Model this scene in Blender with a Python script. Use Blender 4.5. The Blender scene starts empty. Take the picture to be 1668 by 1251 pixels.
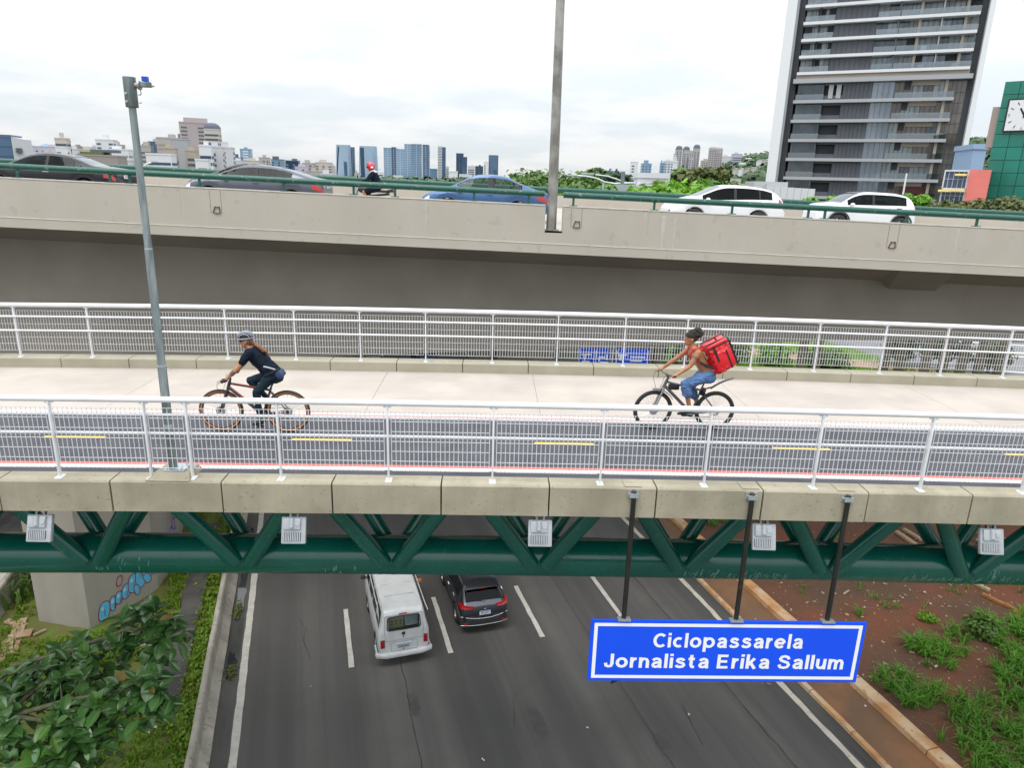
import bpy, bmesh, math, random
from mathutils import Vector, Matrix, noise as mnoise

# ------------------------------------------------------------------ camera
F_PX, YAW, PITCH, ROLL = 1135.091, 0.0317, 0.2789, -0.0293
IMG_W, IMG_H, CAM_Z = 1668.0, 1251.0, 4.23
GZ = -11.0                                   # level of the expressway; the footbridge deck is z = 0
scene = bpy.context.scene
COL = scene.collection
_cy, _sy, _cp, _sp = math.cos(YAW), math.sin(YAW), math.cos(PITCH), math.sin(PITCH)
FWD = Vector((_sy * _cp, _cy * _cp, -_sp))
_right = Vector((_cy, -_sy, 0)); _down = FWD.cross(_right)
R2 = math.cos(ROLL) * _right + math.sin(ROLL) * _down
D2 = -math.sin(ROLL) * _right + math.cos(ROLL) * _down
CAM = Vector((0, 0, CAM_Z))

def ray(px, py):
    return R2 * ((px - IMG_W / 2) / F_PX) + D2 * ((py - IMG_H / 2) / F_PX) + FWD
def at_y(px, py, Y):
    d = ray(px, py); return CAM + d * (Y / d.y)
def at_z(px, py, Z):
    d = ray(px, py); return CAM + d * ((Z - CAM_Z) / d.z)
def at_depth(px, py, dep):
    return CAM + ray(px, py) * dep

cam_data = bpy.data.cameras.new("camera")
cam = bpy.data.objects.new("camera", cam_data)
COL.objects.link(cam)
cam_data.sensor_fit = 'HORIZONTAL'
cam_data.sensor_width = 36.0
cam_data.lens = 36.0 * F_PX / IMG_W
cam_data.clip_start = 0.1
cam_data.clip_end = 20000.0
m3 = Matrix((R2, -D2, -FWD)).transposed()
cam.matrix_world = Matrix.Translation(CAM) @ m3.to_4x4()
scene.camera = cam

# ------------------------------------------------------------------ sky, sun, exposure
SUN_EL, SUN_AZ = math.radians(66), math.radians(215)      # azimuth clockwise from +Y
world = bpy.data.worlds.new("World"); scene.world = world
world.use_nodes = True
nt = world.node_tree; nt.nodes.clear()
def wn(t, **kw):
    n = nt.nodes.new(t)
    for k, v in kw.items(): setattr(n, k, v)
    return n
def wmath(op, a, b=None):
    n = wn('ShaderNodeMath', operation=op)
    for i, v in enumerate((a, b)):
        if v is None: continue
        if isinstance(v, (int, float)): n.inputs[i].default_value = v
        else: nt.links.new(v, n.inputs[i])
    return n.outputs[0]
tc = wn('ShaderNodeTexCoord')
sep = wn('ShaderNodeSeparateXYZ'); nt.links.new(tc.outputs['Generated'], sep.inputs[0])
zc = wmath('MAXIMUM', sep.outputs['Z'], 0.0)
den = wmath('ADD', zc, 0.16)
comb = wn('ShaderNodeCombineXYZ')
nt.links.new(wmath('DIVIDE', sep.outputs['X'], den), comb.inputs[0])
nt.links.new(wmath('DIVIDE', sep.outputs['Y'], den), comb.inputs[1])
n1 = wn('ShaderNodeTexNoise'); n1.inputs['Scale'].default_value = 1.15; n1.inputs['Detail'].default_value = 7; n1.inputs['Roughness'].default_value = 0.55
nt.links.new(comb.outputs[0], n1.inputs['Vector'])
mr = wn('ShaderNodeMapRange'); mr.inputs['From Min'].default_value = 0.38; mr.inputs['From Max'].default_value = 0.60
mr.interpolation_type = 'SMOOTHSTEP'
nt.links.new(n1.outputs['Fac'], mr.inputs['Value'])
mixc = wn('ShaderNodeMix', data_type='RGBA')
nt.links.new(mr.outputs[0], mixc.inputs['Factor'])
mixc.inputs['A'].default_value = (8.4, 9.0, 9.45, 1)       # thinner, bluish cloud
mixc.inputs['B'].default_value = (10.1, 10.2, 10.3, 1)    # bright cloud
lum = wmath('MULTIPLY', wmath('ADD', wmath('MULTIPLY', zc, 2.2), 1.0), 0.77)   # overcast sky: zenith three times the horizon
scl = wn('ShaderNodeVectorMath', operation='SCALE')
nt.links.new(mixc.outputs['Result'], scl.inputs[0]); nt.links.new(lum, scl.inputs['Scale'])
sky = wn('ShaderNodeTexSky'); sky.sky_type = 'NISHITA'; sky.sun_disc = False
sky.sun_elevation = SUN_EL; sky.sun_rotation = SUN_AZ
mixs = wn('ShaderNodeMix', data_type='RGBA'); mixs.inputs['Factor'].default_value = 0.9
nt.links.new(sky.outputs[0], mixs.inputs['A']); nt.links.new(scl.outputs[0], mixs.inputs['B'])
bg = wn('ShaderNodeBackground'); bg.inputs['Strength'].default_value = 0.115
nt.links.new(mixs.outputs['Result'], bg.inputs['Color'])
wo = wn('ShaderNodeOutputWorld'); nt.links.new(bg.outputs[0], wo.inputs[0])

sun_d = bpy.data.lights.new("sun", 'SUN'); sun_d.energy = 1.5; sun_d.angle = math.radians(30); sun_d.color = (1.0, 0.96, 0.9)
sun = bpy.data.objects.new("sun", sun_d); COL.objects.link(sun)
sdir = Vector((math.sin(SUN_AZ) * math.cos(SUN_EL), math.cos(SUN_AZ) * math.cos(SUN_EL), math.sin(SUN_EL)))
sun.rotation_euler = (-sdir).to_track_quat('-Z', 'Y').to_euler()
sun.location = (0, 0, 60)

scene.view_settings.view_transform = 'Standard'
scene.view_settings.look = 'None'
scene.view_settings.exposure = 0.0
scene.view_settings.gamma = 1.0
scene.view_settings.use_curve_mapping = False
scene.cycles.max_bounces = 8
scene.cycles.transparent_max_bounces = 12
scene.cycles.use_denoising = True

# ------------------------------------------------------------------ helpers
rnd = random.Random(11)
def srgb(r, g, b):
    f = lambda c: (c / 255.0) / 12.92 if c <= 10 else (((c / 255.0) + 0.055) / 1.055) ** 2.4
    return (f(r), f(g), f(b))

def mat(name, c1, c2=None, scale=4.0, rough=0.6, metal=0.0, bump=0.0, bscale=None, spec=0.5, coat=0.0,
        stretch=None, rot=0.0, pits=None, detail=5, lo=0.35, hi=0.65, stain=None, island=None, rib=None, transl=0.0,
        alpha=None, second=None, roughvar=0.0):
    """procedural material in world space: c1/c2 mottled by noise, pits = (colour, scale, amount),
    stain = (colour, scale_xyz, amount), island = (colour, amount) varies each loose piece"""
    m = bpy.data.materials.new(name); m.use_nodes = True
    t = m.node_tree; N = t.nodes; L = t.links
    bsdf = N['Principled BSDF']
    bsdf.inputs['Roughness'].default_value = rough
    bsdf.inputs['Metallic'].default_value = metal
    bsdf.inputs['Specular IOR Level'].default_value = spec
    if coat: bsdf.inputs['Coat Weight'].default_value = coat; bsdf.inputs['Coat Roughness'].default_value = 0.04
    geo = N.new('ShaderNodeNewGeometry')
    mp = N.new('ShaderNodeMapping'); L.new(geo.outputs['Position'], mp.inputs['Vector'])
    mp.inputs['Rotation'].default_value = (0, 0, rot)
    if stretch:
        m1 = mp; mp = N.new('ShaderNodeMapping'); L.new(m1.outputs[0], mp.inputs['Vector']); mp.inputs['Scale'].default_value = stretch
    def noise(sc, det=detail, vec=mp.outputs[0], rg=0.55):
        n = N.new('ShaderNodeTexNoise'); n.inputs['Scale'].default_value = sc; n.inputs['Detail'].default_value = det
        n.inputs['Roughness'].default_value = rg; L.new(vec, n.inputs['Vector']); return n.outputs['Fac']
    def rng(v, a, b, c=0.0, d=1.0):
        r = N.new('ShaderNodeMapRange'); r.inputs['From Min'].default_value = a; r.inputs['From Max'].default_value = b
        r.inputs['To Min'].default_value = c; r.inputs['To Max'].default_value = d; L.new(v, r.inputs['Value']); return r.outputs[0]
    def mix(fac, a, b):
        x = N.new('ShaderNodeMix'); x.data_type = 'RGBA'
        if isinstance(fac, float): x.inputs['Factor'].default_value = fac
        else: L.new(fac, x.inputs['Factor'])
        for k, v in (('A', a), ('B', b)):
            if isinstance(v, tuple): x.inputs[k].default_value = (*v[:3], 1)
            else: L.new(v, x.inputs[k])
        return x.outputs['Result']
    col = c1
    if c2: col = mix(rng(noise(scale), lo, hi), c1, c2)
    if second: col = mix(rng(noise(second[1], 4, geo.outputs['Position']), 0.45, 0.62, 0.0, second[2]), col, second[0])
    if stain:
        m2 = N.new('ShaderNodeMapping'); L.new(geo.outputs['Position'], m2.inputs['Vector']); m2.inputs['Rotation'].default_value = (0, 0, rot)
        mp2 = N.new('ShaderNodeMapping'); L.new(m2.outputs[0], mp2.inputs['Vector']); mp2.inputs['Scale'].default_value = stain[1]
        col = mix(rng(noise(1.0, 6, mp2.outputs[0], 0.6), 0.48, 0.75, 0.0, stain[2]), col, stain[0])
    if pits:
        col = mix(rng(noise(pits[1], 2, geo.outputs['Position']), 0.64, 0.69, 0.0, pits[2]), col, pits[0])
    if island:
        oi = N.new('ShaderNodeObjectInfo'); fr = N.new('ShaderNodeMath'); fr.operation = 'ADD'; L.new(geo.outputs['Random Per Island'], fr.inputs[0]); L.new(oi.outputs['Random'], fr.inputs[1])
        f2 = N.new('ShaderNodeMath'); f2.operation = 'FRACT'; L.new(fr.outputs[0], f2.inputs[0])
        col = mix(rng(f2.outputs[0], 0.0, 1.0, 0.0, island[1]), col, island[0])
    if rib:
        at = N.new('ShaderNodeAttribute'); at.attribute_name = 'rib'
        col = mix(rng(at.outputs['Fac'], 0.55, 1.0, 0.0, 0.8), col, rib)
    if isinstance(col, tuple): bsdf.inputs['Base Color'].default_value = (*col, 1)
    else: L.new(col, bsdf.inputs['Base Color'])
    if roughvar:
        L.new(rng(noise(scale * 1.7), 0.3, 0.7, max(0.02, rough - roughvar), min(1, rough + roughvar)), bsdf.inputs['Roughness'])
    if bump:
        b = N.new('ShaderNodeBump'); b.inputs['Strength'].default_value = bump; b.inputs['Distance'].default_value = 0.02
        L.new(noise(bscale or scale * 6, 6), b.inputs['Height']); L.new(b.outputs[0], bsdf.inputs['Normal'])
    if transl:
        tr = N.new('ShaderNodeBsdfTranslucent')
        if isinstance(col, tuple): tr.inputs['Color'].default_value = (*col, 1)
        else: L.new(col, tr.inputs['Color'])
        ms = N.new('ShaderNodeMixShader'); ms.inputs[0].default_value = transl
        L.new(bsdf.outputs[0], ms.inputs[1]); L.new(tr.outputs[0], ms.inputs[2])
        L.new(ms.outputs[0], N['Material Output'].inputs['Surface'])
    return m

def glass(name, tint, refl=0.12):
    m = bpy.data.materials.new(name); m.use_nodes = True
    t = m.node_tree; N = t.nodes; L = t.links; N.remove(N['Principled BSDF'])
    tr = N.new('ShaderNodeBsdfTransparent'); tr.inputs['Color'].default_value = (*tint, 1)
    gl = N.new('ShaderNodeBsdfGlossy'); gl.inputs['Roughness'].default_value = 0.03; gl.inputs['Color'].default_value = (0.9, 0.95, 1, 1)
    fc = N.new('ShaderNodeLayerWeight'); lw = N.new('ShaderNodeMath'); lw.operation = 'POWER'; lw.inputs[1].default_value = 4.0; L.new(fc.outputs['Facing'], lw.inputs[0])
    ad = N.new('ShaderNodeMath'); ad.operation = 'ADD'; ad.inputs[1].default_value = refl; L.new(lw.outputs[0], ad.inputs[0])
    mx = N.new('ShaderNodeMixShader'); L.new(ad.outputs[0], mx.inputs[0]); L.new(tr.outputs[0], mx.inputs[1]); L.new(gl.outputs[0], mx.inputs[2])
    L.new(mx.outputs[0], N['Material Output'].inputs['Surface'])
    return m

def tag(o, label=None, cat=None, group=None, kind=None):
    if label: o['label'] = label
    if cat: o['category'] = cat
    if group: o['group'] = group
    if kind: o['kind'] = kind
    return o
def thing(name, label, cat, loc=(0, 0, 0), rotz=0.0, group=None, mw=None):
    o = bpy.data.objects.new(name, None); COL.objects.link(o)
    o.empty_display_size = 0.2
    if mw is not None: o.matrix_world = mw
    else: o.location = loc; o.rotation_euler = (0, 0, rotz)
    return tag(o, label, cat, group)
def world_of(o):
    m = o.matrix_basis.copy() if o.parent is None else world_of(o.parent) @ o.matrix_basis
    return m

class MB:
    """collects shapes, then links them as ONE mesh object"""
    def __init__(s): s.v = []; s.f = []; s.mi = []; s.cur = 0
    def add(s, vs, fs):
        b = len(s.v); s.v += [tuple(p) for p in vs]
        for f in fs: s.f.append(tuple(b + i for i in f)); s.mi.append(s.cur)
        return s
    def box(s, c, d, rz=0.0, mx=None):
        x, y, z = d[0] / 2, d[1] / 2, d[2] / 2
        vs = [Vector((i * x, j * y, k * z)) for k in (-1, 1) for j in (-1, 1) for i in (-1, 1)]
        if mx is not None: vs = [mx @ p for p in vs]
        elif rz: R = Matrix.Rotation(rz, 3, 'Z'); vs = [R @ p for p in vs]
        vs = [p + Vector(c) for p in vs]
        return s.add(vs, [(0, 2, 3, 1), (4, 5, 7, 6), (0, 1, 5, 4), (2, 6, 7, 3), (0, 4, 6, 2), (1, 3, 7, 5)])
    def box2(s, a, b):
        return s.box([(a[i] + b[i]) / 2 for i in range(3)], [abs(b[i] - a[i]) for i in range(3)])
    def cbox(s, c, d, ch=0.01, mx=None):
        """box with chamfered edges"""
        hx, hy, hz = d[0] / 2, d[1] / 2, d[2] / 2
        bm = bmesh.new(); bmesh.ops.create_cube(bm, size=1.0)
        for v in bm.verts: v.co = Vector((v.co.x * d[0], v.co.y * d[1], v.co.z * d[2]))
        bmesh.ops.bevel(bm, geom=bm.edges[:], offset=ch, segments=2, affect='EDGES', profile=0.6)
        bm.verts.index_update()
        vs = [(mx @ v.co if mx is not None else v.co) + Vector(c) for v in bm.verts]
        fs = [[v.index for v in f.verts] for f in bm.faces]; bm.free()
        return s.add(vs, fs)
    def tube(s, pts, r, n=10, cap=True, closed=False):
        pts = [Vector(p) for p in pts]; k = len(pts)
        rr = r if isinstance(r, (list, tuple)) else [r] * k
        b = len(s.v); up = None; vs = []; fs = []
        for i, p in enumerate(pts):
            if closed: d = pts[(i + 1) % k] - pts[i - 1]
            else: d = (pts[min(i + 1, k - 1)] - pts[max(i - 1, 0)])
            d.normalize()
            if up is None: up = Vector((0, 0, 1)) if abs(d.z) < 0.9 else Vector((1, 0, 0))
            a = d.cross(up).normalized(); up = a.cross(d).normalized()
            for j in range(n):
                t = 2 * math.pi * j / n
                vs.append(p + (a * math.cos(t) + up * math.sin(t)) * rr[i])
        m = k if closed else k - 1
        for i in range(m):
            for j in range(n):
                i2 = (i + 1) % k; j2 = (j + 1) % n
                fs.append((i * n + j, i * n + j2, i2 * n + j2, i2 * n + j))
        if cap and not closed:
            fs.append(tuple(range(n - 1, -1, -1))); fs.append(tuple((k - 1) * n + j for j in range(n)))
        return s.add(vs, fs)
    def lathe(s, prof, n=24, c=(0, 0, 0), axis='Z', arc=None):
        """prof: list of (r, h)"""
        vs = []; fs = []; k = len(prof); c = Vector(c)
        for j in range(n):
            t = 2 * math.pi * j / n; ct, st_ = math.cos(t), math.sin(t)
            for r, h in prof:
                p = (r * ct, r * st_, h) if axis == 'Z' else ((r * ct, h, r * st_) if axis == 'Y' else (h, r * ct, r * st_))
                vs.append(Vector(p) + c)
        for j in range(n):
            for i in range(k - 1):
                j2 = (j + 1) % n
                fs.append((j * k + i, j2 * k + i, j2 * k + i + 1, j * k + i + 1))
        return s.add(vs, fs)
    def ell(s, c, r, nu=14, nv=9, mx=None):
        vs = []; fs = []
        for i in range(nv + 1):
            ph = math.pi * i / nv
            for j in range(nu):
                th = 2 * math.pi * j / nu
                p = Vector((r[0] * math.sin(ph) * math.cos(th), r[1] * math.sin(ph) * math.sin(th), r[2] * math.cos(ph)))
                vs.append((mx @ p if mx is not None else p) + Vector(c))
        for i in range(nv):
            for j in range(nu):
                j2 = (j + 1) % nu
                fs.append((i * nu + j, (i + 1) * nu + j, (i + 1) * nu + j2, i * nu + j2))
        return s.add(vs, fs)
    def prism(s, poly, z0, z1):
        n = len(poly); vs = [(x, y, z0) for x, y in poly] + [(x, y, z1) for x, y in poly]
        fs = [tuple(range(n - 1, -1, -1)), tuple(range(n, 2 * n))] + [(i, (i + 1) % n, n + (i + 1) % n, n + i) for i in range(n)]
        return s.add(vs, fs)
    def extrude(s, poly3, d):
        """closed planar polygon of 3-D points extruded by vector d"""
        n = len(poly3); d = Vector(d)
        vs = [Vector(p) for p in poly3] + [Vector(p) + d for p in poly3]
        fs = [tuple(range(n - 1, -1, -1)), tuple(range(n, 2 * n))] + [(i, (i + 1) % n, n + (i + 1) % n, n + i) for i in range(n)]
        return s.add(vs, fs)
    def sweep(s, prof, xs, fn):
        """prof points joined along xs; fn(x, p) -> 3-D point; closed profile, capped"""
        n = len(prof); k = len(xs); vs = [fn(x, p) for x in xs for p in prof]; fs = []
        for i in range(k - 1):
            for j in range(n):
                j2 = (j + 1) % n
                fs.append((i * n + j, (i + 1) * n + j, (i + 1) * n + j2, i * n + j2))
        fs.append(tuple(range(n))); fs.append(tuple((k - 1) * n + j for j in range(n - 1, -1, -1)))
        return s.add(vs, fs)
    def grid(s, rows):
        n = len(rows[0]); vs = [p for r in rows for p in r]
        fs = [(i * n + j, i * n + j + 1, (i + 1) * n + j + 1, (i + 1) * n + j) for i in range(len(rows) - 1) for j in range(n - 1)]
        return s.add(vs, fs)
    def build(s, name, mats, parent=None, smooth=None, local=False, fix=True):
        """local=False: coordinates are world ones and are turned into the parent's frame"""
        me = bpy.data.meshes.new(name)
        vs = s.v
        if parent is not None and not local:
            inv = world_of(parent).inverted(); vs = [inv @ Vector(p) for p in vs]
        me.from_pydata([tuple(p) for p in vs], [], s.f)
        ms = mats if isinstance(mats, (list, tuple)) else [mats]
        for m in ms: me.materials.append(m)
        if len(ms) > 1: me.polygons.foreach_set('material_index', s.mi)
        if fix:
            bm = bmesh.new(); bm.from_mesh(me); bmesh.ops.recalc_face_normals(bm, faces=bm.faces[:]); bm.to_mesh(me); bm.free()
        if smooth is not None:
            me.polygons.foreach_set('use_smooth', [True] * len(me.polygons))
            if smooth < 179: me.set_sharp_from_angle(angle=math.radians(smooth))
        me.update()
        o = bpy.data.objects.new(name, me); COL.objects.link(o)
        if parent is not None: o.parent = parent
        return o
def dup_tree(o, parent=None):
    c = o.copy(); COL.objects.link(c)
    if parent is not None: c.parent = parent
    for ch in list(o.children): dup_tree(ch, c)
    return c
def put(src, parent, loc=(0, 0, 0), rot=None, scale=None):
    """another piece that shares src's mesh"""
    c = src.copy(); COL.objects.link(c); c.parent = parent; c.location = loc
    if rot is not None: c.rotation_euler = rot
    if scale is not None: c.scale = scale
    return c
def struct(o): o['kind'] = 'structure'; return o
def stuff(o): o['kind'] = 'stuff'; return o
def interp(keys, x):
    if x <= keys[0][0]: return keys[0][1]
    for (x0, y0), (x1, y1) in zip(keys, keys[1:]):
        if x <= x1:
            return y0 + (y1 - y0) * (x - x0) / (x1 - x0)
    return keys[-1][1]
def smooth_interp(keys, x):
    """monotone cubic through keys"""
    n = len(keys)
    if x <= keys[0][0]: return keys[0][1]
    if x >= keys[-1][0]: return keys[-1][1]
    d = [(keys[i + 1][1] - keys[i][1]) / (keys[i + 1][0] - keys[i][0]) for i in range(n - 1)]
    m = [d[0]] + [0 if d[i - 1] * d[i] <= 0 else 2 * d[i - 1] * d[i] / (d[i - 1] + d[i]) for i in range(1, n - 1)] + [d[-1]]
    for i in range(n - 1):
        x0, y0 = keys[i]; x1, y1 = keys[i + 1]
        if x <= x1:
            h = x1 - x0; t = (x - x0) / h
            return ((2 * t ** 3 - 3 * t ** 2 + 1) * y0 + (t ** 3 - 2 * t ** 2 + t) * h * m[i] + (-2 * t ** 3 + 3 * t ** 2) * y1 + (t ** 3 - t ** 2) * h * m[i + 1])

# road frame: s along the expressway, t across it
RA = math.radians(14.9)
RU = Vector((-math.sin(RA), math.cos(RA), 0)); RW = Vector((math.cos(RA), math.sin(RA), 0))
def st(s, t, z=GZ): return RU * s + RW * t + Vector((0, 0, z))

# ------------------------------------------------------------------ materials
G = {}
G['asphalt'] = mat('road_asphalt', (0.066, 0.064, 0.063), (0.122, 0.117, 0.110), scale=1.0, rough=0.75, bump=0.3, bscale=40, stretch=(0.75, 0.022, 1), rot=-RA, detail=4, stain=((0.055, 0.053, 0.05), (1.6, .02, 1), .55),
                   pits=((0.05, 0.05, 0.05), 9, 0.25), second=((0.085, 0.08, 0.076), 0.5, 0.5))
G['asphalt_old'] = mat('old_asphalt', (0.07, 0.068, 0.065), (0.13, 0.125, 0.115), scale=0.9, rough=0.92, bump=0.4, bscale=30, second=((0.03, 0.03, 0.03), 0.8, 0.7))
G['gutter'] = mat('gutter_concrete', (0.045, 0.045, 0.043), (0.12, 0.118, 0.11), scale=0.8, rough=0.85, bump=0.3, bscale=25, stretch=(1, 0.25, 1), rot=-RA)
G['puddle'] = mat('puddle_water', (0.03, 0.035, 0.04), rough=0.03, spec=0.8)
G['bike_asphalt'] = mat('bike_lane_asphalt', (0.046, 0.047, 0.06), (0.066, 0.067, 0.08), scale=2, rough=0.8, bump=0.25, bscale=90)
G['paint_white'] = mat('road_paint_white', (0.82, 0.82, 0.80), (0.7, 0.7, 0.67), scale=6, rough=0.6, pits=((0.35, 0.35, 0.33), 14, 0.5))
G['lane_white'] = mat('lane_paint_white', (0.62, 0.60, 0.55), (0.5, 0.48, 0.44), scale=3, rough=0.7, pits=((0.25, 0.24, 0.22), 12, 0.6))
G['edge_paint'] = mat('edge_paint_dirty', (0.5, 0.45, 0.37), (0.6, 0.56, 0.48), scale=2, rough=0.7, pits=((0.25, 0.2, 0.14), 6, 0.7))
G['paint_red'] = mat('road_paint_red', (0.62, 0.17, 0.14), (0.55, 0.13, 0.11), scale=5, rough=0.65)
G['paint_yellow'] = mat('road_paint_yellow', (0.80, 0.50, 0.045), (0.72, 0.42, 0.03), scale=9, rough=0.65)
G['walk'] = mat('sidewalk_concrete', (0.455, 0.405, 0.36), (0.395, 0.352, 0.315), scale=0.55, rough=0.85, bump=0.12, bscale=40, second=((0.35, 0.315, 0.285), 0.9, 0.5),
                stain=((0.52, 0.46, 0.42), (0.3, 0.9, 1), 0.4))
G['kerb'] = mat('kerb_concrete', (0.37, 0.335, 0.25), (0.275, 0.25, 0.185), scale=1.6, rough=0.85, bump=0.15, bscale=30, pits=((0.11, 0.10, 0.075), 15, 0.38),
                stain=((0.20, 0.175, 0.12), (2.5, 2.5, 0.35), 0.4))
G['kerb_far'] = mat('far_kerb_concrete', (0.36, 0.335, 0.26), (0.31, 0.29, 0.22), scale=1.5, rough=0.85, bump=0.1, bscale=30)
G['parapet'] = mat('painted_parapet', (0.46, 0.42, 0.36), (0.425, 0.388, 0.332), scale=0.5, rough=0.85, bump=0.06, bscale=20,
                   stain=((0.48, 0.455, 0.42), (2.2, 2.2, 0.10), 0.3), pits=((0.18, 0.16, 0.14), 3.3, 0.15))
G['parapet_top'] = mat('parapet_coping', (0.62, 0.59, 0.53), (0.5, 0.47, 0.42), scale=3, rough=0.85)
G['girder'] = mat('girder_concrete', (0.30, 0.27, 0.235), (0.265, 0.238, 0.207), scale=0.35, rough=0.9, bump=0.06, bscale=12, second=((0.235, 0.21, 0.182), 0.45, 0.6), stain=((0.22, 0.197, 0.172), (0.12, 0.12, 1.6), 0.35))
G['vroad'] = mat('viaduct_paving', (0.42, 0.385, 0.345), (0.37, 0.34, 0.3), scale=0.6, rough=0.9)
G['pier'] = mat('pier_concrete', (0.40, 0.37, 0.32), (0.345, 0.32, 0.28), scale=0.6, rough=0.9, bump=0.08, bscale=18, stain=((0.27, 0.25, 0.22), (1.5, 1.5, 0.15), 0.4))
G['barrier'] = mat('barrier_concrete', (0.47, 0.44, 0.38), (0.33, 0.31, 0.26), scale=1.3, rough=0.9, bump=0.3, bscale=14, pits=((0.14, 0.12, 0.1), 5, 0.6), stain=((0.17, 0.16, 0.13), (1.2, 1.2, 0.4), 0.55))
G['dirt_kerb'] = mat('dirt_stained_kerb', (0.62, 0.37, 0.18), (0.46, 0.23, 0.095), scale=1.4, rough=0.9, bump=0.5, bscale=12, pits=((0.25, 0.12, 0.06), 5, 0.6), second=((0.62, 0.52, 0.38), 1.1, 0.7))
G['dirt_path'] = mat('dirty_path', (0.21, 0.115, 0.06), (0.15, 0.095, 0.06), scale=0.5, rough=0.9, bump=0.3, bscale=14, second=((0.30, 0.14, 0.06), 0.5, 0.7), stretch=(1, 0.4, 1), rot=-RA)
G['dirt'] = mat('red_dirt', (0.11, 0.062, 0.04), (0.185, 0.062, 0.031), scale=0.45, rough=0.95, bump=0.8, bscale=9, second=((0.10, 0.062, 0.038), 0.28, 0.85), pits=((0.32, 0.22, 0.14), 16, 0.5), detail=8)
G['soil'] = mat('grassy_soil', (0.115, 0.19, 0.022), (0.13, 0.12, 0.04), scale=1.4, rough=0.95, bump=0.7, bscale=12, detail=8, second=((0.13, 0.12, 0.03), 0.8, 0.5))
G['land'] = mat('far_land', (0.09, 0.10, 0.06), (0.14, 0.135, 0.11), scale=0.02, rough=0.95)
G['rail_white'] = mat('rail_white_paint', (0.74, 0.75, 0.775), (0.64, 0.655, 0.68), scale=2, rough=0.35, spec=0.5)
G['mesh_white'] = mat('mesh_white_paint', (0.66, 0.67, 0.69), rough=0.4)
G['green'] = mat('green_bridge_paint', (0.001, 0.125, 0.093), (0.001, 0.10, 0.074), scale=1.2, rough=0.24, spec=0.5, coat=0.35, pits=((0.10, 0.32, 0.27), 9, 0.12), roughvar=0.06)
G['green_rail'] = mat('green_rail_paint', (0.007, 0.078, 0.056), (0.011, 0.09, 0.066), scale=2, rough=0.4, pits=((0.3, 0.33, 0.3), 9, 0.45))
G['scrape'] = mat('scraped_primer', (0.16, 0.33, 0.28), (0.09, 0.24, 0.19), scale=9, rough=0.7)
G['galv'] = mat('galvanised_steel', (0.27, 0.31, 0.315), (0.13, 0.16, 0.168), scale=5, rough=0.42, metal=0.6, stretch=(3, 3, 0.4), roughvar=0.1)
G['galv_light'] = mat('bright_galvanised', (0.55, 0.6, 0.62), (0.42, 0.47, 0.5), scale=7, rough=0.35, metal=0.6)
G['pole_grey'] = mat('weathered_steel_pole', (0.27, 0.26, 0.24), (0.17, 0.16, 0.145), scale=3, rough=0.5, metal=0.55, stretch=(2, 2, 0.5), second=((0.48, 0.47, 0.45), 1.2, 0.6))
G['black_steel'] = mat('black_steel', (0.012, 0.014, 0.013), (0.02, 0.02, 0.018), scale=5, rough=0.35, spec=0.5, pits=((0.08, 0.06, 0.03), 8, 0.4))
G['rust'] = mat('rusty_iron', (0.09, 0.07, 0.055), (0.15, 0.11, 0.08), scale=9, rough=0.8, metal=0.3)
G['lamp_grey'] = mat('lamp_housing_grey', (0.38, 0.41, 0.44), (0.33, 0.355, 0.375), scale=8, rough=0.45)
G['lamp_dark'] = mat('fin_shade_and_seam', (0.10, 0.11, 0.12), rough=0.6)  # dark tone for painted shade between lamp fins, and for van seams
G['sign_blue'] = mat('sign_blue', (0.004, 0.075, 0.80), (0.005, 0.085, 0.86), scale=0.8, rough=0.45, spec=0.4)
G['sign_white'] = mat('sign_white', (0.84, 0.85, 0.86), rough=0.5)
G['black'] = mat('matte_black', (0.012, 0.012, 0.013), rough=0.6)
G['rubber'] = mat('tyre_rubber', (0.018, 0.018, 0.02), (0.03, 0.03, 0.03), scale=20, rough=0.8)
G['gum'] = mat('tan_tyre_wall', (0.52, 0.20, 0.045), (0.45, 0.16, 0.035), scale=9, rough=0.7)
G['alloy'] = mat('alloy_grey', (0.42, 0.43, 0.45), rough=0.3, metal=0.8)
G['chrome'] = mat('chrome', (0.75, 0.76, 0.78), rough=0.12, metal=1.0)
G['red_lens'] = mat('red_lens', (0.42, 0.008, 0.01), (0.34, 0.007, 0.009), scale=12, rough=0.15, coat=0.5)
G['white_lens'] = mat('white_lens', (0.75, 0.77, 0.8), rough=0.1, coat=0.6)
G['amber_lens'] = mat('amber_lens', (0.7, 0.2, 0.03), rough=0.2)
G['plate_white'] = mat('plate_white', (0.75, 0.76, 0.78), rough=0.4)
G['plate_grey'] = mat('plate_grey', (0.33, 0.40, 0.46), rough=0.4)
G['plate_ink'] = mat('plate_ink', (0.02, 0.025, 0.04), rough=0.5)
G['plastic'] = mat('grey_black_plastic', (0.03, 0.03, 0.032), rough=0.55)
G['seat'] = mat('car_seat_cloth', (0.16, 0.15, 0.15), (0.12, 0.115, 0.115), scale=9, rough=0.9)
G['glass_clear'] = glass('clear_car_glass', (0.62, 0.70, 0.66), 0.02)
G['glass_mid'] = glass('tinted_car_glass', (0.15, 0.19, 0.18), 0.012)
G['glass_dark'] = glass('dark_car_glass', (0.03, 0.034, 0.038), 0.012)
G['glass_rear'] = glass('van_rear_glass', (0.6, 0.68, 0.66), 0.03)
def paint(name, c, c2=None, metal=0.0, rough=0.3): return mat(name, c, c2, scale=30, rough=rough, metal=metal, coat=0.35, spec=0.4)
G['p_dark'] = paint('dark_graphite_paint', (0.011, 0.012, 0.018), metal=0.2)
G['p_grey'] = paint('silver_grey_paint', (0.10, 0.11, 0.14), metal=0.5)
G['p_black'] = paint('black_car_paint', (0.012, 0.013, 0.015))
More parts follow.
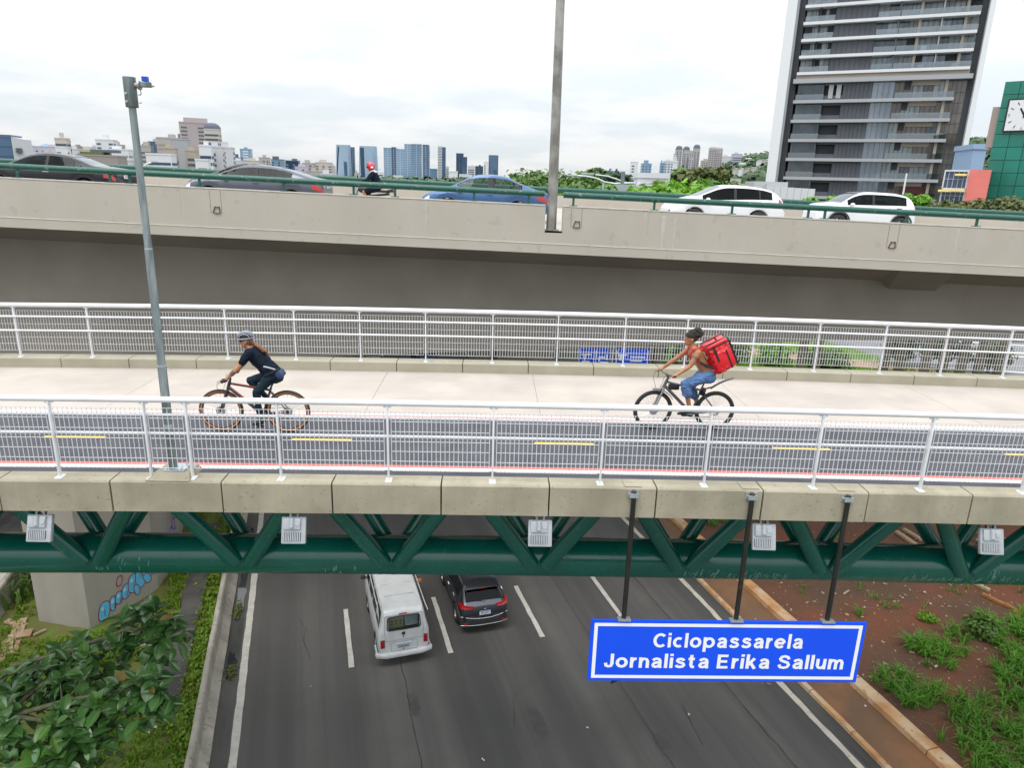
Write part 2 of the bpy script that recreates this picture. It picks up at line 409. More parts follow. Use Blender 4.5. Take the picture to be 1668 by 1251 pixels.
G['p_blue'] = paint('blue_car_paint', (0.05, 0.12, 0.26), metal=0.3)
G['p_white'] = paint('white_car_paint', (0.70, 0.72, 0.75))
G['p_van'] = mat('van_white_paint', (0.63, 0.645, 0.65), (0.54, 0.555, 0.56), scale=1.6, rough=0.4, coat=0.25, second=((0.48, 0.49, 0.48), 3.0, 0.3))
G['p_suv'] = paint('dark_grey_suv_paint', (0.075, 0.08, 0.095), metal=0.8)
G['p_roof'] = paint('dark_roof_paint', (0.10, 0.10, 0.14), metal=0.3)
G['skin1'] = mat('tanned_skin', (0.42, 0.19, 0.10), (0.36, 0.155, 0.08), scale=9, rough=0.5)
G['skin2'] = mat('brown_skin', (0.38, 0.165, 0.078), (0.32, 0.13, 0.06), scale=9, rough=0.42)
G['ink'] = mat('tattoo_ink', (0.10, 0.065, 0.05), (0.2, 0.10, 0.06), scale=40, rough=0.5)
G['hair_br'] = mat('brown_hair', (0.22, 0.095, 0.04), (0.10, 0.042, 0.018), scale=40, rough=0.5, stretch=(1, 1, 0.3))
G['hair_bk'] = mat('black_curly_hair', (0.012, 0.009, 0.008), (0.03, 0.02, 0.016), scale=60, rough=0.7, bump=1.0, bscale=90)
G['navy'] = mat('navy_shirt_cloth', (0.006, 0.010, 0.020), (0.010, 0.017, 0.031), scale=5, rough=0.9, spec=0.15, bump=0.5, bscale=16)
G['teal_legging'] = mat('dark_teal_legging', (0.006, 0.016, 0.027), (0.011, 0.028, 0.042), scale=4, rough=0.75, spec=0.2, bump=0.3, bscale=20)
G['denim'] = mat('blue_denim', (0.06, 0.13, 0.29), (0.10, 0.19, 0.39), scale=7, rough=0.85, bump=0.6, bscale=14)
G['teal_band'] = mat('teal_waistband', (0.05, 0.25, 0.33), (0.04, 0.2, 0.27), scale=12, rough=0.8)
G['red_bag'] = mat('red_vinyl', (0.72, 0.012, 0.022), (0.60, 0.008, 0.015), scale=5, rough=0.28, bump=0.35, bscale=10, coat=0.3)
G['red_cloth'] = mat('red_cloth', (0.62, 0.03, 0.03), (0.5, 0.02, 0.02), scale=9, rough=0.7)
G['strap'] = mat('black_webbing', (0.015, 0.014, 0.016), rough=0.8)
G['helmet_grey'] = mat('helmet_grey', (0.25, 0.27, 0.32), (0.17, 0.185, 0.22), scale=6, rough=0.35, coat=0.4)
G['bike_black'] = mat('bike_black_paint', (0.016, 0.016, 0.022), (0.05, 0.05, 0.06), scale=6, rough=0.35, coat=0.4)
G['bike_red'] = mat('bike_dark_red', (0.24, 0.025, 0.02), rough=0.35, coat=0.4)
G['bike_grey'] = mat('bike_grey_paint', (0.06, 0.062, 0.07), (0.12, 0.12, 0.13), scale=9, rough=0.35, coat=0.4)
G['spoke'] = mat('steel_spoke', (0.55, 0.55, 0.55), rough=0.3, metal=0.8)
G['leaf_big'] = mat('glossy_big_leaf', (0.018, 0.074, 0.017), (0.046, 0.145, 0.028), scale=1.3, rough=0.22, spec=0.7, rib=(0.14, 0.24, 0.08), island=((0.12, 0.26, 0.075), 0.7), transl=0.05)
G['leaf_new'] = mat('young_big_leaf', (0.06, 0.19, 0.035), (0.11, 0.28, 0.05), scale=1.3, rough=0.3, spec=0.5, rib=(0.28, 0.36, 0.1), transl=0.18)
G['leaf_dark'] = mat('dark_foliage', (0.016, 0.042, 0.012), (0.035, 0.082, 0.016), scale=0.8, rough=0.6, island=((0.06, 0.12, 0.022), 0.7), transl=0.15)
G['leaf_mid'] = mat('green_foliage', (0.036, 0.095, 0.016), (0.07, 0.155, 0.024), scale=0.6, rough=0.6, island=((0.14, 0.25, 0.04), 0.7), transl=0.2)
G['leaf_bright'] = mat('bright_foliage', (0.085, 0.24, 0.012), (0.14, 0.33, 0.02), scale=0.5, rough=0.55, island=((0.22, 0.44, 0.03), 0.7), transl=0.25)
G['leaf_olive'] = mat('olive_foliage', (0.055, 0.08, 0.018), (0.085, 0.115, 0.028), scale=0.8, rough=0.65, island=((0.14, 0.15, 0.045), 0.7), transl=0.15)
G['leaf_far'] = mat('far_foliage', (0.035, 0.075, 0.042), (0.06, 0.11, 0.05), scale=0.05, rough=0.8, island=((0.10, 0.15, 0.07), 0.6))
G['grass'] = mat('grass_blades', (0.085, 0.21, 0.008), (0.14, 0.27, 0.014), scale=0.8, rough=0.6, island=((0.26, 0.36, 0.03), 0.75), transl=0.3)
G['grass_rank'] = mat('rank_grass_blades', (0.06, 0.20, 0.015), (0.105, 0.28, 0.02), scale=0.7, rough=0.55, island=((0.17, 0.38, 0.045), 0.7), transl=0.3)
G['bark'] = mat('bark', (0.10, 0.085, 0.06), (0.16, 0.14, 0.10), scale=6, rough=0.9, bump=0.5, bscale=20)
G['branch'] = mat('pale_branch', (0.20, 0.19, 0.11), (0.13, 0.14, 0.07), scale=8, rough=0.8)
G['timber'] = mat('weathered_timber', (0.42, 0.27, 0.15), (0.30, 0.19, 0.11), scale=3, rough=0.85, bump=0.3, bscale=20, island=((0.52, 0.42, 0.30), 0.7))
G['timber_or'] = mat('orange_timber', (0.42, 0.19, 0.06), (0.30, 0.13, 0.045), scale=4, rough=0.85, bump=0.3, bscale=18)
G['litter'] = mat('pale_litter', (0.62, 0.58, 0.52), (0.45, 0.38, 0.30), scale=5, rough=0.8, island=((0.72, 0.72, 0.70), 0.9))
G['rubble'] = mat('rubble', (0.26, 0.15, 0.09), (0.4, 0.27, 0.17), scale=6, rough=0.9, island=((0.5, 0.42, 0.33), 0.6))
G['gr_blue'] = mat('graffiti_light_blue', (0.10, 0.46, 0.74), (0.12, 0.52, 0.80), scale=3, rough=0.7)
G['gr_red'] = mat('graffiti_dark_red', (0.22, 0.012, 0.035), rough=0.7)
G['gr_pale'] = mat('graffiti_pale', (.42, .66, .80), rough=.7)
G['gr_violet'] = mat('graffiti_violet', (0.10, 0.04, 0.42), rough=0.7)
G['gr_lilac'] = mat('graffiti_lilac', (0.58, 0.42, 0.72), rough=0.7)
# ------------------------------------------------------------------ ground, road, verges (setting)
def sheet(name, m, pts, z=None, kind=True):
    b = MB(); b.add([Vector((p[0], p[1], p[2] if len(p) > 2 else z)) for p in pts], [tuple(range(len(pts)))])
    o = b.build(name, m, fix=False)
    if o.data.polygons[0].normal.z < 0: o.data.flip_normals()
    return struct(o)
def strip(t0, t1, s0, s1, z): return [st(s0, t0, z), st(s0, t1, z), st(s1, t1, z), st(s1, t0, z)]
sheet('ground', G['land'], [(-9000, -300, GZ - .06), (9000, -300, GZ - .06), (9000, 14000, GZ - .06), (-9000, 14000, GZ - .06)])
road = sheet('expressway_road', G['asphalt'], strip(-3.2, 14.62, -14, 420, GZ))
sheet('left_gutter', G['gutter'], strip(-3.2, -2.72, -14, 200, GZ + .004))
sheet('right_gutter', G['gutter'], strip(14.22, 14.62, -14, 200, GZ + .004))
def mark(name, m, t0, t1, s0, s1, z=GZ + .008, ragged=0.0):
    n = max(2, int((s1 - s0) / .35)); b = MB(); a = []; c = []
    for i in range(n + 1):
        s = s0 + (s1 - s0) * i / n
        a.append(st(s, t0 + rnd.uniform(-ragged, ragged), z)); c.append(st(s, t1 + rnd.uniform(-ragged, ragged), z))
    b.grid([a, c]); o = b.build(name, m, road, fix=False)
    if o.data.polygons[0].normal.z < 0: o.data.flip_normals()
    return o
mark('edge_line', G['lane_white'], -2.66, -2.44, 5, 160, ragged=.012)
mark('edge_line', G['edge_paint'], 13.93, 14.12, 5, 160, ragged=.02)
for t in (0.79, 4.05, 7.33, 10.55):
    for k in range(0, 8, 5):
        mark('lane_dash', G['lane_white'], t - .085, t + .085, 19.74 + 12 * k + rnd.uniform(-.05, .05), 23.1 + 12 * k, ragged=.012)
def crack(path, w):
    b = MB(); pts = []; r_ = random.Random(int(path[0][0] * 100 + path[0][1] * 10))
    for (s0, t0), (s1, t1) in zip(path, path[1:]):
        n = max(2, int(abs(s1 - s0) + abs(t1 - t0)) * 4)
        for i in range(n): pts.append((s0 + (s1 - s0) * i / n + r_.uniform(-.03, .03), t0 + (t1 - t0) * i / n + r_.uniform(-.025, .025)))
    ww = [w * r_.uniform(.4, 1.3) for _ in pts]; b.grid([[st(s, t - k, GZ + .006) for (s, t), k in zip(pts, ww)], [st(s, t + k, GZ + .006) for (s, t), k in zip(pts, ww)]])
    o = b.build('road_crack', G['tar'], road, fix=False)
    if o.data.polygons[0].normal.z < 0: o.data.flip_normals()
G['tar'] = mat('crack_tar', (0.035, 0.034, 0.033), rough=.6)
for path, w in (([(8, 2.3), (34, 2.45), (60, 2.4)], .012), ([(8, 9.0), (40, 8.9)], .010), ([(8, 12.3), (26, 12.2), (60, 12.3)], .016), ([(23, -.9), (22.2, -.6), (21.6, -.7), (20.2, -.4)], .014), ([(16, 5.2), (17.2, 5.5), (17.8, 6.6)], .010), ([(14, 10.2), (15.5, 10.4), (16.2, 11.4)], .011), ([(27, 8.2), (29, 8.6), (31, 8.3)], .014), ([(13.5, 1.6), (14.8, 1.2), (15.4, 1.5)], .010)): crack(path, w)
def blob(name, m, cx, cy, rs, rt, z, seed):
    r = random.Random(seed); pts = []
    for i in range(26):
        a = 2 * math.pi * i / 26; k = 1 + r.uniform(-.28, .28)
        pts.append(st(cx + rs * k * math.cos(a), cy + rt * k * math.sin(a), z))
    return sheet(name, m, pts)
G['oil'] = mat('oil_stain', (0.06, 0.058, 0.056), (0.085, 0.082, 0.078), scale=3, rough=.55)
for k, (s_, t_, a_, b_) in enumerate([(17.6, 2.5, .5, .16), (16.0, 5.9, .7, .2), (14.2, 9.1, .5, .2), (18.9, 9.0, .8, .14), (13.2, 3.1, .6, .18)]): blob('oil_stain', G['oil'], s_, t_, a_, b_, GZ + .004, 40 + k).parent = road
blob('puddle', G['puddle'], 25.4, -2.93, 1.6, .15, GZ + .010, 3)
blob('puddle', G['puddle'], 20.9, -2.95, .7, .14, GZ + .010, 4)
blob('puddle', G['puddle'], 29.4, -2.93, 1.0, .13, GZ + .010, 5)
# left verge: bumpy soil with a strip of old asphalt path
def terrain(name, m, s0, s1, t0, t1, ns, ntt, hfun):
    rows = []
    for i in range(ns + 1):
        s = s0 + (s1 - s0) * i / ns
        rows.append([st(s, t0 + (t1 - t0) * j / ntt, GZ + hfun(s, t0 + (t1 - t0) * j / ntt)) for j in range(ntt + 1)])
    b = MB(); b.grid(rows); o = b.build(name, m, smooth=180, fix=False)
    if o.data.polygons[0].normal.z < 0: o.data.flip_normals()
    return struct(o)
def hl(s, t): return .10 + .07 * mnoise.noise(Vector((s * .7, t * .7, 2))) + .03 * mnoise.noise(Vector((s * 2.5, t * 2.5, 5)))
terrain('grass_verge', G['soil'], 6, 48, -10.9, -3.62, 84, 16, hl)
pth = MB(); rows = []
for i in range(20):
    s = 19.2 + i * .62; sh = .25 * mnoise.noise(Vector((s * .6, 9, 1)))
    rows.append([st(s, t + sh * (1 if t < -4.5 else .4), GZ + hl(s, t) * .3 + .16) for t in (-5.02, -4.8, -4.6, -4.4, -4.25)])
pth.grid(rows); o = pth.build('verge_path', G['asphalt_old'], smooth=180, fix=False)
if o.data.polygons[0].normal.z < 0: o.data.flip_normals()
struct(o)
# local lane on the far left
sheet('local_road', G['asphalt_old'], strip(-26, -11.25, -14, 200, GZ + .003))
sheet('local_road_line', G['lane_white'], strip(-12.1, -11.85, 0, 150, GZ + .012))
# right verge: two kerbs with a dirty path between them, then bare red dirt
def kerb_run(name, m, t0, t1, z1, s0, s1, piece, rag):
    k = 0; s = s0
    while s < s1:
        e = min(s + piece, s1); b = MB(); rows = []
        for i in range(4):
            q = s + .02 + (e - s - .04) * i / 3; w = rag * mnoise.noise(Vector((q, t0, 3))); h = z1 + rag * .6 * mnoise.noise(Vector((q * 1.4, t1, 7)))
            rows.append([st(q, t0 + w, GZ - .05), st(q, t0 + w + .02, GZ + h - .02), st(q, t0 + w + .06, GZ + h), st(q, t1 + w - .06, GZ + h + .01), st(q, t1 + w, GZ + h - .03), st(q, t1 + w, GZ - .05)])
        b.grid(rows); b.add([rows[0][i] for i in range(6)], [(0, 1, 2, 3, 4, 5)]); b.add([rows[-1][i] for i in range(6)], [(5, 4, 3, 2, 1, 0)])
        yield b.build(name, m, None, smooth=35)
        s = e
low = bpy.data.objects.new('low_kerb', None); COL.objects.link(low); low['kind'] = 'structure'
for o in kerb_run('kerb_stone', G['dirt_kerb'], 14.6, 14.8, .13, 6, 60, 1.8, .03): o.parent = low
high = bpy.data.objects.new('high_kerb', None); COL.objects.link(high); high['kind'] = 'structure'
for o in kerb_run('kerb_stone', G['dirt_kerb'], 16.12, 16.58, .24, 6, 60, 3.0, .06): o.parent = high
sheet('verge_walkway', G['dirt_path'], strip(14.78, 16.15, 4, 60, GZ + .05))
def hr(s, t): return .12 + .10 * (t - 16.6) * .35 + .10 * mnoise.noise(Vector((s * .5, t * .5, 12))) + .035 * mnoise.noise(Vector((s * 2, t * 2, 1)))
terrain('dirt_bank', G['dirt'], 4, 40, 16.55, 44, 90, 64, hr)

# ------------------------------------------------------------------ jersey barrier and far-left wall
def barrier(label, t0, t1, h, tb, s0, s1, piece, m, g=None):
    th = thing('concrete_barrier', label, 'barrier', st((s0 + s1) / 2, (t0 + t1) / 2))
    s = s0
    while s < s1:
        e = s + piece; b = MB(); rows = []
        for i in range(5):
            q = s + .012 + (e - s - .024) * i / 4; wob = .02 * mnoise.noise(Vector((q, t0, 0)))
            prof = [(t0, 0), (t0 + .03, h - .03), (t0 + .06, h), (t1 - .06, h), (t1 - .02, h - .05), (t1, .28), (tb, .08), (tb, 0)]
            rows.append([st(q, t + wob, GZ + z) for t, z in prof])
        b.grid(rows); n = len(rows[0]); b.add(rows[0], [tuple(range(n))]); b.add(rows[-1], [tuple(range(n - 1, -1, -1))])
        b.build('barrier_block', m, th, smooth=30); s = e
    return th
barrier('long pale concrete barrier between the grass verge and the expressway', -3.62, -3.40, .82, -3.16, 6, 66, 4, G['barrier'])
barrier('low concrete wall beside the local lane at the left edge', -11.25, -11.0, .85, -10.9, 6, 66, 4, G['barrier'])

# ------------------------------------------------------------------ footbridge
def cz(x): return .045 - .0007 * (x - .5) ** 2          # slight camber of the span
XS0, XS1 = -22.0, 24.0
bridge = thing('cycle_bridge', 'green tubular truss footbridge with concrete deck carrying the two cyclists', 'footbridge', (0, 12.3, 0))
xs = [XS0 + (XS1 - XS0) * i / 46 for i in range(47)]
def deck_strip(name, m, y0, y1, z, zb=None):
    b = MB()
    if zb is None: b.grid([[Vector((x, y0, z + cz(x))) for x in xs], [Vector((x, y1, z + cz(x))) for x in xs]])
    else: b.sweep([(y0, zb), (y1, zb), (y1, z), (y0, z)], xs, lambda x, p: Vector((x, p[0], p[1] + cz(x))))
    o = b.build(name, m, bridge, fix=zb is not None)
    if zb is None and o.data.polygons[0].normal.z < 0: o.data.flip_normals()
    return o
deck_strip('deck_slab', G['girder'], 9.25, 15.75, -.004, -.34)
deck_strip('bike_lane', G['bike_asphalt'], 9.2, 12.19, .0)
deck_strip('edge_line', G['paint_white'], 9.76, 9.86, .004)
deck_strip('edge_line', G['paint_white'], 12.33, 12.40, .005)
deck_strip('red_line', G['paint_red'], 9.86, 9.96, .004)
deck_strip('red_line', G['paint_red'], 12.16, 12.29, .008)
# footway slabs with narrow joints
joints = [-20, -16.3, -11.8, -7.2, -2.35, .95, 5.2, 9.6, 14.0, 19, 24]
for a, c in zip(joints, joints[1:]):
    b = MB(); n = 6; xx = [a + .004 + (c - a - .008) * i / n for i in range(n + 1)]
    b.sweep([(12.25, -.10), (15.55, -.10), (15.55, .012), (12.25, .004)], xx, lambda x, p: Vector((x, p[0], p[1] + cz(x))))
    b.build('footway_slab', G['walk'], bridge)
for k in range(-5, 6):
    x0 = -6.86 + 4.06 * (k) - .5; b = MB()
    xx = [x0, x0 + .5, x0 + 1.0]
    b.grid([[Vector((x, 10.955, .005 + cz(x))) for x in xx], [Vector((x, 11.045, .005 + cz(x))) for x in xx]])
    o = b.build('yellow_dash', G['paint_yellow'], bridge, fix=False)
    if o.data.polygons[0].normal.z < 0: o.data.flip_normals()
# kerb blocks, each with its own chamfer and gap
for k in range(-11, 14):
    x0 = -5.19 + 1.51 * k; x1 = x0 + 1.51; g = .011
    def kf(x, p): return Vector((x, p[0], p[1] + cz((x0 + x1) / 2) + (cz(x) - cz((x0 + x1) / 2))))
    j = rnd.uniform(-.006, .006)
    b = MB(); prof = [(8.925 + j, -.305), (9.24, -.305), (9.24, .14), (9.225, .155), (8.945 + j, .15), (8.925 + j, .13)]
    b.sweep(prof, [x0 + g, (x0 + x1) / 2, x1 - g], kf)
    b.build('kerb_block', G['kerb'], bridge, smooth=25)
for k in range(-9, 10):
    x0 = -2.149 + 1.50 * k; x1 = x0 + 1.5; g = .009; j = rnd.uniform(-.005, .005)
    b = MB(); prof = [(15.40 + j, -.3), (15.78, -.3), (15.78, .235), (15.42 + j, .235), (15.40 + j, .215)]
    b.sweep(prof, [x0 + g, (x0 + x1) / 2, x1 - g], lambda x, p: Vector((x, p[0], p[1] + cz(x))))
    b.build('far_kerb_block', G['kerb_far'], bridge, smooth=25)
# triangular truss: one thick bottom chord, two top chords, V legs every 3 m
b = MB(); b.tube([(x, 12.8, -3.16 + cz(x) * 1.0) for x in xs], .40, 28); b.build('bottom_chord', G['green'], bridge, smooth=40)
for y in (11.9, 13.7):
    b = MB(); b.tube([(x, y, -1.06 + cz(x)) for x in xs], .17, 16); b.build('top_chord', G['green'], bridge, smooth=40)
for k in range(-4, 7):
    nx = -7.77 + 2.935 * k
    for sy, yt in ((-1, 11.9), (1, 13.7)):
        for sx in (-1, 1):
            a = Vector((nx + sx * .14, 12.8 + sy * .37, -3.13 + cz(nx))); e = Vector((nx + sx * 1.467, yt, -1.06 + cz(nx)))
            b = MB(); b.tube([a, e], .158, 18); b.build('diagonal_leg', G['green'], bridge, smooth=40)
    # ring weld on the chord at each node
    b = MB(); b.tube([(nx - .03, 12.8, -3.16 + cz(nx)), (nx + .03, 12.8, -3.16 + cz(nx))], .404, 28); b.build('weld_ring', G['green'], bridge, smooth=40)
for k in range(-7, 9):
    x = -6.30 + 2.935 * k
    b = MB(); b.box((x, 12.8, -.62 + cz(x)), (.2, 3.4, .54)); b.build('cross_beam', G['green'], bridge)
# scraped patches of paint on the chord (thin shells a little proud of it)
def scrape(x0, x1, a0, a1, seed, dens):
    r = random.Random(seed); b = MB()
    for i in range(int((x1 - x0) * dens)):
        x = r.uniform(x0, x1); a = math.radians(r.uniform(a0, a1)); l = math.radians(r.uniform(4, 22)); w = r.uniform(.004, .03); sk = r.uniform(.0, .06)
        rr = .4035; v = []
        for q in range(4):
            aa = a + l * q / 3
            for xx_ in (x + sk * q / 3, x + sk * q / 3 + w): v.append((xx_, 12.8 - rr * math.cos(aa), -3.16 + cz(x) + rr * math.sin(aa)))
        b.add(v, [(0, 1, 3, 2), (2, 3, 5, 4), (4, 5, 7, 6)])
    stuff(b.build('paint_scrapes', G['scrape'], bridge, fix=False))
scrape(3.95, 6.1, -52, -18, 1, 50); scrape(8.5, 10.9, -56, -20, 2, 42); scrape(-7.3, -6.7, -30, 10, 3, 14); scrape(-3.3, -2.6, -50, -20, 4, 12); scrape(10.1, 10.5, -30, 30, 6, 60); scrape(-7.75, -7.5, -30, 30, 7, 90)

# ------------------------------------------------------------------ railings
def railing(name, label, y, posts, dz, zt, z1, z2, mt, mb, zb, side, fx0, fx1, rt=.052):
    """white railing: round top rail, two slimmer rails, posts, welded wire mesh in each bay"""
    th = thing(name, label, 'railing', (0, y, dz))
    xx = [fx0 + (fx1 - fx0) * i / 60 for i in range(61)]
    b = MB(); b.tube([(x, y, zt + dz + cz(x)) for x in xx], rt, 14); b.build('top_rail', G['rail_white'], th, smooth=60)
    for z in (z1, z2):
        b = MB(); b.tube([(x, y + side * .045, z + dz + cz(x)) for x in xx], .021, 10); b.build('mid_rail', G['rail_white'], th, smooth=60)
    for x in posts:
        c = cz(x) + dz; b = MB()
        b.cbox((x, y, (zt - .03 + zb) / 2 + c), (.026, .056, zt - .03 - zb), .004)
        b.box((x, y, zb + c + .006), (.09, .14, .012)); b.box((x, y, zt - .055 + c), (.11, .06, .008))
        b.build('post', G['rail_white'], th, smooth=30)
    for a, e in zip(posts, posts[1:]):
        b = MB(); x0, x1 = a + .05, e - .05; n = max(3, round((x1 - x0) / .0625)); yy = y - side * .012
        def bar(p, q, r):
            p = Vector(p); q = Vector(q); d = (q - p).normalized()
            w = Vector((0, 1, 0)); u = d.cross(w).normalized()
            vs = [p + u * r, p + w * r, p - u * r, p - w * r, q + u * r, q + w * r, q - u * r, q - w * r]
            b.add(vs, [(0, 1, 5, 4), (1, 2, 6, 5), (2, 3, 7, 6), (3, 0, 4, 7)])
        for i in range(n + 1):
            x = x0 + (x1 - x0) * i / n; c = cz(x) + dz; bar((x, yy, mb + c), (x, yy, mt + c), .0052)
        nh = 6
        for k in range(nh + 1):
            z = mb + (mt - mb) * k / nh
            bar((x0, yy + .009, z + cz(x0) + dz), (x1, yy + .009, z + cz(x1) + dz), .0042)
        b.build('mesh_panel', G['mesh_white'], th, fix=False)
    return th
near_posts = [-16.4, -14.9, -13.4, -11.9, -10.4, -8.92, -7.42, -5.92, -4.67, -4.11, -2.89, -1.4, .05, 1.57, 3.05, 4.62, 6.18, 7.68, 9.18, 10.7, 12.2, 13.7, 15.2, 16.7]
railing('bridge_railing', 'white mesh railing along the near edge of the footbridge', 9.05, near_posts, 0, 1.29, 1.06, .79, 1.17, .30, .15, 1, -18, 18, .042)
far_posts = [-18.0, -16.5, -15.0, -13.5, -12.0, -10.57, -8.98, -7.44, -5.96, -4.43, -2.97, -1.495, .02, 1.50, 3.03, 4.45, 6.0, 7.5, 9.05, 10.5, 12.0, 13.55, 15.0, 16.5]
railing('bridge_railing', 'white mesh railing along the far edge of the footbridge behind both cyclists', 15.5, far_posts, .085, 1.33, 1.08, .765, 1.20, .30, .15, -1, -20, 20, .048)

# ------------------------------------------------------------------ road viaduct
VS = -.0218
def vz(x): return 3.69 + VS * x                              # top of the near parapet
via = thing('road_viaduct', 'long beige concrete road viaduct with a plain parapet behind the footbridge', 'viaduct', (0, 26, 2))
vx = [-60 + 4 * i for i in range(31)]
XN0, XN1 = 1.50, 2.02                                         # notch in the parapet for the street light
xcol = lambda a, c: [a] + [x for x in vx if a < x < c] + [c]
def vrun(name, m, prof, a, c, par=via, smooth=None):
    b = MB(); b.sweep(prof, xcol(a, c), lambda x, p: Vector((x, p[0], p[1] + vz(x)))); return b.build(name, m, par, smooth=smooth)
pan = [-60, -45, -31, -17, -9.05, 1.50]
for a, c in list(zip(pan, pan[1:])) + [(2.02, 4.55), (4.55, 13.6), (13.6, 28), (28, 60)]:
    vrun('parapet_panel', G['parapet'], [(21.0, -.70), (21.3, -.70), (21.3, .0), (21.02, .0), (21.0, -.02)], a + .0015, c - .0015)
    vrun('parapet_coping', G['parapet_top'], [(20.99, .002), (21.31, .002), (21.31, .03), (20.99, .03)], a + .003, c - .003)
vrun('parapet_plinth', G['parapet'], [(21.0, -1.37), (21.3, -1.27), (21.3, -.7), (21.0, -.7)], -60, 60)
b = MB(); b.sweep([(20.985, -1.085), (21.0, -1.10), (21.0, -1.075)], xcol(-60, 60), lambda x, p: Vector((x, p[0], p[1] + vz(x)))); b.build('drip_ledge', G['parapet_top'], via)
vrun('cantilever_slab', G['girder'], [(21.3, -1.27), (23.2, -1.93), (23.2, -.72), (21.3, -.72)], -60, 60)
vrun('carriageway', G['vroad'], [(21.3, -.71), (38.4, -.50), (38.4, -.55), (21.3, -.76)], -60, 60)
b = MB(); gx = vx; rows = []
def gbot(x): return -1.27 + .055 * x + (-.0012 * (x + 4) ** 2 if x < -4 else 0)
def girder_sec(x):
    zt = vz(x) - 1.93; zb = max(gbot(x), -2.4) if x < 0 else min(gbot(x), -.55)
    return [Vector((x, 23.2, zt)), Vector((x, 23.25, zb)), Vector((x, 35.4, zb)), Vector((x, 35.5, zt))]
for x in gx: rows.append(girder_sec(x) + [girder_sec(x)[0]])
b.grid(rows); b.build('box_girder', G['girder'], via)
vrun('far_cantilever', G['girder'], [(35.5, -1.9), (38.4, -1.3), (38.4, -.56), (35.5, -.56)], -60, 60)
vrun('far_parapet', G['parapet'], [(38.1, -.5), (38.4, -.5), (38.4, .12), (38.1, .12)], -60, 60)
# corbel under the cantilever
b = MB(); x0, x1 = 12.6, 14.4
b.add([(x0, 21.32, vz(x0) - 1.29), (x1, 21.32, vz(x1) - 1.29), (x1 + .55, 23.22, vz(x1) - 2.22), (x0 + .75, 23.22, vz(x0) - 2.22), (x0, 23.22, vz(x0) - 1.6), (x1, 23.22, vz(x1) - 1.6)],
      [(0, 1, 2, 3), (0, 3, 4), (1, 5, 2), (0, 4, 5, 1), (3, 2, 5, 4)]); b.build('corbel', G['girder'], via)
# small drain hooks with cut outlines on the parapet
def hook(x, w, zc_):
    z = vz(x) + zc_
    b = MB(); b.box((x - .06, 20.985, z), (.02, .03, .20), mx=Matrix.Rotation(.35, 3, 'Y')); b.box((x + .02, 20.985, z + .08), (.12, .03, .02)); b.box((x + .02, 20.985, z - .095), (.16, .03, .02)); b.box((x + .1, 20.985, z), (.018, .03, .2), mx=Matrix.Rotation(-.12, 3, 'Y'))
    b.build('drain_hook', G['rust'], via)
    b = MB(); b.box2((x - .16, 20.996, z - .10), (x - .152, 21.0, vz(x) - .03)); b.box2((x + .15, 20.996, z - .10), (x + .158, 21.0, vz(x) - .03)); b.build('cut_line', G['rust'], via)
hook(-8.05, .3, -.58); hook(2.42, .3, -.48); hook(11.95, .3, -.62)
lime = mat('lime_streak', (.52, .50, .46), (.44, .415, .37), scale=3, rough=.9)
for x, dz_, ln, w in ((-2.0, -.03, 1.0, .022), (4.45, -.05, .35, .02), (5.0, -.1, 1.0, .07), (5.35, -.12, 1.15, .03), (5.55, -.02, .5, .015), (13.9, -.05, 1.1, .02), (-9.6, -.05, .3, .02), (.4, -.03, .45, .015), (8.2, -.02, .3, .015)):
    b = MB(); n = 7; vs = []
    for q in range(n):
        k = 1 - q / (n - 1) * .75; j = rnd.uniform(-.01, .01); z = vz(x) + dz_ - ln * q / (n - 1); vs += [(x - w * k + j, 20.998, z), (x + w * k + j, 20.998, z)]
    b.add(vs, [(2 * q, 2 * q + 1, 2 * q + 3, 2 * q + 2) for q in range(n - 1)]); b.build('lime_streak', lime, via, fix=False)
# end plates and a ledge inside the notch
b = MB(); b.box2((XN0 + .002, 21.0, vz(1.7) - .76), (XN1 - .002, 21.3, vz(1.7) - .698)); b.build('notch_sill', G['parapet_top'], via)

def handrail(label, y, a, c, xs_posts, zr, base, rr, g):
    th = thing('green_handrail', label, 'handrail', ((a + c) / 2, y, vz((a + c) / 2)))
    b = MB(); b.tube([(x, y, vz(x) + zr) for x in xcol(a, c)], rr, 16); b.build('rail_tube', G['green_rail'], th, smooth=50)
    for x in xs_posts:
        b = MB(); b.box2((x - .03, y - .03, vz(x) + base), (x + .03, y + .03, vz(x) + zr - .06)); b.box2((x - .11, y - .08, vz(x) + base), (x + .11, y + .08, vz(x) + base + .02)); b.build('rail_post', G['green_rail'], th)
    return th
handrail('green tubular handrail on the near parapet left of the tall street light', 21.14, -40, 1.46, [-13.65, -11.05, -10.5, -8.4 - .12, -6.1, -4.1, -2.9, -.6, 1.0], .335, .03, .085, None)
handrail('green tubular handrail on the near parapet right of the tall street light', 21.14, 2.02, 40, [2.32, 4.72, 7.05, 9.35, 9.85, 12.35, 14.5], .335, .03, .085, None)
handrail('green tubular handrail along the far side of the viaduct', 38.2, -60, 60, [-14 + 3.4 * i for i in range(13)], .43, .12, .11, None)

# unseen deck added to shade the ground under the viaduct, on a visible pier
v2 = thing('shade_deck_and_pier', 'second concrete road bridge mostly hidden behind the viaduct', 'bridge', (-20, 58, 0))
b = MB(); b.box2((-60, 42, -.6), (6.2, 78, .6)); b.build('deck', G['girder'], v2)
b = MB(); b.box2((-1.9, 58.6, GZ), (5.4, 61.5, -.62)); b.build('pier_wall', G['pier'], v2)
b = MB(); b.box2((.5, 58.2, GZ), (1.0, 58.6, -.62)); b.build('pier_rib', G['pier'], v2)

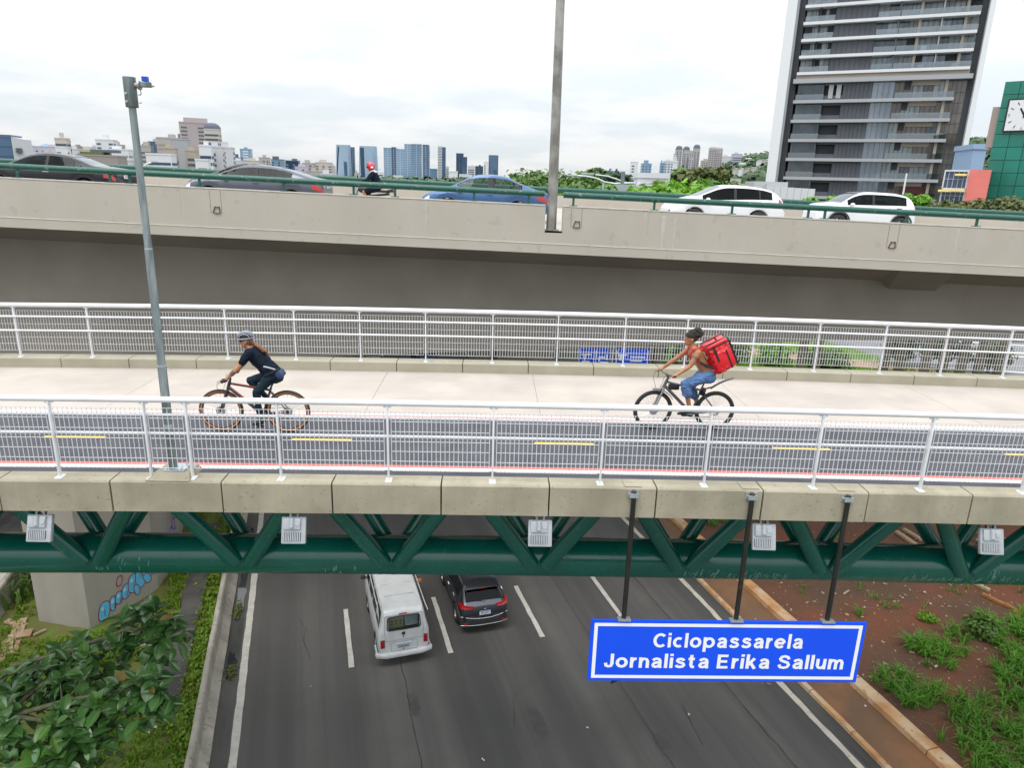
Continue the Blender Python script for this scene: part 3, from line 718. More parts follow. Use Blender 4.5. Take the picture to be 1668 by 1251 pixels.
# ------------------------------------------------------------------ viaduct pier with graffiti
pz1 = -2.1
pier = thing('viaduct_pier', 'grey concrete viaduct pier with graffiti standing on the left verge', 'pier', st(27, -7.7))
PP = {'A': st(24.8, -9.55), 'B': st(23.8, -7.7), 'C': st(26.0, -5.96), 'D': st(27.3, -5.7), 'E': st(31.0, -5.8), 'F': st(31.2, -9.8)}
b = MB(); b.prism([(PP[k].x, PP[k].y) for k in 'ABCDEF'], GZ - .1, pz1); b.build('shaft', G['pier'], pier)
def on_face(a, c, u, z, off=.006):
    p = PP[a].lerp(PP[c], u); d = (PP[c] - PP[a]).normalized(); n = Vector((d.y, -d.x, 0))
    return Vector((p.x, p.y, z)) + n * off
def face_pt(L, z, off):
    """distance L along B-C-D-E"""
    for a, c in (('B', 'C'), ('C', 'D'), ('D', 'E')):
        l = (PP[c] - PP[a]).length
        if L <= l or c == 'E': return on_face(a, c, L / l, z, off)
        L -= l
def bubble(name, m, L, z, w, h, tilt, off, n=22, sq=2.6):
    b = MB(); vs = []
    for i in range(n):
        a = 2 * math.pi * i / n; ca, sa = math.cos(a), math.sin(a)
        x = w * math.copysign(abs(ca) ** (2 / sq), ca); y = h * math.copysign(abs(sa) ** (2 / sq), sa)
        vs.append((L + x * math.cos(tilt) - y * math.sin(tilt), z + x * math.sin(tilt) + y * math.cos(tilt)))
    b.add([face_pt(p[0], p[1], off) for p in vs] + [face_pt(L, z, off)], [(i, (i + 1) % n, n) for i in range(n)])
    return b.build(name, m, pier, fix=False)
# ------------------------------------------------------------------ graffiti lettering on the pier (illegible bubble letters)
for i, (L, z, w, h, t) in enumerate([(.57, -10.52, .20, .34, -.25), (.92, -10.42, .10, .26, -.1), (1.17, -10.33, .12, .22, -.15), (1.47, -10.25, .15, .26, -.2),
                                     (1.80, -10.10, .20, .34, -.15), (2.12, -9.98, .20, .44, -.1), (2.38, -9.85, .17, .42, .1), (2.38, -10.2, .12, .2, .4), (1.9, -10.42, .09, .2, .15)]):
    bubble('graffiti_outline', G['gr_red'], L, z, w + .035, h + .035, t, .004 + i * .002); bubble('graffiti_letter', G['gr_blue'], L, z, w, h, t, .005 + i * .002)
for i, (L, z) in enumerate([(.5, -10.38), (.9, -10.32), (1.15, -10.25), (1.42, -10.15), (1.74, -9.95), (2.06, -9.75), (2.34, -9.62)]):
    bubble('graffiti_shine', G['gr_pale'], L, z, .055, .075, -.2, .0255 + i * .0003); bubble('graffiti_stroke', G['gr_red'], L + .07, z - .2, .012, .14, -.12, .0258 + i * .0003)
for L, z, w, h, t in [(2.70, -9.7, .07, .2, .1), (2.74, -10.1, .08, .12, -.5)]:
    bubble('graffiti_outline', G['gr_red'], L, z, w + .03, h + .03, t, .0065); bubble('graffiti_letter', G['gr_blue'], L, z, w, h, t, .0095)
bubble('graffiti_outline', G['gr_red'], 1.28, -9.72, .13, .21, -.3, .004); bubble('graffiti_letter', G['pier'], 1.28, -9.72, .095, .165, -.3, .008)
bubble('graffiti_outline', G['gr_red'], 2.62, -9.45, .07, .08, .2, .005)
bubble('graffiti_outline', G['gr_violet'], 3.02, -9.85, .24, .36, .1, .004, sq=1.5); bubble('graffiti_letter', G['gr_lilac'], 3.02, -9.80, .17, .28, .1, .008, sq=1.5)
for i, (L, z, w, h, t) in enumerate([(4.9, -9.75, .36, .34, .0), (5.5, -9.55, .22, .3, .5), (5.9, -9.3, .25, .2, .6), (6.0, -9.75, .18, .3, -.3), (5.3, -9.2, .2, .16, .3)]):
    bubble('graffiti_outline', G['gr_violet'], L, z, w, h, t, .004 + i * .0003); bubble('graffiti_letter', G['gr_lilac'] if i == 0 else G['pier'], L, z, w * .7, h * .72, t, .008 + i * .0003)

# ------------------------------------------------------------------ floodlights under the kerb
def floodlight(x, label, tilt):
    th = thing('floodlight', label, 'floodlight', (x, 9.03, -.345 + cz(x)), group='floodlights under the footbridge kerb')
    th.rotation_euler = (math.radians(-20), 0, tilt)
    b = MB(); b.box((0, .0, .0), (.16, .05, .03)); b.box((-.05, 0, -.03), (.03, .05, .07)); b.box((.05, 0, -.03), (.03, .05, .07)); b.build('bracket', G['galv'], th, local=True)
    b = MB(); b.cbox((0, 0, -.25), (.34, .07, .38), .018); b.build('housing', G['lamp_grey'], th, local=True, smooth=40)
    b = MB(); b.cbox((-.02, -.048, -.155), (.24, .04, .16), .012); b.build('driver_box', G['lamp_grey'], th, local=True, smooth=40)
    b = MB(); b.tube([(-.02, -.072, -.07), (-.02, -.072, -.205)], .034, 14); b.tube([(.062, -.062, -.15), (.062, -.078, -.15)], .035, 14); b.build('sensor_tube', G['lamp_grey'], th, local=True, smooth=40)
    b = MB(); b.box((-.02, -.037, -.335), (.25, .006, .115)); b.build('fin_shade_plate', G['lamp_dark'], th, local=True)  # flat dark plate: shade between the fins put into its colour
    b0 = MB(); b0.box((0, 0, 0), (.013, .02, .115)); f0 = b0.build('fin', G['lamp_grey'], th, local=True); f0.location = (-.13, -.046, -.335)
    for i in range(1, 10): put(f0, th, (-.13 + i * .0245, -.046, -.335))
    return th
for x, l, t in ((-6.24, 'grey floodlight left of the first green node, at the far left', .0), (-2.73, 'second grey floodlight from the left, above the grassy barrier', .02), (.745, 'middle grey floodlight above the dark car', .0),
                (3.97, 'grey floodlight beside the middle sign hanger', -.03), (7.32, 'rightmost grey floodlight above the wooden planks', -.05)):
    floodlight(x, l, t)

# ------------------------------------------------------------------ hanging name sign
sg = thing('hanging_sign', 'wide blue sign with white lettering hanging on three black poles below the footbridge', 'sign', (3.6, 8.86, -2.4))
sx0, sx1, sz0, sz1 = 1.545, 5.665, -2.94, -1.885
b = MB(); b.cbox(((sx0 + sx1) / 2, 8.86, (sz0 + sz1) / 2), (sx1 - sx0, .03, sz1 - sz0), .004); b.build('panel', G['sign_blue'], sg)
def rect_frame(b, x0, x1, z0, z1, w, y0, y1):
    b.box2((x0, y0, z1 - w), (x1, y1, z1)); b.box2((x0, y0, z0), (x1, y1, z0 + w))
    b.box2((x0, y0, z0 + w), (x0 + w, y1, z1 - w)); b.box2((x1 - w, y0, z0 + w), (x1, y1, z1 - w))
b = MB(); rect_frame(b, sx0 + .055, sx1 - .055, sz0 + .05, sz1 - .05, .052, 8.8425, 8.8445); b.build('border', G['sign_white'], sg)
b = MB(); rect_frame(b, sx0 + .03, sx1 - .03, sz0 + .03, sz1 - .03, .05, 8.876, 8.91); b.box2((sx0, 8.876, -2.43), (sx1, 8.905, -2.38)); b.build('back_frame', G['galv'], sg)
def text_part(name, s, width, x, z, y, m, par, bold=.028, space=1.08, height=None, mw=None, shear=0.0):
    cu = bpy.data.curves.new(name, 'FONT'); cu.body = s; cu.size = 1.0; cu.offset = bold; cu.space_character = space; cu.align_x = 'CENTER'; cu.resolution_u = 4; cu.extrude = .0
    o = bpy.data.objects.new(name, cu); COL.objects.link(o)
    bpy.context.view_layer.update()
    me = bpy.data.meshes.new_from_object(o.evaluated_get(bpy.context.evaluated_depsgraph_get()))
    bpy.data.objects.remove(o)
    x0 = min(v.co.x for v in me.vertices); x1 = max(v.co.x for v in me.vertices)
    k = width / (x1 - x0); kh = k
    if height: z0_ = 0; z1_ = max(v.co.y for v in me.vertices); kh = height / z1_
    for v in me.vertices: v.co = Vector(((v.co.x - (x0 + x1) / 2) * k, 0.0, v.co.y * kh))
    if par is not None and mw is None:
        inv = world_of(par).inverted()
        for v in me.vertices: v.co = inv @ (v.co + Vector((x, y, z)))
    elif mw is not None:
        for v in me.vertices: v.co = mw @ v.co
    me.materials.clear(); me.materials.append(m)
    t = bpy.data.objects.new(name, me); COL.objects.link(t); t.parent = par
    return t
# bold grotesque letters drawn as thick strokes (units: cap height 1)
def _arc(cx, cy, rx, ry, a0, a1, n=12): return [(cx + rx * math.cos(math.radians(a0 + (a1 - a0) * i / n)), cy + ry * math.sin(math.radians(a0 + (a1 - a0) * i / n))) for i in range(n + 1)]
_h = .100; _o = (.36, .375, .265, .285)
GL = {'o': [_arc(*_o, 0, 360, 20)], 'c': [_arc(*_o, 52, 308)], 'e': [_arc(*_o, 5, 318), [(.10, .375), (.625, .375)]], 'i': [[(.1, 0), (.1, .75)], [(.1, .86), (.1, 1.03)]], 'l': [[(.1, 0), (.1, 1.03)]],
      'p': [[(.1, -.28), (.1, .75)], _arc(.37, .375, .27, .285, 0, 360, 20)], 'r': [[(.1, 0), (.1, .75)], [(.12, .40), (.16, .55), (.27, .64), (.39, .65)]],
      's': [[(.53, .53), (.46, .63), (.32, .665), (.17, .63), (.13, .54), (.20, .45), (.36, .39), (.50, .33), (.55, .22), (.48, .12), (.32, .085), (.15, .11), (.08, .22)]],
      'a': [[(.11, .53), (.18, .63), (.33, .67), (.48, .62), (.525, .50), (.525, .18), (.56, 0)], [(.52, .44), (.36, .40), (.18, .35), (.11, .23), (.15, .12), (.28, .08), (.43, .13), (.52, .25)]],
      'n': [[(.1, 0), (.1, .75)], [(.11, .42), (.17, .58), (.31, .66), (.45, .62), (.52, .48), (.52, 0)]], 'm': [[(.1, 0), (.1, .75)], [(.11, .42), (.17, .58), (.29, .66), (.41, .62), (.47, .48), (.47, 0)], [(.48, .42), (.54, .58), (.66, .66), (.78, .62), (.84, .48), (.84, 0)]],
      'u': [[(.52, .75), (.52, 0)], [(.51, .33), (.45, .17), (.31, .09), (.17, .13), (.1, .27), (.1, .75)]], 't': [[(.2, .95), (.2, .22), (.25, .10), (.40, .085)], [(.02, .665), (.40, .665)]], 'k': [[(.1, 0), (.1, 1.03)], [(.14, .28), (.50, .75)], [(.27, .44), (.56, 0)]],
      'J': [[(.48, 1), (.48, .28), (.42, .12), (.28, .09), (.14, .13), (.09, .34)]], 'E': [[(.1, 0), (.1, 1)], [(.1, .91), (.64, .91)], [(.1, .51), (.60, .51)], [(.1, .09), (.66, .09)]], 'C': [_arc(.46, .5, .35, .415, 45, 315, 16)],
      'S': [[(.66, .70), (.58, .86), (.40, .915), (.20, .87), (.13, .74), (.20, .61), (.40, .53), (.60, .45), (.68, .30), (.60, .14), (.40, .085), (.18, .13), (.09, .31)]]}
def letters(s, width, x, z, y, height, m, par):
    adv = 0; place = []
    for ch in s:
        if ch == ' ': adv += .36; continue
        w = max(p[0] for q in GL[ch] for p in q) + _h; place.append((ch, adv)); adv += w + (.05 if ch == 'r' else .125)
    k = width / (adv - .125); kz = height
    for ch, a in place:
        b = MB()
        for si, pl in enumerate(GL[ch]):
            n = len(pl); cl = pl[0] == pl[-1] or (abs(pl[0][0] - pl[-1][0]) < 1e-6 and abs(pl[0][1] - pl[-1][1]) < 1e-6); L_, R_ = [], []
            for i, p in enumerate(pl):
                if cl: q0, q1 = pl[i - 1] if i else pl[-2], pl[(i + 1) % n] if i < n - 1 else pl[1]
                else: q0, q1 = pl[max(i - 1, 0)], pl[min(i + 1, n - 1)]
                dx, dz = q1[0] - q0[0], q1[1] - q0[1]; l = math.hypot(dx, dz) or 1
                nx, nz = -dz / l * _h, dx / l * _h * .9; yy = y - .0004 * si
                L_.append(Vector((x - width / 2 + (a + p[0] + nx) * k, yy, z + (p[1] + nz) * kz))); R_.append(Vector((x - width / 2 + (a + p[0] - nx) * k, yy, z + (p[1] - nz) * kz)))
            b.grid([L_, R_])
        b.build('letter', m, par, fix=False)
letters('Ciclopassarela', 2.26, 3.62, -2.345, 8.842, .245, G['sign_white'], sg)
letters('Jornalista Erika Sallum', 3.64, 3.60, -2.705, 8.842, .245, G['sign_white'], sg)
for x in (2.03, 3.70, 5.07):
    zt = .12 + cz(x)
    b = MB(); b.tube([(x, 8.875, zt), (x, 8.875, sz1 + .02)], .036, 14); b.build('hanger_pole', G['black_steel'], sg, smooth=50)
    b = MB(); b.box((x - .055, 8.915, zt - .05), (.05, .02, .10)); b.box((x + .055, 8.915, zt - .05), (.05, .02, .10)); b.box((x, 8.845, zt - .05), (.13, .012, .07))
    for q in (-.055, .055): b.tube([(x + q, 8.91, zt - .05), (x + q, 8.875, zt - .05)], .013, 8)
    b.build('clamp', G['galv_light'], sg)
    b = MB(); b.box2((x - .12, 8.95, .157 + cz(x)), (x + .12, 9.21, .162 + cz(x))); b.build('kerb_plate', G['kerb'], sg)
    b = MB(); b.box((x, 8.86, sz1 + .012), (.19, .10, .022)); b.build('foot_plate', G['galv_light'], sg)
b = MB(); b.add([(1.93, 8.86, -2.95), (2.03, 8.86, -2.95), (1.91, 8.87, -3.03), (1.93, 8.9, -2.95)], [(0, 1, 2), (0, 2, 3), (1, 3, 2)]); b.build('torn_strip', G['black'], sg)

# ------------------------------------------------------------------ galvanised pole on the near kerb
px0, py0 = -4.41, 9.15; pc = cz(px0)
pl = thing('galvanised_pole', 'tall galvanised pole with a small blue-topped sensor on the near kerb', 'pole', (px0, py0, .15 + pc))
b = MB(); b.add([(px0 - .3, 8.93, .155 + pc), (px0 + .3, 8.93, .155 + pc), (px0 + .3, 9.4, .155 + pc), (px0 - .3, 9.4, .155 + pc), (px0 - .17, 9.03, .24 + pc), (px0 + .27, 9.03, .24 + pc), (px0 + .27, 9.34, .24 + pc), (px0 - .17, 9.34, .24 + pc)],
                [(4, 5, 6, 7), (0, 1, 5, 4), (1, 2, 6, 5), (2, 3, 7, 6), (3, 0, 4, 7), (0, 3, 2, 1)]); b.build('plinth', G['kerb'], pl)
b = MB(); b.cbox((px0 + .04, py0 + .03, .252 + pc), (.28, .26, .022), .004)
for q in (-.1, .1):
    for w in (-.09, .09): b.tube([(px0 + .04 + q, py0 + .03 + w, .26 + pc), (px0 + .04 + q, py0 + .03 + w, .30 + pc)], .014, 6)
b.build('base_plate', G['galv_light'], pl)
b = MB(); b.tube([(px0, py0, .26 + pc), (px0, py0, 1.75), (px0, py0, 1.76), (px0, py0, 3.3), (px0, py0, 3.31), (px0, py0, 5.2)], [.058, .056, .051, .049, .045, .042], 22); b.build('shaft', G['galv'], pl, smooth=50)
b = MB()
for z in (.92, 1.76, 3.3): b.tube([(px0, py0, z - .02), (px0, py0, z + .02)], .061 - .004 * z, 22)
b.build('joint_band', G['galv_light'], pl, smooth=50)
b = MB(); b.lathe([(.068, 5.0), (.072, 5.005), (.072, 5.34), (.064, 5.34), (.064, 5.32), (.0, 5.32)], 24, (px0, py0, 0)); b.build('top_collar', G['galv'], pl, smooth=40)
for z in (5.06, 5.15):
    for q in (-.02, .09):
        b = MB(); d = Vector((q, -.07 if q < 0 else 0, 0)); p = Vector((px0, py0, z)) + d
        e = Vector((0, -.02, 0)) if q < 0 else Vector((.025, 0, 0)); b.tube([p, p + e], .013, 6); b.build('bolt', G['galv_light'], pl)
cb = thing('pole_sensor', 'small grey sensor arm with a blue block on top of the galvanised pole', 'sensor', (px0 + .1, py0, 5.26))
b = MB(); b.tube([(px0 + .06, py0, 5.25), (px0 + .11, py0, 5.25)], .035, 14); b.tube([(px0 + .105, py0, 5.25), (px0 + .125, py0, 5.25)], .052, 14); b.build('mount', G['pole_grey'], cb, smooth=50)
b = MB(); b.cbox((px0 + .185, py0, 5.262), (.13, .06, .062), .008); b.add([(px0 + .24, py0 - .03, 5.265), (px0 + .24, py0 + .03, 5.265), (px0 + .305, py0, 5.245), (px0 + .24, py0 - .03, 5.235), (px0 + .24, py0 + .03, 5.235)], [(0, 1, 2), (3, 2, 4), (0, 2, 3), (1, 4, 2), (0, 3, 4, 1)]); b.build('arm', G['galv'], cb)
b = MB(); b.cbox((px0 + .19, py0, 5.325), (.068, .055, .055), .006); b.build('blue_block', mat('blue_plastic', (.01, .07, .5), rough=.3), cb)
b = MB(); b.tube([(px0 + .12, py0, 5.2), (px0 + .125, py0, 5.15)], .004, 6); b.build('wire', G['black'], cb)

# ------------------------------------------------------------------ tall street light pole in the parapet notch
lx, ly = 1.70, 21.16; lz = vz(lx) - .698
sp = thing('street_light_pole', 'tall weathered grey steel pole rising from the notch in the viaduct parapet', 'pole', (lx, ly, lz))
b = MB(); b.tube([(lx, ly, lz + .02), (lx, ly, lz + 3), (lx - .015, ly, lz + 6), (lx - .02, ly, lz + 12)], [.150, .135, .125, .10], 22); b.build('shaft', G['pole_grey'], sp, smooth=60)
b = MB(); b.cbox((lx, ly, lz + .012), (.44, .28, .024), .004)
for k in range(4):
    a = math.pi / 4 + k * math.pi / 2; d = Vector((math.cos(a), math.sin(a), 0))
    b.add([Vector((lx, ly, lz + .02)) + d * .14, Vector((lx, ly, lz + .02)) + d * .24 * .85, Vector((lx, ly, lz + .2)) + d * .14], [(0, 1, 2)])
b.build('base_plate', G['pole_grey'], sp)

# ------------------------------------------------------------------ cars
def wheel(par, x, y, r, w, m_rim):
    s = 1 if y > 0 else -1
    t = MB(); hw = w / 2
    t.lathe([(r * .62, -hw), (r * .9, -hw), (r * .98, -hw * .75), (r, -hw * .3), (r, hw * .3), (r * .98, hw * .75), (r * .9, hw), (r * .62, hw)], 28, (x, y, r), 'Y')
    o = t.build('wheel', G['rubber'], par, smooth=50, local=True)
    t = MB(); yo = y + s * hw * .55
    t.lathe([(r * .64, 0), (r * .6, s * .03), (r * .56, 0), (r * .54, -s * .04)], 28, (x, yo, r), 'Y')
    for k in range(5):
        a = 2 * math.pi * k / 5; d = Vector((math.cos(a), 0, math.sin(a))); n = Vector((-math.sin(a), 0, math.cos(a))); c = Vector((x, yo, r))
        t.add([c + d * .03 - n * .045, c + d * .03 + n * .045, c + d * r * .6 + n * .03, c + d * r * .6 - n * .03], [(0, 1, 2, 3)])
    t.lathe([(0, s * .02), (.06, s * .015), (.07, -s * .02)], 12, (x, yo, r), 'Y')
    t.build('rim', m_rim, o, local=True)
    return o

def car(P, name, label, cat, mw):
    """lofted body: side windows, windscreen and lamps are cells of the same surface, built as parts"""
    th = thing(name, label, cat, mw=mw)
    L, W = P['L'], P['W']; x0, x1 = -L / 2, L / 2
    xs = set(x0 + L * i / 66 for i in range(67))
    for a, c in P['side']: xs |= {a, c}
    for a, c in (P['wind'], P['back']): xs |= {a, c}
    xs |= {x0 + .02, x0 + .06, x1 - .02, x1 - .06}
    xs = sorted(x for x in xs if x0 <= x <= x1); xs = [x for i, x in enumerate(xs) if i == 0 or x - xs[i - 1] > .012]
    plan = P.get('plan', [(x0, .80), (x0 + .06, .86), (x0 + .2, .935), (x0 + .6, .985), (x0 + 1.2, 1), (x1 - 1.1, 1), (x1 - .5, .965), (x1 - .2, .885), (x1 - .06, .79), (x1, .70)])
    wro = P['wr']; lean = P.get('lean', 0.0)
    sill0 = P.get('sill', .22); ra = P['r'] + .055
    def sect(x):
        top = smooth_interp(P['top'], x); bel = min(smooth_interp(P['belt'], x), top - .015)
        wb = W * smooth_interp(plan, x)
        wr = min(W * smooth_interp(wro, x), wb * .97)
        si = sill0 + (.12 * max(0, (x0 + .25 - x) / .25) if x < x0 + .25 else (.1 * max(0, (x - x1 + .25) / .25)))
        for xw in P['axles']:
            if abs(x - xw) < ra: si = max(si, P['r'] + math.sqrt(ra * ra - (x - xw) ** 2) - .02)
        si = min(si, bel - .12)
        h = bel - si; g = top - bel
        pts = [(0, si), (wb * .88, si), (wb * .965, si + .10 * h), (wb * .995, si + .45 * h), (wb, si + .72 * h), (wb * .985, si + .9 * h), (wb * .955, bel)]
        for t in (.10, .36, .62, .88): pts.append((wb * .945 + (wr - wb * .945) * t, bel + g * .94 * t))
        pts += [(wr * .955, bel + g * .955), (wr * .86, bel + g * .988), (wr * .5, top + .004), (0, top + .012)]
        return pts
    S = [sect(x) for x in xs]; nj = len(S[0]); nx = len(xs)
    JG0, JG1 = 7, 10                                   # glass rows between these
    def V(i, j, s, off=0.0):
        y, z = S[i][j]
        x = xs[i] + (lean * max(0, z - P['belt'][0][1]) if xs[i] < x0 + .5 else 0)
        p = Vector((x, s * y, z))
        if off:
            y2, z2 = S[i][min(j + 1, nj - 1)]; y3, z3 = S[i][max(j - 1, 0)]
            i2, i3 = min(i + 1, nx - 1), max(i - 1, 0)
            du = Vector((0, s * (y2 - y3), z2 - z3)); dv = Vector((xs[i2] - xs[i3], s * (S[i2][j][0] - S[i3][j][0]), S[i2][j][1] - S[i3][j][1]))
            n = du.cross(dv) * (-s); n = n.normalized() if n.length > 1e-9 else Vector((0, 0, 1))
            if n.z < -.2 and j > 6: n = -n
            p += n * off
        return p
    cells = {}
    sd_ = P['side']; pil = [(max(a, sd_[k + 1][0]) if 0 else sd_[k + 1][1], a) for k, (a, c_) in enumerate(sd_[:-1])] if P.get('pillars', True) else []
    def owner(i, j):
        xm = (xs[i] + xs[i + 1]) / 2
        if JG0 <= j < JG1 and any(min(p, q) <= xm <= max(p, q) for p, q in pil): return ('door_pillar', 1 + [min(p, q) <= xm <= max(p, q) for p, q in pil].index(True))
        if JG0 <= j < JG1 and S[i][nj - 1][1] - S[i][6][1] > .13:
            for k, (a, c) in enumerate(P['side']):
                if a <= xm <= c: return ('side_window', k)
        if j >= nj - 4:
            if P['wind'][0] <= xm <= P['wind'][1]: return ('windscreen', 0)
            if P['back'][0] <= xm <= P['back'][1]: return ('rear_window', 0)
        for nme, a, c, j0, j1 in P.get('lamps', ()):
            if a <= xm <= c and j0 <= j < j1: return (nme, 0)
        for nme, a, c, j0, j1 in P.get('trim', ()):
            if a <= xm <= c and j0 <= j < j1: return (nme, 0)
        return None
    for i in range(nx - 1):
        for j in range(nj - 1):
            cells.setdefault(owner(i, j), []).append((i, j))
    def patch(name, cl, m, s_list, off, par=th, smooth=40):
        b = MB(); ix = {}; vs = []; fs = []
        def vid(i, j, s):
            k = (i, j, s if S[i][j][0] > 1e-6 else 1)
            if k not in ix: ix[k] = len(vs); vs.append(V(i, j, s, off))
            return ix[k]
        for s in s_list:
            for i, j in cl:
                q = (vid(i, j, s), vid(i + 1, j, s), vid(i + 1, j + 1, s), vid(i, j + 1, s))
                q = tuple(dict.fromkeys(q))
                if len(q) >= 3: fs.append(q)
        b.add(vs, fs); return b, b
    body, _ = patch('body', cells[None], P['paint'], (1, -1), 0)
    hole = P.get('rear_hole')
    # end caps made of strips across the width
    for e, i in ((0, 0), (1, nx - 1)):
        for j in range(nj - 1):
            a, c = V(i, j, 1), V(i, j + 1, 1); d, f = V(i, j + 1, -1), V(i, j, -1)
            if e == 0 and hole and hole[0] <= j < hole[1]:
                k = hole[2]
                for s in (1, -1):
                    p, q = V(i, j, s), V(i, j + 1, s)
                    body.add([p, q, Vector((q.x, s * k, q.z)), Vector((p.x, s * k, p.z))], [(0, 1, 2, 3)])
            else: body.add([a, c, d, f], [(0, 1, 2, 3)])
    bo = body.build('body', P['paint'], th, smooth=32, local=True)
    gl = P['glass']
    for key, cl in cells.items():
        if key is None: continue
        nme = key[0]
        if nme == 'side_window':
            for s in (1, -1): patch(nme, cl, gl, (s,), -.006)[0].build(nme, gl, th, smooth=60, local=True)
        elif nme in ('windscreen', 'rear_window'):
            patch(nme, cl, gl, (1, -1), -.006)[0].build(nme, P.get('glass_fr', gl), th, smooth=60, local=True)
        else:
            mm = G['black'] if nme == 'door_pillar' else P['mats'][nme]
            if nme in ('headlight', 'taillight', 'indicator', 'door_pillar'):
                for s in (1, -1): patch(nme, cl, mm, (s,), .004)[0].build(nme, mm, th, smooth=40, local=True)
            else: patch(nme, cl, mm, (1, -1), .003)[0].build(nme, mm, th, smooth=40, local=True)
    # dark window pillars just inside, floor, seats
    b = MB(); b.box2((x0 + .35, -W * .8, sill0 + .05), (x1 - .4, W * .8, .62)); b.build('floor_pan', G['black'], th, local=True)
    if P.get('seats', True):
        cx = P['cabin']
        for yy in (-.36, .36):
            b = MB(); b.cbox((cx, yy, .72), (.5, .46, .16), .05); b.cbox((cx - .27, yy, 1.0), (.14, .44, .56), .06, mx=Matrix.Rotation(-.2, 3, 'Y')); b.cbox((cx - .36, yy, 1.30), (.09, .24, .17), .035); b.build('seat', G['seat'], th, local=True, smooth=50)
        b = MB(); b.cbox((cx - .95, 0, .72), (.5, 1.2, .16), .05); b.cbox((cx - 1.2, 0, .95), (.14, 1.2, .5), .06); b.build('rear_seat', G['seat'], th, local=True, smooth=50)
    for xw in P['axles']:
        for s in (1, -1): wheel(th, xw, s * (W - .115), P['r'], .2, P.get('rim', G['alloy']))
    # mirrors and door handles
    mx_ = P.get('mirror')
    if mx_:
        i = min(range(nx), key=lambda k: abs(xs[k] - mx_))
        for s in (1, -1):
            y, z = S[i][6]; b = MB(); b.ell((mx_, s * (y + .11), z + .06), (.085, .10, .065), 12, 8); b.box((mx_ + .02, s * (y + .03), z + .03), (.05, .1, .03)); b.build('mirror', P.get('mirror_mat', P['paint']), th, local=True, smooth=60)
    for hx in P.get('handles', ()):
        i = min(range(nx), key=lambda k: abs(xs[k] - hx))
        for s in (1, -1):
            y, z = S[i][5]; b = MB(); b.cbox((hx, s * (y + .012), z - .02), (.20, .035, .03), .008); b.build('door_handle', P.get('handle_mat', P['paint']), th, local=True)
    # door shut lines
    for hx in P.get('seams', ()):
        i = min(range(1, nx - 1), key=lambda k: abs(xs[k] - hx))
        for s in (1, -1):
            b = MB(); vs = []
            for j in range(2, 7):
                p = V(i, j, s, .002); vs += [p - Vector((.004, 0, 0)), p + Vector((.004, 0, 0))]
            b.add(vs, [(2 * q, 2 * q + 1, 2 * q + 3, 2 * q + 2) for q in range(4)]); b.build('door_seam', G['black'], th, local=True, fix=False)
    return th, V, xs, S
def plate(par, mx, w, h, m, bars=7, band=None):
    b = MB(); b.cbox((0, 0, 0), (.012, w, h), .003); 
    o = b.build('licence_plate', m, par, local=True); o.matrix_local = mx
    b = MB()
    for i in range(bars): b.box((-.0075, -w * .40 + (i + .5) * w * .8 / bars, -h * .08), (.002, w * .055, h * .42))
    c = b.build('plate_characters', G['plate_ink'], o, local=True)
    if band: b = MB(); b.box((-.0075, 0, h * .37), (.002, w * .96, h * .2)); b.build('plate_band', band, o, local=True)
    return o

VP = math.atan(.0218)
def on_via(px, py, Y):
    p = at_y(px, py, Y); x = p.x
    z = vz(x) - .71 + (Y - 21.3) / 17.1 * .21
    f = Vector((-math.cos(VP), 0, math.sin(VP))); l = Vector((0, -1, 0)); u = f.cross(l)
    return Matrix.Translation((x, Y, z)) @ Matrix((f, l, u)).transposed().to_4x4()

def sedan(L, H, paint_, glass_, **k):
    h = L / 2
    P = dict(L=L, W=.89, r=.325, axles=(h - .95, -h + 1.02), paint=paint_, glass=glass_, cabin=.05,
             top=[(-h, .80), (-h + .05, .97), (-h + .15, 1.035), (-h + .45, 1.075), (-1.62, 1.12), (-1.15, 1.28), (-.7, H - .045), (-.2, H), (.15, H - .02), (.5, H - .10), (1.0, 1.14), (1.35, 1.0), (h - .55, .90), (h - .22, .80), (h - .06, .66), (h, .56)],
             belt=[(-h, .72), (-h + .3, .93), (-1.4, .97), (0, .935), (1.1, .90), (h - .5, .80), (h, .52)],
             wr=[(-h, .80), (-1.7, .74), (-1.0, .66), (0, .655), (.6, .67), (1.2, .76), (h, .70)],
             side=[(-.12, .98), (-1.02, -.22), (-1.32, -1.05)], wind=(.36, 1.22), back=(-1.6, -.86),
             lamps=[('headlight', h - .34, h - .05, 4, 7), ('taillight', -h + .02, -h + .36, 4, 6)],
             mats=dict(headlight=G['white_lens'], taillight=G['red_lens'], indicator=G['amber_lens'], bumper=G['plastic'], grille=G['plastic'], cladding=G['plastic']),
             mirror=.82, handles=(-.18, -1.1), seams=(.92, -.17, -1.12))
    P.update(k); return P
c, V, xs, S = car(sedan(4.85, 1.46, G['p_dark'], G['glass_mid'], handle_mat=G['chrome'], back=(-1.72, -.9)), 'sedan_car', 'dark graphite sedan at the left end of the viaduct, cut by the picture edge', 'car', on_via(92, 290, 25.8))
plate(c, Matrix.Translation((-2.43, 0, .80)), .42, .14, G['plate_white'])
c, V, xs, S = car(sedan(4.66, 1.42, G['p_grey'], G['glass_mid'], glass_fr=G['glass_mid'],
    top=[(-2.33, .80), (-2.28, 1.0), (-2.2, 1.06), (-1.95, 1.10), (-1.5, 1.22), (-1.0, 1.345), (-.5, 1.41), (-.05, 1.42), (.3, 1.385), (.7, 1.26), (1.15, 1.06), (1.4, .975), (1.8, .88), (2.1, .77), (2.27, .64), (2.33, .55)], back=(-1.75, -.95)),
    'sedan_car', 'silver grey fastback sedan ahead of the motorcyclist', 'car', on_via(421, 300, 24.8))
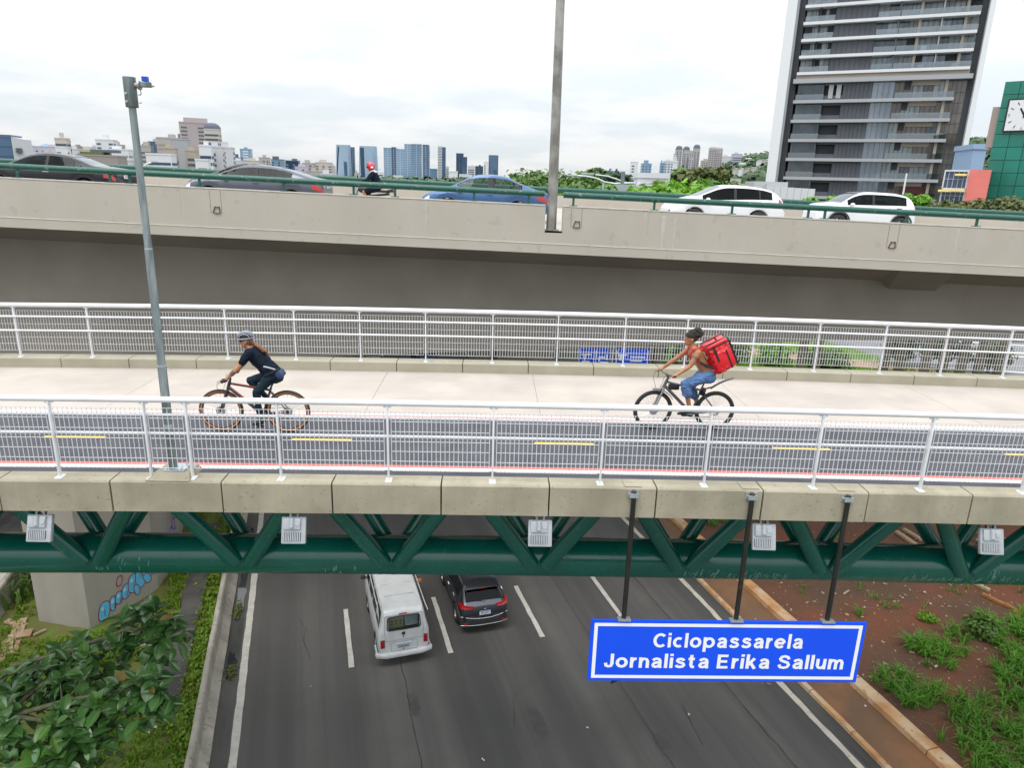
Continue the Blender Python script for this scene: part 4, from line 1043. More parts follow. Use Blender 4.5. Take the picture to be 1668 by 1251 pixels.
plate(c, Matrix.Translation((-2.34, 0, .86)), .42, .14, G['plate_white'])
car(sedan(4.55, 1.46, G['p_black'], G['glass_mid']), 'sedan_car', 'black car mostly hidden behind the silver grey sedan', 'car', on_via(410, 300, 28.6))
c, V, xs, S = car(sedan(4.32, 1.50, G['p_blue'], G['glass_clear'], glass_fr=G['glass_clear'], handle_mat=G['p_blue'], mirror_mat=G['black'],
    side=[(-.10, .92), (-.98, -.28), (-1.25, -1.02)]), 'sedan_car', 'bright blue sedan with clear windows beside the tall street light', 'car', on_via(789, 310, 24.9))
h = 2.2
c, V, xs, S = car(sedan(4.36, 1.58, G['p_white'], G['glass_dark'], r=.345, glass_fr=G['glass_mid'],
    top=[(-2.18, .75), (-2.13, .98), (-2.04, 1.12), (-1.86, 1.30), (-1.6, 1.44), (-1.15, 1.54), (-.5, 1.58), (0, 1.57), (.35, 1.50), (.8, 1.29), (1.2, 1.11), (1.5, 1.03), (1.85, .93), (2.08, .78), (2.18, .62)],
    belt=[(-2.18, .7), (-1.9, 1.08), (-1.0, 1.05), (0, .99), (1.1, .95), (1.7, .86), (2.18, .56)],
    wr=[(-2.18, .78), (-1.9, .74), (-1.5, .70), (0, .70), (.6, .71), (1.3, .78), (2.18, .7)],
    side=[(-.18, .98), (-1.12, -.28), (-1.62, -1.17)], wind=(.30, 1.2), back=(-2.04, -1.72),
    lamps=[('headlight', 1.75, 2.1, 4, 7), ('taillight', -2.14, -1.86, 5, 8)], trim=[('grille', 2.1, 2.17, 3, 6)], handle_mat=G['p_white']),
    'suv_car', 'white hatchback crossover with dark rear glass behind the green handrail', 'car', on_via(1176, 320, 27.2))
b = MB(); b.tube([(-1.5, 0, 1.52), (-1.62, 0, 1.70)], .008, 6); b.build('antenna', G['black'], c, local=True)
c, V, xs, S = car(sedan(4.02, 1.60, G['p_white'], G['glass_mid'], r=.34, glass_fr=G['glass_mid'], axles=(1.17, -1.37),
    top=[(-2.01, .75), (-1.97, 1.0), (-1.9, 1.16), (-1.76, 1.36), (-1.5, 1.51), (-.9, 1.59), (-.2, 1.60), (.2, 1.58), (.5, 1.50), (.9, 1.27), (1.12, 1.13), (1.5, 1.08), (1.8, 1.0), (1.93, .86), (2.01, .7)],
    belt=[(-2.01, .7), (-1.8, 1.08), (-1.0, 1.06), (0, 1.03), (1.1, 1.01), (1.6, .95), (2.01, .64)],
    wr=[(-2.01, .78), (-1.7, .74), (-1.2, .72), (0, .72), (.6, .73), (1.2, .82), (2.01, .72)],
    side=[(-.12, .88), (-1.52, -.22)], wind=(.40, 1.12), back=(-1.95, -1.66),
    lamps=[('headlight', 1.72, 1.95, 5, 7), ('taillight', -1.98, -1.84, 5, 7)], trim=[('roof_panel', -1.55, .35, 12, 14), ('cladding', -2.0, 2.0, 1, 2)],
    mats=dict(headlight=G['white_lens'], taillight=G['red_lens'], roof_panel=G['p_roof'], cladding=G['plastic']), handle_mat=G['black'], handles=(-.2, -1.2), seams=(.9, -.17, -1.3), mirror=.75),
    'suv_car', 'small white two-tone crossover with a dark roof, last car on the right', 'car', on_via(1400, 325, 29.2))
for xw in (1.17, -1.37):
    for s in (1, -1):
        b = MB(); n = 16; vs = []
        for q in range(n + 1):
            a = math.pi * q / n
            for rr in (.395, .47): vs.append((xw + rr * math.cos(a), s * .905, .34 + rr * math.sin(a)))
        b.add(vs, [(2 * q, 2 * q + 1, 2 * q + 3, 2 * q + 2) for q in range(n)]); b.build('wheel_arch', G['plastic'], c, local=True, fix=False)

# ---- the two vehicles on the expressway, seen from behind
def on_road(s, t, yaw=0.0):
    f = Vector(RU); l = Vector((-f.y, f.x, 0)); m = Matrix((f, l, Vector((0, 0, 1)))).transposed().to_4x4()
    return Matrix.Translation(st(s, t, GZ + .004)) @ m @ Matrix.Rotation(yaw, 4, 'Z')
L = 4.1; h = L / 2
van_P = dict(L=L, W=.845, r=.31, axles=(1.15, -1.05), paint=G['p_van'], glass=G['glass_mid'], glass_fr=G['glass_mid'], cabin=.75, seats=True, sill=.30, lean=.16,
    plan=[(-h, .90), (-h + .03, .95), (-h + .10, .985), (-h + .35, 1), (h - .5, 1), (h - .15, .95), (h, .8)],
    top=[(-h, 1.80), (-h + .04, 1.86), (-h + .14, 1.925), (-h + .4, 1.955), (0, 1.965), (h - .9, 1.95), (h - .5, 1.86), (h - .25, 1.60), (h - .08, 1.2), (h, .95)],
    belt=[(-h, 1.22), (0, 1.22), (h - .3, 1.20), (h, .85)],
    wr=[(-h, .74), (-h + .2, .79), (0, .80), (h - .6, .79), (h, .74)],
    side=[(-1.84, -1.12), (-1.03, -.22), (-.13, .66), (.76, 1.42)], wind=(h - .62, h - .2), back=(99, 99.1), rear_hole=(7, 10, .50),
    lamps=[], mats={}, pillars=False, rim=G['alloy'], mirror=1.42, mirror_mat=G['black'], seams=())
van, V, xs, S = car(van_P, 'white_van', 'old white van with a wide rear window driving away under the footbridge', 'van', on_road(19.6 + h, 2.42, .03))
def vx_(z): return -h + .16 * max(0, z - 1.22)
def rear(par, name, m, y, z, w, hh, dep=.03, r=.01, smooth=None):
    b = MB(); b.cbox((vx_(z) - dep / 2 + .004, y, z), (dep, w, hh), r, mx=Matrix.Rotation(math.atan(.16) if z > 1.22 else 0, 3, 'Y')); return b.build(name, m, par, local=True, smooth=smooth)
b = MB(); yz = [(.52, 1.285), (-.52, 1.285), (-.50, 1.72), (.50, 1.72)]
b.add([(vx_(z) - .012, y, z) for y, z in yz], [(0, 1, 2, 3)]); b.build('rear_window', G['glass_rear'], van, local=True)
b = MB(); b.tube([(vx_(z) - .01, y, z) for y, z in [(.5, 1.285), (0, 1.275), (-.5, 1.285), (-.545, 1.33), (-.52, 1.68), (-.48, 1.725), (0, 1.735), (.48, 1.725), (.52, 1.68), (.545, 1.33)]], .016, 8, closed=True); b.build('window_seal', G['black'], van, local=True, smooth=60)
b = MB(); b.box((-h + .48, .22, 1.40), (.5, .50, .40)); cr = b.build('cargo_box', G['timber'], van, local=True)
b = MB()
for q in (-.14, 0, .14): b.box((-h + .226, .22 + q, 1.46), (.006, .07, .035)); b.box((-h + .226, .22 + q, 1.36), (.006, .06, .03))
b.build('cargo_marks', G['black'], cr, local=True)
b = MB(); b.add([(-h + .14, -.05, 1.3), (-h + .14, -.49, 1.3), (-h + .3, -.49, 1.7), (-h + .3, -.05, 1.7)], [(0, 1, 2, 3)]); b.build('shelf_sheet', G['lamp_grey'], van, local=True)
for s in (1, -1):
    rear(van, 'taillight', G['red_lens'], s * .70, .83, .105, .27, .045, .015)
    b = MB(); rect_frame_y = None
    b.cbox((-h - .008, s * .70, .83), (.03, .135, .30), .012); b.build('taillight_rim', G['black'], van, local=True)
rear(van, 'brake_light', G['red_lens'], 0.02, 1.815, .26, .035, .03, .006)
# engine lid and hatch: seams a little recessed, a badge, a handle
def seam(par, pts, r=.006): 
    b = MB(); b.tube(pts, r, 6, closed=True); b.build('panel_seam', G['lamp_dark'], par, local=True)
seam(van, [(-h - .001, y, z) for y, z in [(.42, .50), (-.42, .50), (-.44, .80), (-.40, .83), (.40, .83), (.44, .80)]])
seam(van, [(vx_(z) - .001, y, z) for y, z in [(.60, .90), (-.60, .90), (-.63, 1.22), (-.60, 1.76), (.60, 1.76), (.63, 1.22)]])
b = MB(); b.lathe([(0, -.018), (.055, -.016), (.062, .004)], 20, (-h - .006, .02, 1.13), 'X'); b.build('round_badge', G['plastic'], van, local=True, smooth=40)
for z in (1.02, .56):
    b = MB(); b.cbox((-h - .014, .02, z), (.03, .025, .05), .006); b.build('lid_handle', G['plastic'], van, local=True)
plate(van, Matrix.Translation((-h - .02, .02, .68)), .40, .14, G['plate_grey'])
b = MB(); b.cbox((-h - .006, .02, .77), (.02, .56, .018), .006); b.build('plate_hood', G['p_van'], van, local=True)
prof = [(.015, .30), (-.045, .30), (-.075, .35), (-.08, .42), (-.055, .47), (.015, .48)]
b = MB(); ys = [-.93, -.90, -.6, 0, .6, .90, .93]
def bf(y, p): 
    c_ = 0 if abs(y) < .7 else ((abs(y) - .7) / .23) ** 2 * .13; k = 1 if abs(y) < .92 else .7
    return Vector((-h - .015 + p[0] * k + c_ + (.02 * math.sin(y * 9)) * .3, y, .39 + (p[1] - .39) * k + .006 * math.sin(y * 11)))
b.sweep(prof, ys, bf); b.build('rear_bumper', G['p_van'], van, local=True, smooth=50)
for s in (1, -1):
    b = MB(); b.cbox((-h + .28, s * .875, .40), (.6, .06, .12), .03); b.build('bumper_end', G['p_van'], van, local=True, smooth=50)
    b = MB(); b.tube([(-h + .12, s * .80, 1.79), (-h + .5, s * .765, 1.86), (.5, s * .765, 1.87), (1.05, s * .75, 1.85)], .016, 8); b.build('rain_gutter', G['p_van'], van, local=True, smooth=50)
for x in (-1.1, -.4, .3):
    b = MB(); b.tube([(x, y, 1.968 - .03 * abs(y) ** 2) for y in (-.5, -.25, 0, .25, .5)], .007, 6); b.build('roof_seam', G['lamp_dark'], van, local=True)
b = MB(); b.box((.7, -1.0, 1.26), (.06, .16, .1)); b.build('red_marker', G['amber_lens'], van, local=True)

L = 4.30; h = L / 2
suv_P = sedan(L, 1.60, G['p_suv'], G['glass_dark'], W=.895, r=.345, glass_fr=G['glass_dark'], axles=(1.25, -1.3),
    plan=[(-h, .83), (-h + .05, .90), (-h + .16, .95), (-h + .5, .99), (-h + 1, 1), (h - .8, 1), (h - .3, .93), (h, .72)],
    top=[(-h, .78), (-h + .04, 1.00), (-h + .10, 1.06), (-h + .2, 1.13), (-h + .55, 1.44), (-h + .68, 1.55), (-h + .95, 1.60), (-.3, 1.61), (.2, 1.57), (.55, 1.45), (1.0, 1.16), (1.3, 1.04), (h - .3, .88), (h - .08, .75), (h, .6)],
    belt=[(-h, .70), (-h + .12, 1.0), (-1.2, 1.06), (0, .98), (1.1, .94), (1.7, .84), (h, .54)],
    wr=[(-h, .86), (-h + .3, .74), (-h + .8, .70), (0, .69), (.6, .71), (1.3, .78), (h, .7)],
    side=[(-.12, .95), (-1.02, -.22), (-1.45, -1.07)], wind=(.36, 1.2), back=(-h + .21, -h + .56),
    lamps=[('headlight', h - .4, h - .06, 4, 7)], trim=[('lower_cladding', -h, h, 1, 3)],
    mats=dict(headlight=G['white_lens'], taillight=G['red_lens'], lower_cladding=G['plastic']), handle_mat=G['chrome'], seams=(.9, -.17, -1.2))
suv, V, xs, S = car(suv_P, 'suv_car', 'dark grey compact car with red tail lights driving away beside the white van', 'car', on_road(20.55 + h, 5.42, .0))
for s in (1, -1):
    b = MB(); pts = [(-h + .02, s * .42, 1.0), (-h + .02, s * .42, 1.04), (-h + .05, s * .62, 1.06), (-h + .17, s * .795, 1.10), (-h + .36, s * .85, 1.11), (-h + .34, s * .868, 1.05), (-h + .12, s * .82, 1.0), (-h + .02, s * .66, .995)]
    n = len(pts); b.add([Vector(p) + Vector((-.05, s * .012, .012)) for p in pts] + [Vector(p) + Vector((.06, -s * .03, 0)) for p in pts], [tuple(range(n))] + [(i, (i + 1) % n, n + (i + 1) % n, n + i) for i in range(n)])
    b.build('taillight', G['red_lens'], suv, local=True, smooth=30)
    b = MB(); b.tube([(-h + .30, s * .60, 1.52), (0, s * .635, 1.63), (.35, s * .63, 1.58)], .018, 8); b.build('roof_rail', G['plastic'], suv, local=True, smooth=60)
    b = MB(); b.cbox((-h - .035, s * .68, .45), (.03, .17, .05), .01); b.build('reflector', G['red_lens'], suv, local=True)
plate(suv, Matrix.Translation((-h - .055, 0, .83)), .40, .15, G['plate_white'], band=mat('plate_blue', (.02, .09, .5), rough=.4))
b = MB(); ys = [-.84, -.80, -.55, -.28, 0, .28, .55, .80, .84]
b.sweep([(.12, .30), (-.045, .34), (-.07, .50), (-.06, .58), (.02, .63), (.12, .63)], ys, lambda y, p: Vector((-h + p[0] + (abs(y) ** 3) * .20, y, p[1]))); b.build('rear_bumper', G['plastic'], suv, local=True, smooth=40)
b = MB(); b.tube([(-h - .06 + abs(y) ** 3 * .2, y, .70 - .09 * math.cos(y * 1.9)) for y in ys], .014, 8); b.build('bumper_crease', G['chrome'], suv, local=True, smooth=60)
b = MB(); b.tube([(-h - .075 + abs(y) ** 3 * .2, y, .365) for y in ys], .012, 8); b.build('chrome_strip', G['chrome'], suv, local=True, smooth=60)
b = MB(); b.cbox((-h + .52, 0, 1.545), (.24, 1.16, .03), .01, mx=Matrix.Rotation(-.35, 3, 'Y')); b.build('spoiler', G['p_suv'], suv, local=True, smooth=40)
b = MB(); b.box((-h + .40, 0, 1.515), (.012, .26, .02)); b.build('brake_light', G['red_lens'], suv, local=True)
b = MB(); b.tube([(-h + .85, 0, 1.60), (-h + .78, 0, 1.72)], .008, 6); b.ell((-h + .85, 0, 1.61), (.04, .02, .015)); b.build('antenna', G['black'], suv, local=True)
b = MB(); b.tube([(-h + .17, -.05, 1.12), (-h + .22, .35, 1.19)], .010, 6); b.build('rear_wiper', G['black'], suv, local=True)
b = MB(); b.cbox((-h - .02, 0, .97), (.03, .10, .05), .015); b.build('badge', G['chrome'], suv, local=True)

# two cars further on, under the viaduct
c, V, xs, S = car(suv_P | dict(paint=G['p_white'], glass=G['glass_dark']), 'suv_car', 'white car seen in the gap below the viaduct girder', 'car', on_road(57.6 + h, 5.1))
for s in (1, -1):
    b = MB(); b.cbox((-h + .06, s * .72, .95), (.16, .2, .16), .04); b.build('taillight', G['red_lens'], c, local=True)
plate(c, Matrix.Translation((-h - .03, 0, .8)), .4, .14, G['plate_white'])
c, V, xs, S = car(suv_P | dict(paint=G['p_blue'], glass=G['glass_dark']), 'suv_car', 'blue car in the dark gap below the viaduct girder', 'car', on_road(57.2 + h, 9.6))
for s in (1, -1):
    b = MB(); b.cbox((-h + .06, s * .72, .95), (.16, .2, .16), .04); b.build('taillight', G['red_lens'], c, local=True)
# ------------------------------------------------------------------ people: one continuous remeshed body, clothing as children
def fused(mb, name, m, parent, voxel=.011, smooth_n=4, fac=.5, fold=0.0):
    o = mb.build(name, m, parent, local=True)
    md = o.modifiers.new('remesh', 'REMESH'); md.mode = 'VOXEL'; md.voxel_size = voxel; md.use_smooth_shade = True
    sm = o.modifiers.new('smooth', 'SMOOTH'); sm.iterations = smooth_n; sm.factor = fac
    bpy.context.view_layer.update()
    dg = bpy.context.evaluated_depsgraph_get()
    me = bpy.data.meshes.new_from_object(o.evaluated_get(dg))
    o.modifiers.clear(); o.data = me
    me.materials.clear(); me.materials.append(m)
    if fold:
        for v, n in [(v, v.normal.copy()) for v in me.vertices]:
            p = v.co; q = Vector((p.x * 9 + p.z * 5, p.y * 9, p.z * 11 - p.x * 4)); w = 1 - 2 * abs(mnoise.noise(q)); u = mnoise.noise(q * 2.3 + Vector((3, 1, 7)))
            v.co = p + n * fold * (w * .8 + u * .5 - .35)
    me.polygons.foreach_set('material_index', [0] * len(me.polygons)); me.polygons.foreach_set('use_smooth', [True] * len(me.polygons))
    return o
def limb(b, pts, rs, n=12):
    """tapered limb with rounded joints"""
    pts = [Vector(p) for p in pts]
    for i in range(len(pts) - 1):
        k = 5; a, c = pts[i], pts[i + 1]; bulge = 1.06 if (c - a).length > .2 else 1.0
        b.tube([a.lerp(c, q / (k - 1)) for q in range(k)], [(rs[i] + (rs[i + 1] - rs[i]) * q / (k - 1)) * (bulge if q == 1 else 1) for q in range(k)], n)
    for p, r in zip(pts, rs): b.ell(p, (r, r, r), 12, 8)
def torso(b, prof):
    """prof: list of (x, z, depth, half-width) rings from the hips to the neck"""
    k = 16; vs = []; fs = []; n = len(prof)
    for i, (x, z, dx, wy) in enumerate(prof):
        p0 = prof[max(i - 1, 0)]; p1 = prof[min(i + 1, n - 1)]
        d = Vector((p1[0] - p0[0], 0, p1[1] - p0[1])).normalized(); a = Vector((d.z, 0, -d.x))
        for j in range(k):
            t = 2 * math.pi * j / k
            vs.append(Vector((x, 0, z)) + a * (dx * math.cos(t)) + Vector((0, wy * math.sin(t), 0)))
    for i in range(n - 1):
        for j in range(k): fs.append((i * k + j, i * k + (j + 1) % k, (i + 1) * k + (j + 1) % k, (i + 1) * k + j))
    fs.append(tuple(range(k - 1, -1, -1))); fs.append(tuple((n - 1) * k + j for j in range(k)))
    b.add(vs, fs)
def head(b, c, tilt):
    """head with brow, nose, mouth, chin and ears, facing +x; tilt > 0 looks down"""
    M_ = Matrix.Rotation(tilt, 3, 'Y'); c = Vector(c)
    P = lambda x, y, z: c + M_ @ Vector((x, y, z))
    b.ell(P(-.01, 0, .025), (.098, .078, .098), 18, 12, mx=M_)
    b.ell(P(.025, 0, -.045), (.062, .056, .075), 14, 9, mx=M_)
    b.ell(P(.072, 0, -.098), (.022, .026, .022), 10, 7, mx=M_)                # chin
    b.tube([P(.085, 0, .015), P(.112, 0, -.030), P(.090, 0, -.038)], [.010, .016, .012], 8)     # nose
    b.ell(P(.085, 0, -.066), (.012, .024, .010), 10, 6, mx=M_); b.ell(P(.082, 0, .032), (.016, .05, .012), 10, 6, mx=M_)   # lips, brow
    for s in (1, -1): b.ell(P(-.008, s * .080, -.012), (.02, .010, .032), 8, 6, mx=M_)
    return P
def hand_on_bar(b, p, s, fwd=(1, 0, 0), r=.0105):
    """fist round a grip that runs along y: palm, four curled fingers, thumb"""
    p = Vector(p); b.ell(p + Vector((-.025, 0, .018)), (.042, .042, .022), 10, 7)
    for i, (oy, ln) in enumerate(((.033, .9), (.012, 1.0), (-.010, .95), (-.031, .78))):
        o = Vector((0, oy * s, 0)); pts = [Vector((.0, 0, .026)), Vector((.026 * ln, 0, .020)), Vector((.034 * ln, 0, -.004)), Vector((.020 * ln, 0, -.024)), Vector((-.002, 0, -.026))]
        b.tube([p + o + q for q in pts], [r * 1.1, r * 1.05, r, r * .95, r * .8], 8)
    b.tube([p + Vector((-.03, -.04 * s, .014)), p + Vector((-.002, -.054 * s, .004)), p + Vector((.022, -.046 * s, -.010))], [r * 1.25, r * 1.15, r * .9], 8)
def eyes(P, par, glasses=False):
    if glasses:
        b = MB()
        for s in (1, -1): b.ell(P(.078, s * .034, .014), (.014, .032, .018), 10, 7)
        b.tube([P(.085, .06, .016), P(.0, .084, .018)], .006, 6); b.tube([P(.085, -.06, .016), P(.0, -.084, .018)], .006, 6)
        b.build('sunglasses', G['black'], par, local=True, smooth=60)
    else:
        for s in (1, -1):
            b = MB(); b.ell(P(.079, s * .032, .012), (.006, .011, .005), 10, 6); b.build('eye', G['sign_white'], par, local=True, smooth=60)
            b = MB(); b.ell(P(.087, s * .032, .012), (.004, .007, .007), 8, 6); b.build('iris', G['black'], par, local=True, smooth=60)
            b = MB(); b.tube([P(.084, s * .014, .034), P(.086, s * .034, .040), P(.074, s * .052, .032)], [.004, .005, .003], 6); b.build('eyebrow', G['hair_bk'], par, local=True, smooth=60)
        b = MB(); b.tube([P(.090, -.02, -.066), P(.096, 0, -.066), P(.090, .02, -.066)], .0035, 6); b.build('mouth', G['red_cloth'], par, local=True, smooth=60)

def heading_left(x, y, z, yaw=0.0):
    return Matrix.Translation((x, y, z)) @ Matrix.Rotation(math.pi + yaw, 4, 'Z')

# ------------------------------------------------------------------ bicycles
def bicycle(name, label, mw, B):
    th = thing(name, label, 'bicycle', mw=mw)
    fh, rh, bb = Vector(B['fh']), Vector(B['rh']), Vector((0, 0, .31)); R = B['R']
    def bwheel(c, turn=0.0):
        w = MB(); w.lathe([(R - .052, -.016), (R - .03, -.026), (R - .012, -.022), (R, -.008), (R, .008), (R - .012, .022), (R - .03, .026), (R - .052, .016)], 44, (0, 0, 0), 'Y')
        o = w.build('wheel', G['rubber'], th, local=True, smooth=60); o.location = c; o.rotation_euler = (0, 0, turn)
        if B.get('gum'):
            for s in (1, -1):
                w = MB(); w.lathe([(R - .054, s * .020), (R - .044, s * .0245), (R - .031, s * .0275)], 44, (0, 0, 0), 'Y'); w.build('tyre_wall', G['gum'], o, local=True, smooth=60)
        w = MB(); w.lathe([(R - .050, -.013), (R - .072, -.012), (R - .076, 0), (R - .072, .012), (R - .050, .013)], 44, (0, 0, 0), 'Y'); w.build('rim', G['bike_black'], o, local=True, smooth=60)
        w = MB()
        for k in range(24):
            a = 2 * math.pi * k / 24; e = a + (.35 if k % 2 else -.35); s = .022 * (1 if k % 4 < 2 else -1)
            w.tube([(.022 * math.cos(e), s, .022 * math.sin(e)), ((R - .074) * math.cos(a), 0, (R - .074) * math.sin(a))], .0022, 4, cap=False)
        stuff(w.build('spokes', G['spoke'], o, local=True))
        w = MB(); w.tube([(0, -.05, 0), (0, .05, 0)], .02, 12); w.build('hub', G['bike_black'], o, local=True, smooth=50)
        w = MB(); w.lathe([(.028, .040), (.082, .040), (.082, .043), (.028, .043)], 28, (0, 0, 0), 'Y')
        w.build('disc_rotor', G['spoke'], o, local=True)
        return o
    tr = B.get('turn', 0.0)
    bwheel(fh, tr); bwheel(rh)
    hb, ht = Vector(B['hb']), Vector(B['ht'])
    seat, st_top = Vector(B['seat']), Vector(B['st'])
    f = MB(); mF = B['frame']
    f.tube([hb, ht], .028, 14); f.tube([hb.lerp(ht, .75), st_top - Vector((0, 0, .06))], .020, 12); f.tube([hb.lerp(ht, .25), bb], [.028, .030], 12); f.tube([bb, st_top], .019, 12)
    for s in (1, -1):
        f.tube([bb + Vector((-.03, s * .03, 0)), rh + Vector((0, s * .06, 0))], [.014, .010], 10); f.tube([st_top + Vector((.01, s * .02, -.09)), rh + Vector((.0, s * .06, .02))], [.011, .009], 10)
    f.tube([bb + Vector((0, -.045, 0)), bb + Vector((0, .045, 0))], .024, 14)
    f.build('frame', mF, th, local=True, smooth=60)
    if B.get('accent'):
        f = MB(); a, c = hb.lerp(ht, .75), st_top - Vector((0, 0, .06)); f.tube([a.lerp(c, .1) + Vector((0, .008, .012)), a.lerp(c, .9) + Vector((0, .008, .012))], .0145, 8)
        a, c = hb.lerp(ht, .25), bb; f.tube([a.lerp(c, .05) + Vector((0, .01, .018)), a.lerp(c, .6) + Vector((0, .01, .018))], .018, 8); f.build('red_stripe', B['accent'], th, local=True, smooth=60)
    f = MB(); f.tube([st_top, seat - Vector((0, 0, .03))], .014, 10); f.build('seat_post', G['bike_black'], th, local=True, smooth=60)
    f = MB(); f.ell(seat + Vector((-.06, 0, .0)), (.10, .075, .030)); f.tube([seat, seat + Vector((.16, 0, .005))], [.045, .020], 10); fused(f, 'saddle', G['black'], th, .01)
    # fork legs, crown
    ax = (ht - hb).normalized(); f = MB(); c1 = hb - ax * .02
    for s in (1, -1): f.tube([c1 + Vector((0, s * .055, 0)), c1.lerp(fh, .45) + Vector((0, s * .055, 0)), fh + Vector((0, s * .055, 0))], [.017, .018, .021], 10)
    f.tube([c1 + Vector((0, -.065, 0)), c1 + Vector((0, .065, 0))], .022, 10); f.build('fork', B.get('forkm', mF), th, local=True, smooth=60)
    gl, gr = Vector(B['gl']), Vector(B['gr']); mid = (gl + gr) / 2
    f = MB(); f.tube([ht, ht + ax * .06], .02, 10); f.tube([ht + ax * .05, mid + Vector((.02, 0, -.01))], .018, 10)
    f.build('stem', G['bike_black'], th, local=True, smooth=60)
    d = (gl - gr).normalized(); f = MB(); f.tube([gr - d * .07, gr.lerp(gl, .3) + Vector((.03, 0, -.01)), mid + Vector((.03, 0, -.012)), gr.lerp(gl, .7) + Vector((.03, 0, -.01)), gl + d * .07], .0125, 10); f.build('handlebar', G['bike_black'], th, local=True, smooth=60)
    for p, s in ((gl, 1), (gr, -1)):
        f = MB(); f.tube([p - d * .065, p + d * .072], .0165, 10); f.build('grip', G['rubber'], th, local=True, smooth=60)
        f = MB(); f.tube([p - d * s * .085, p - d * s * .05 + Vector((.06, 0, -.02)), p + d * s * .03 + Vector((.075, 0, -.035))], .006, 8); f.build('brake_lever', G['bike_black'], th, local=True, smooth=60)
        f = MB(); q = p - d * s * .09; f.tube([q, q + Vector((.13, 0, -.03)), q + Vector((.15, 0, -.14)), hb.lerp(fh, .3) + Vector((.06, s * .05, .05)), hb + Vector((.0, s * .05, -.05))], .0035, 6); f.build('brake_cable', G['black'], th, local=True, smooth=60)
    # cranks, pedals, chainring, chain, cassette
    a = B['crank']; cd = Vector((math.cos(a), 0, math.sin(a))) * .17
    for s, dd in ((1, cd), (-1, -cd)):
        f = MB(); f.tube([bb + Vector((0, s * .07, 0)), bb + dd + Vector((0, s * .085, 0))], [.014, .010], 8); f.build('crank_arm', G['alloy'], th, local=True)
        f = MB(); f.cbox(bb + dd + Vector((0, s * .14, 0)), (.10, .09, .018), .004); f.build('pedal', G['black'], th, local=True)
    f = MB(); f.lathe([(.03, -.052), (.085, -.052), (.085, -.048), (.03, -.048)], 30, bb, 'Y'); f.build('chainring', G['bike_black'], th, local=True)
    f = MB(); f.lathe([(.02, -.05), (.062, -.05), (.05, -.03), (.02, -.03)], 24, rh, 'Y'); f.build('cassette', G['spoke'], th, local=True)
    f = MB(); f.tube([bb + Vector((0, -.05, .085)), rh + Vector((0, -.045, .055))], .005, 6); f.tube([bb + Vector((0, -.05, -.085)), rh + Vector((.04, -.045, -.14)), rh + Vector((.0, -.045, -.06))], .005, 6); f.cbox(rh + Vector((.03, -.05, -.10)), (.03, .015, .12), .005); f.build('chain', G['bike_black'], th, local=True)
    return th
R1 = .372
bxA = -4.02; pA = heading_left(-3.86, 11.36, .005 + cz(-3.9), .015)
bicycle('bicycle', 'black mountain bike with tan-walled tyres ridden by the helmeted cyclist', pA, dict(R=R1, fh=(.695, 0, R1), rh=(-.425, 0, R1), hb=(.555, 0, .755), ht=(.515, 0, .885), st=(-.165, 0, .80), seat=(-.215, 0, .925),
    gl=(.51, .29, .97), gr=(.51, -.29, .97), crank=math.radians(-84), frame=G['bike_black'], accent=G['bike_red'], gum=True))
pB = heading_left(3.62, 11.86, .005 + cz(3.6), .02)
bB = bicycle('bicycle', 'grey mountain bike with black mudguards ridden by the bag-carrying courier', pB, dict(R=.365, fh=(.70, 0, .365), rh=(-.425, 0, .365), hb=(.545, 0, .79), ht=(.49, 0, .93), st=(-.155, 0, .80), seat=(-.205, 0, .965),
    gl=(.46, .29, 1.07), gr=(.56, -.27, 1.05), crank=math.radians(2), frame=G['bike_grey'], forkm=G['alloy'], turn=.10))
b = MB(); b.cbox((.36, 0, .80), (.20, .07, .11), .03); b.build('frame_bag', G['black'], bB, local=True, smooth=50)
b = MB(); rows = []
for q in range(6):
    t = q / 5; rows.append([Vector((-.30 - .40 * t, y, .80 + .19 * t + .03 * math.sin(t * 3) - abs(y) * .5)) for y in (-.045, 0, .045)])
b.grid(rows); b.tube([(-.17, 0, .76), (-.32, 0, .80)], .014, 8); b.build('rear_mudguard', G['bike_black'], bB, local=True, smooth=60, fix=False)
b = MB(); rows = []
for q in range(9):
    a = math.radians(84 + 66 * q / 8); rows.append([Vector((.70 + .40 * math.cos(a) * 1.0 - (.0 if a < 1.6 else 0), y, .365 + .405 * math.sin(a) - abs(y) * .5)) for y in (-.04, 0, .04)])
b.grid(rows); b.build('front_mudguard', G['bike_black'], bB, local=True, smooth=60, fix=False)
b = MB(); b.tube([(-.20, -.05, .74), (-.15, .06, .70)], .05, 12); b.build('saddle_pouch', G['black'], bB, local=True, smooth=60)

# ------------------------------------------------------------------ cyclist with helmet
A = thing('person', 'cyclist in dark shirt and leggings with a grey helmet and brown ponytail', 'person', mw=pA)
hipA, shA = (-.215, 1.02), (.17, 1.44)
tA = [(-.26, .93, .13, .155), (-.225, 1.0, .145, .175), (-.155, 1.10, .125, .155), (-.075, 1.20, .115, .145), (.02, 1.31, .12, .165), (.095, 1.40, .105, .16), (.13, 1.45, .07, .10), (.155, 1.49, .05, .055)]
armL = [(.10, .165, 1.42), (.27, .225, 1.19), (.465, .275, 1.0)]; armR = [(.10, -.165, 1.42), (.29, -.235, 1.20), (.465, -.275, 1.0)]
legL = [(-.20, .09, 1.0), (.05, .115, .735), (.015, .125, .285)]; legR = [(-.20, -.09, 1.0), (.215, -.115, .875), (-.035, -.12, .585)]
b = MB(); torso(b, tA); limb(b, [(.135, 0, 1.46), (.165, 0, 1.52)], [.055, .05]); PH = head(b, (.195, 0, 1.585), .10)
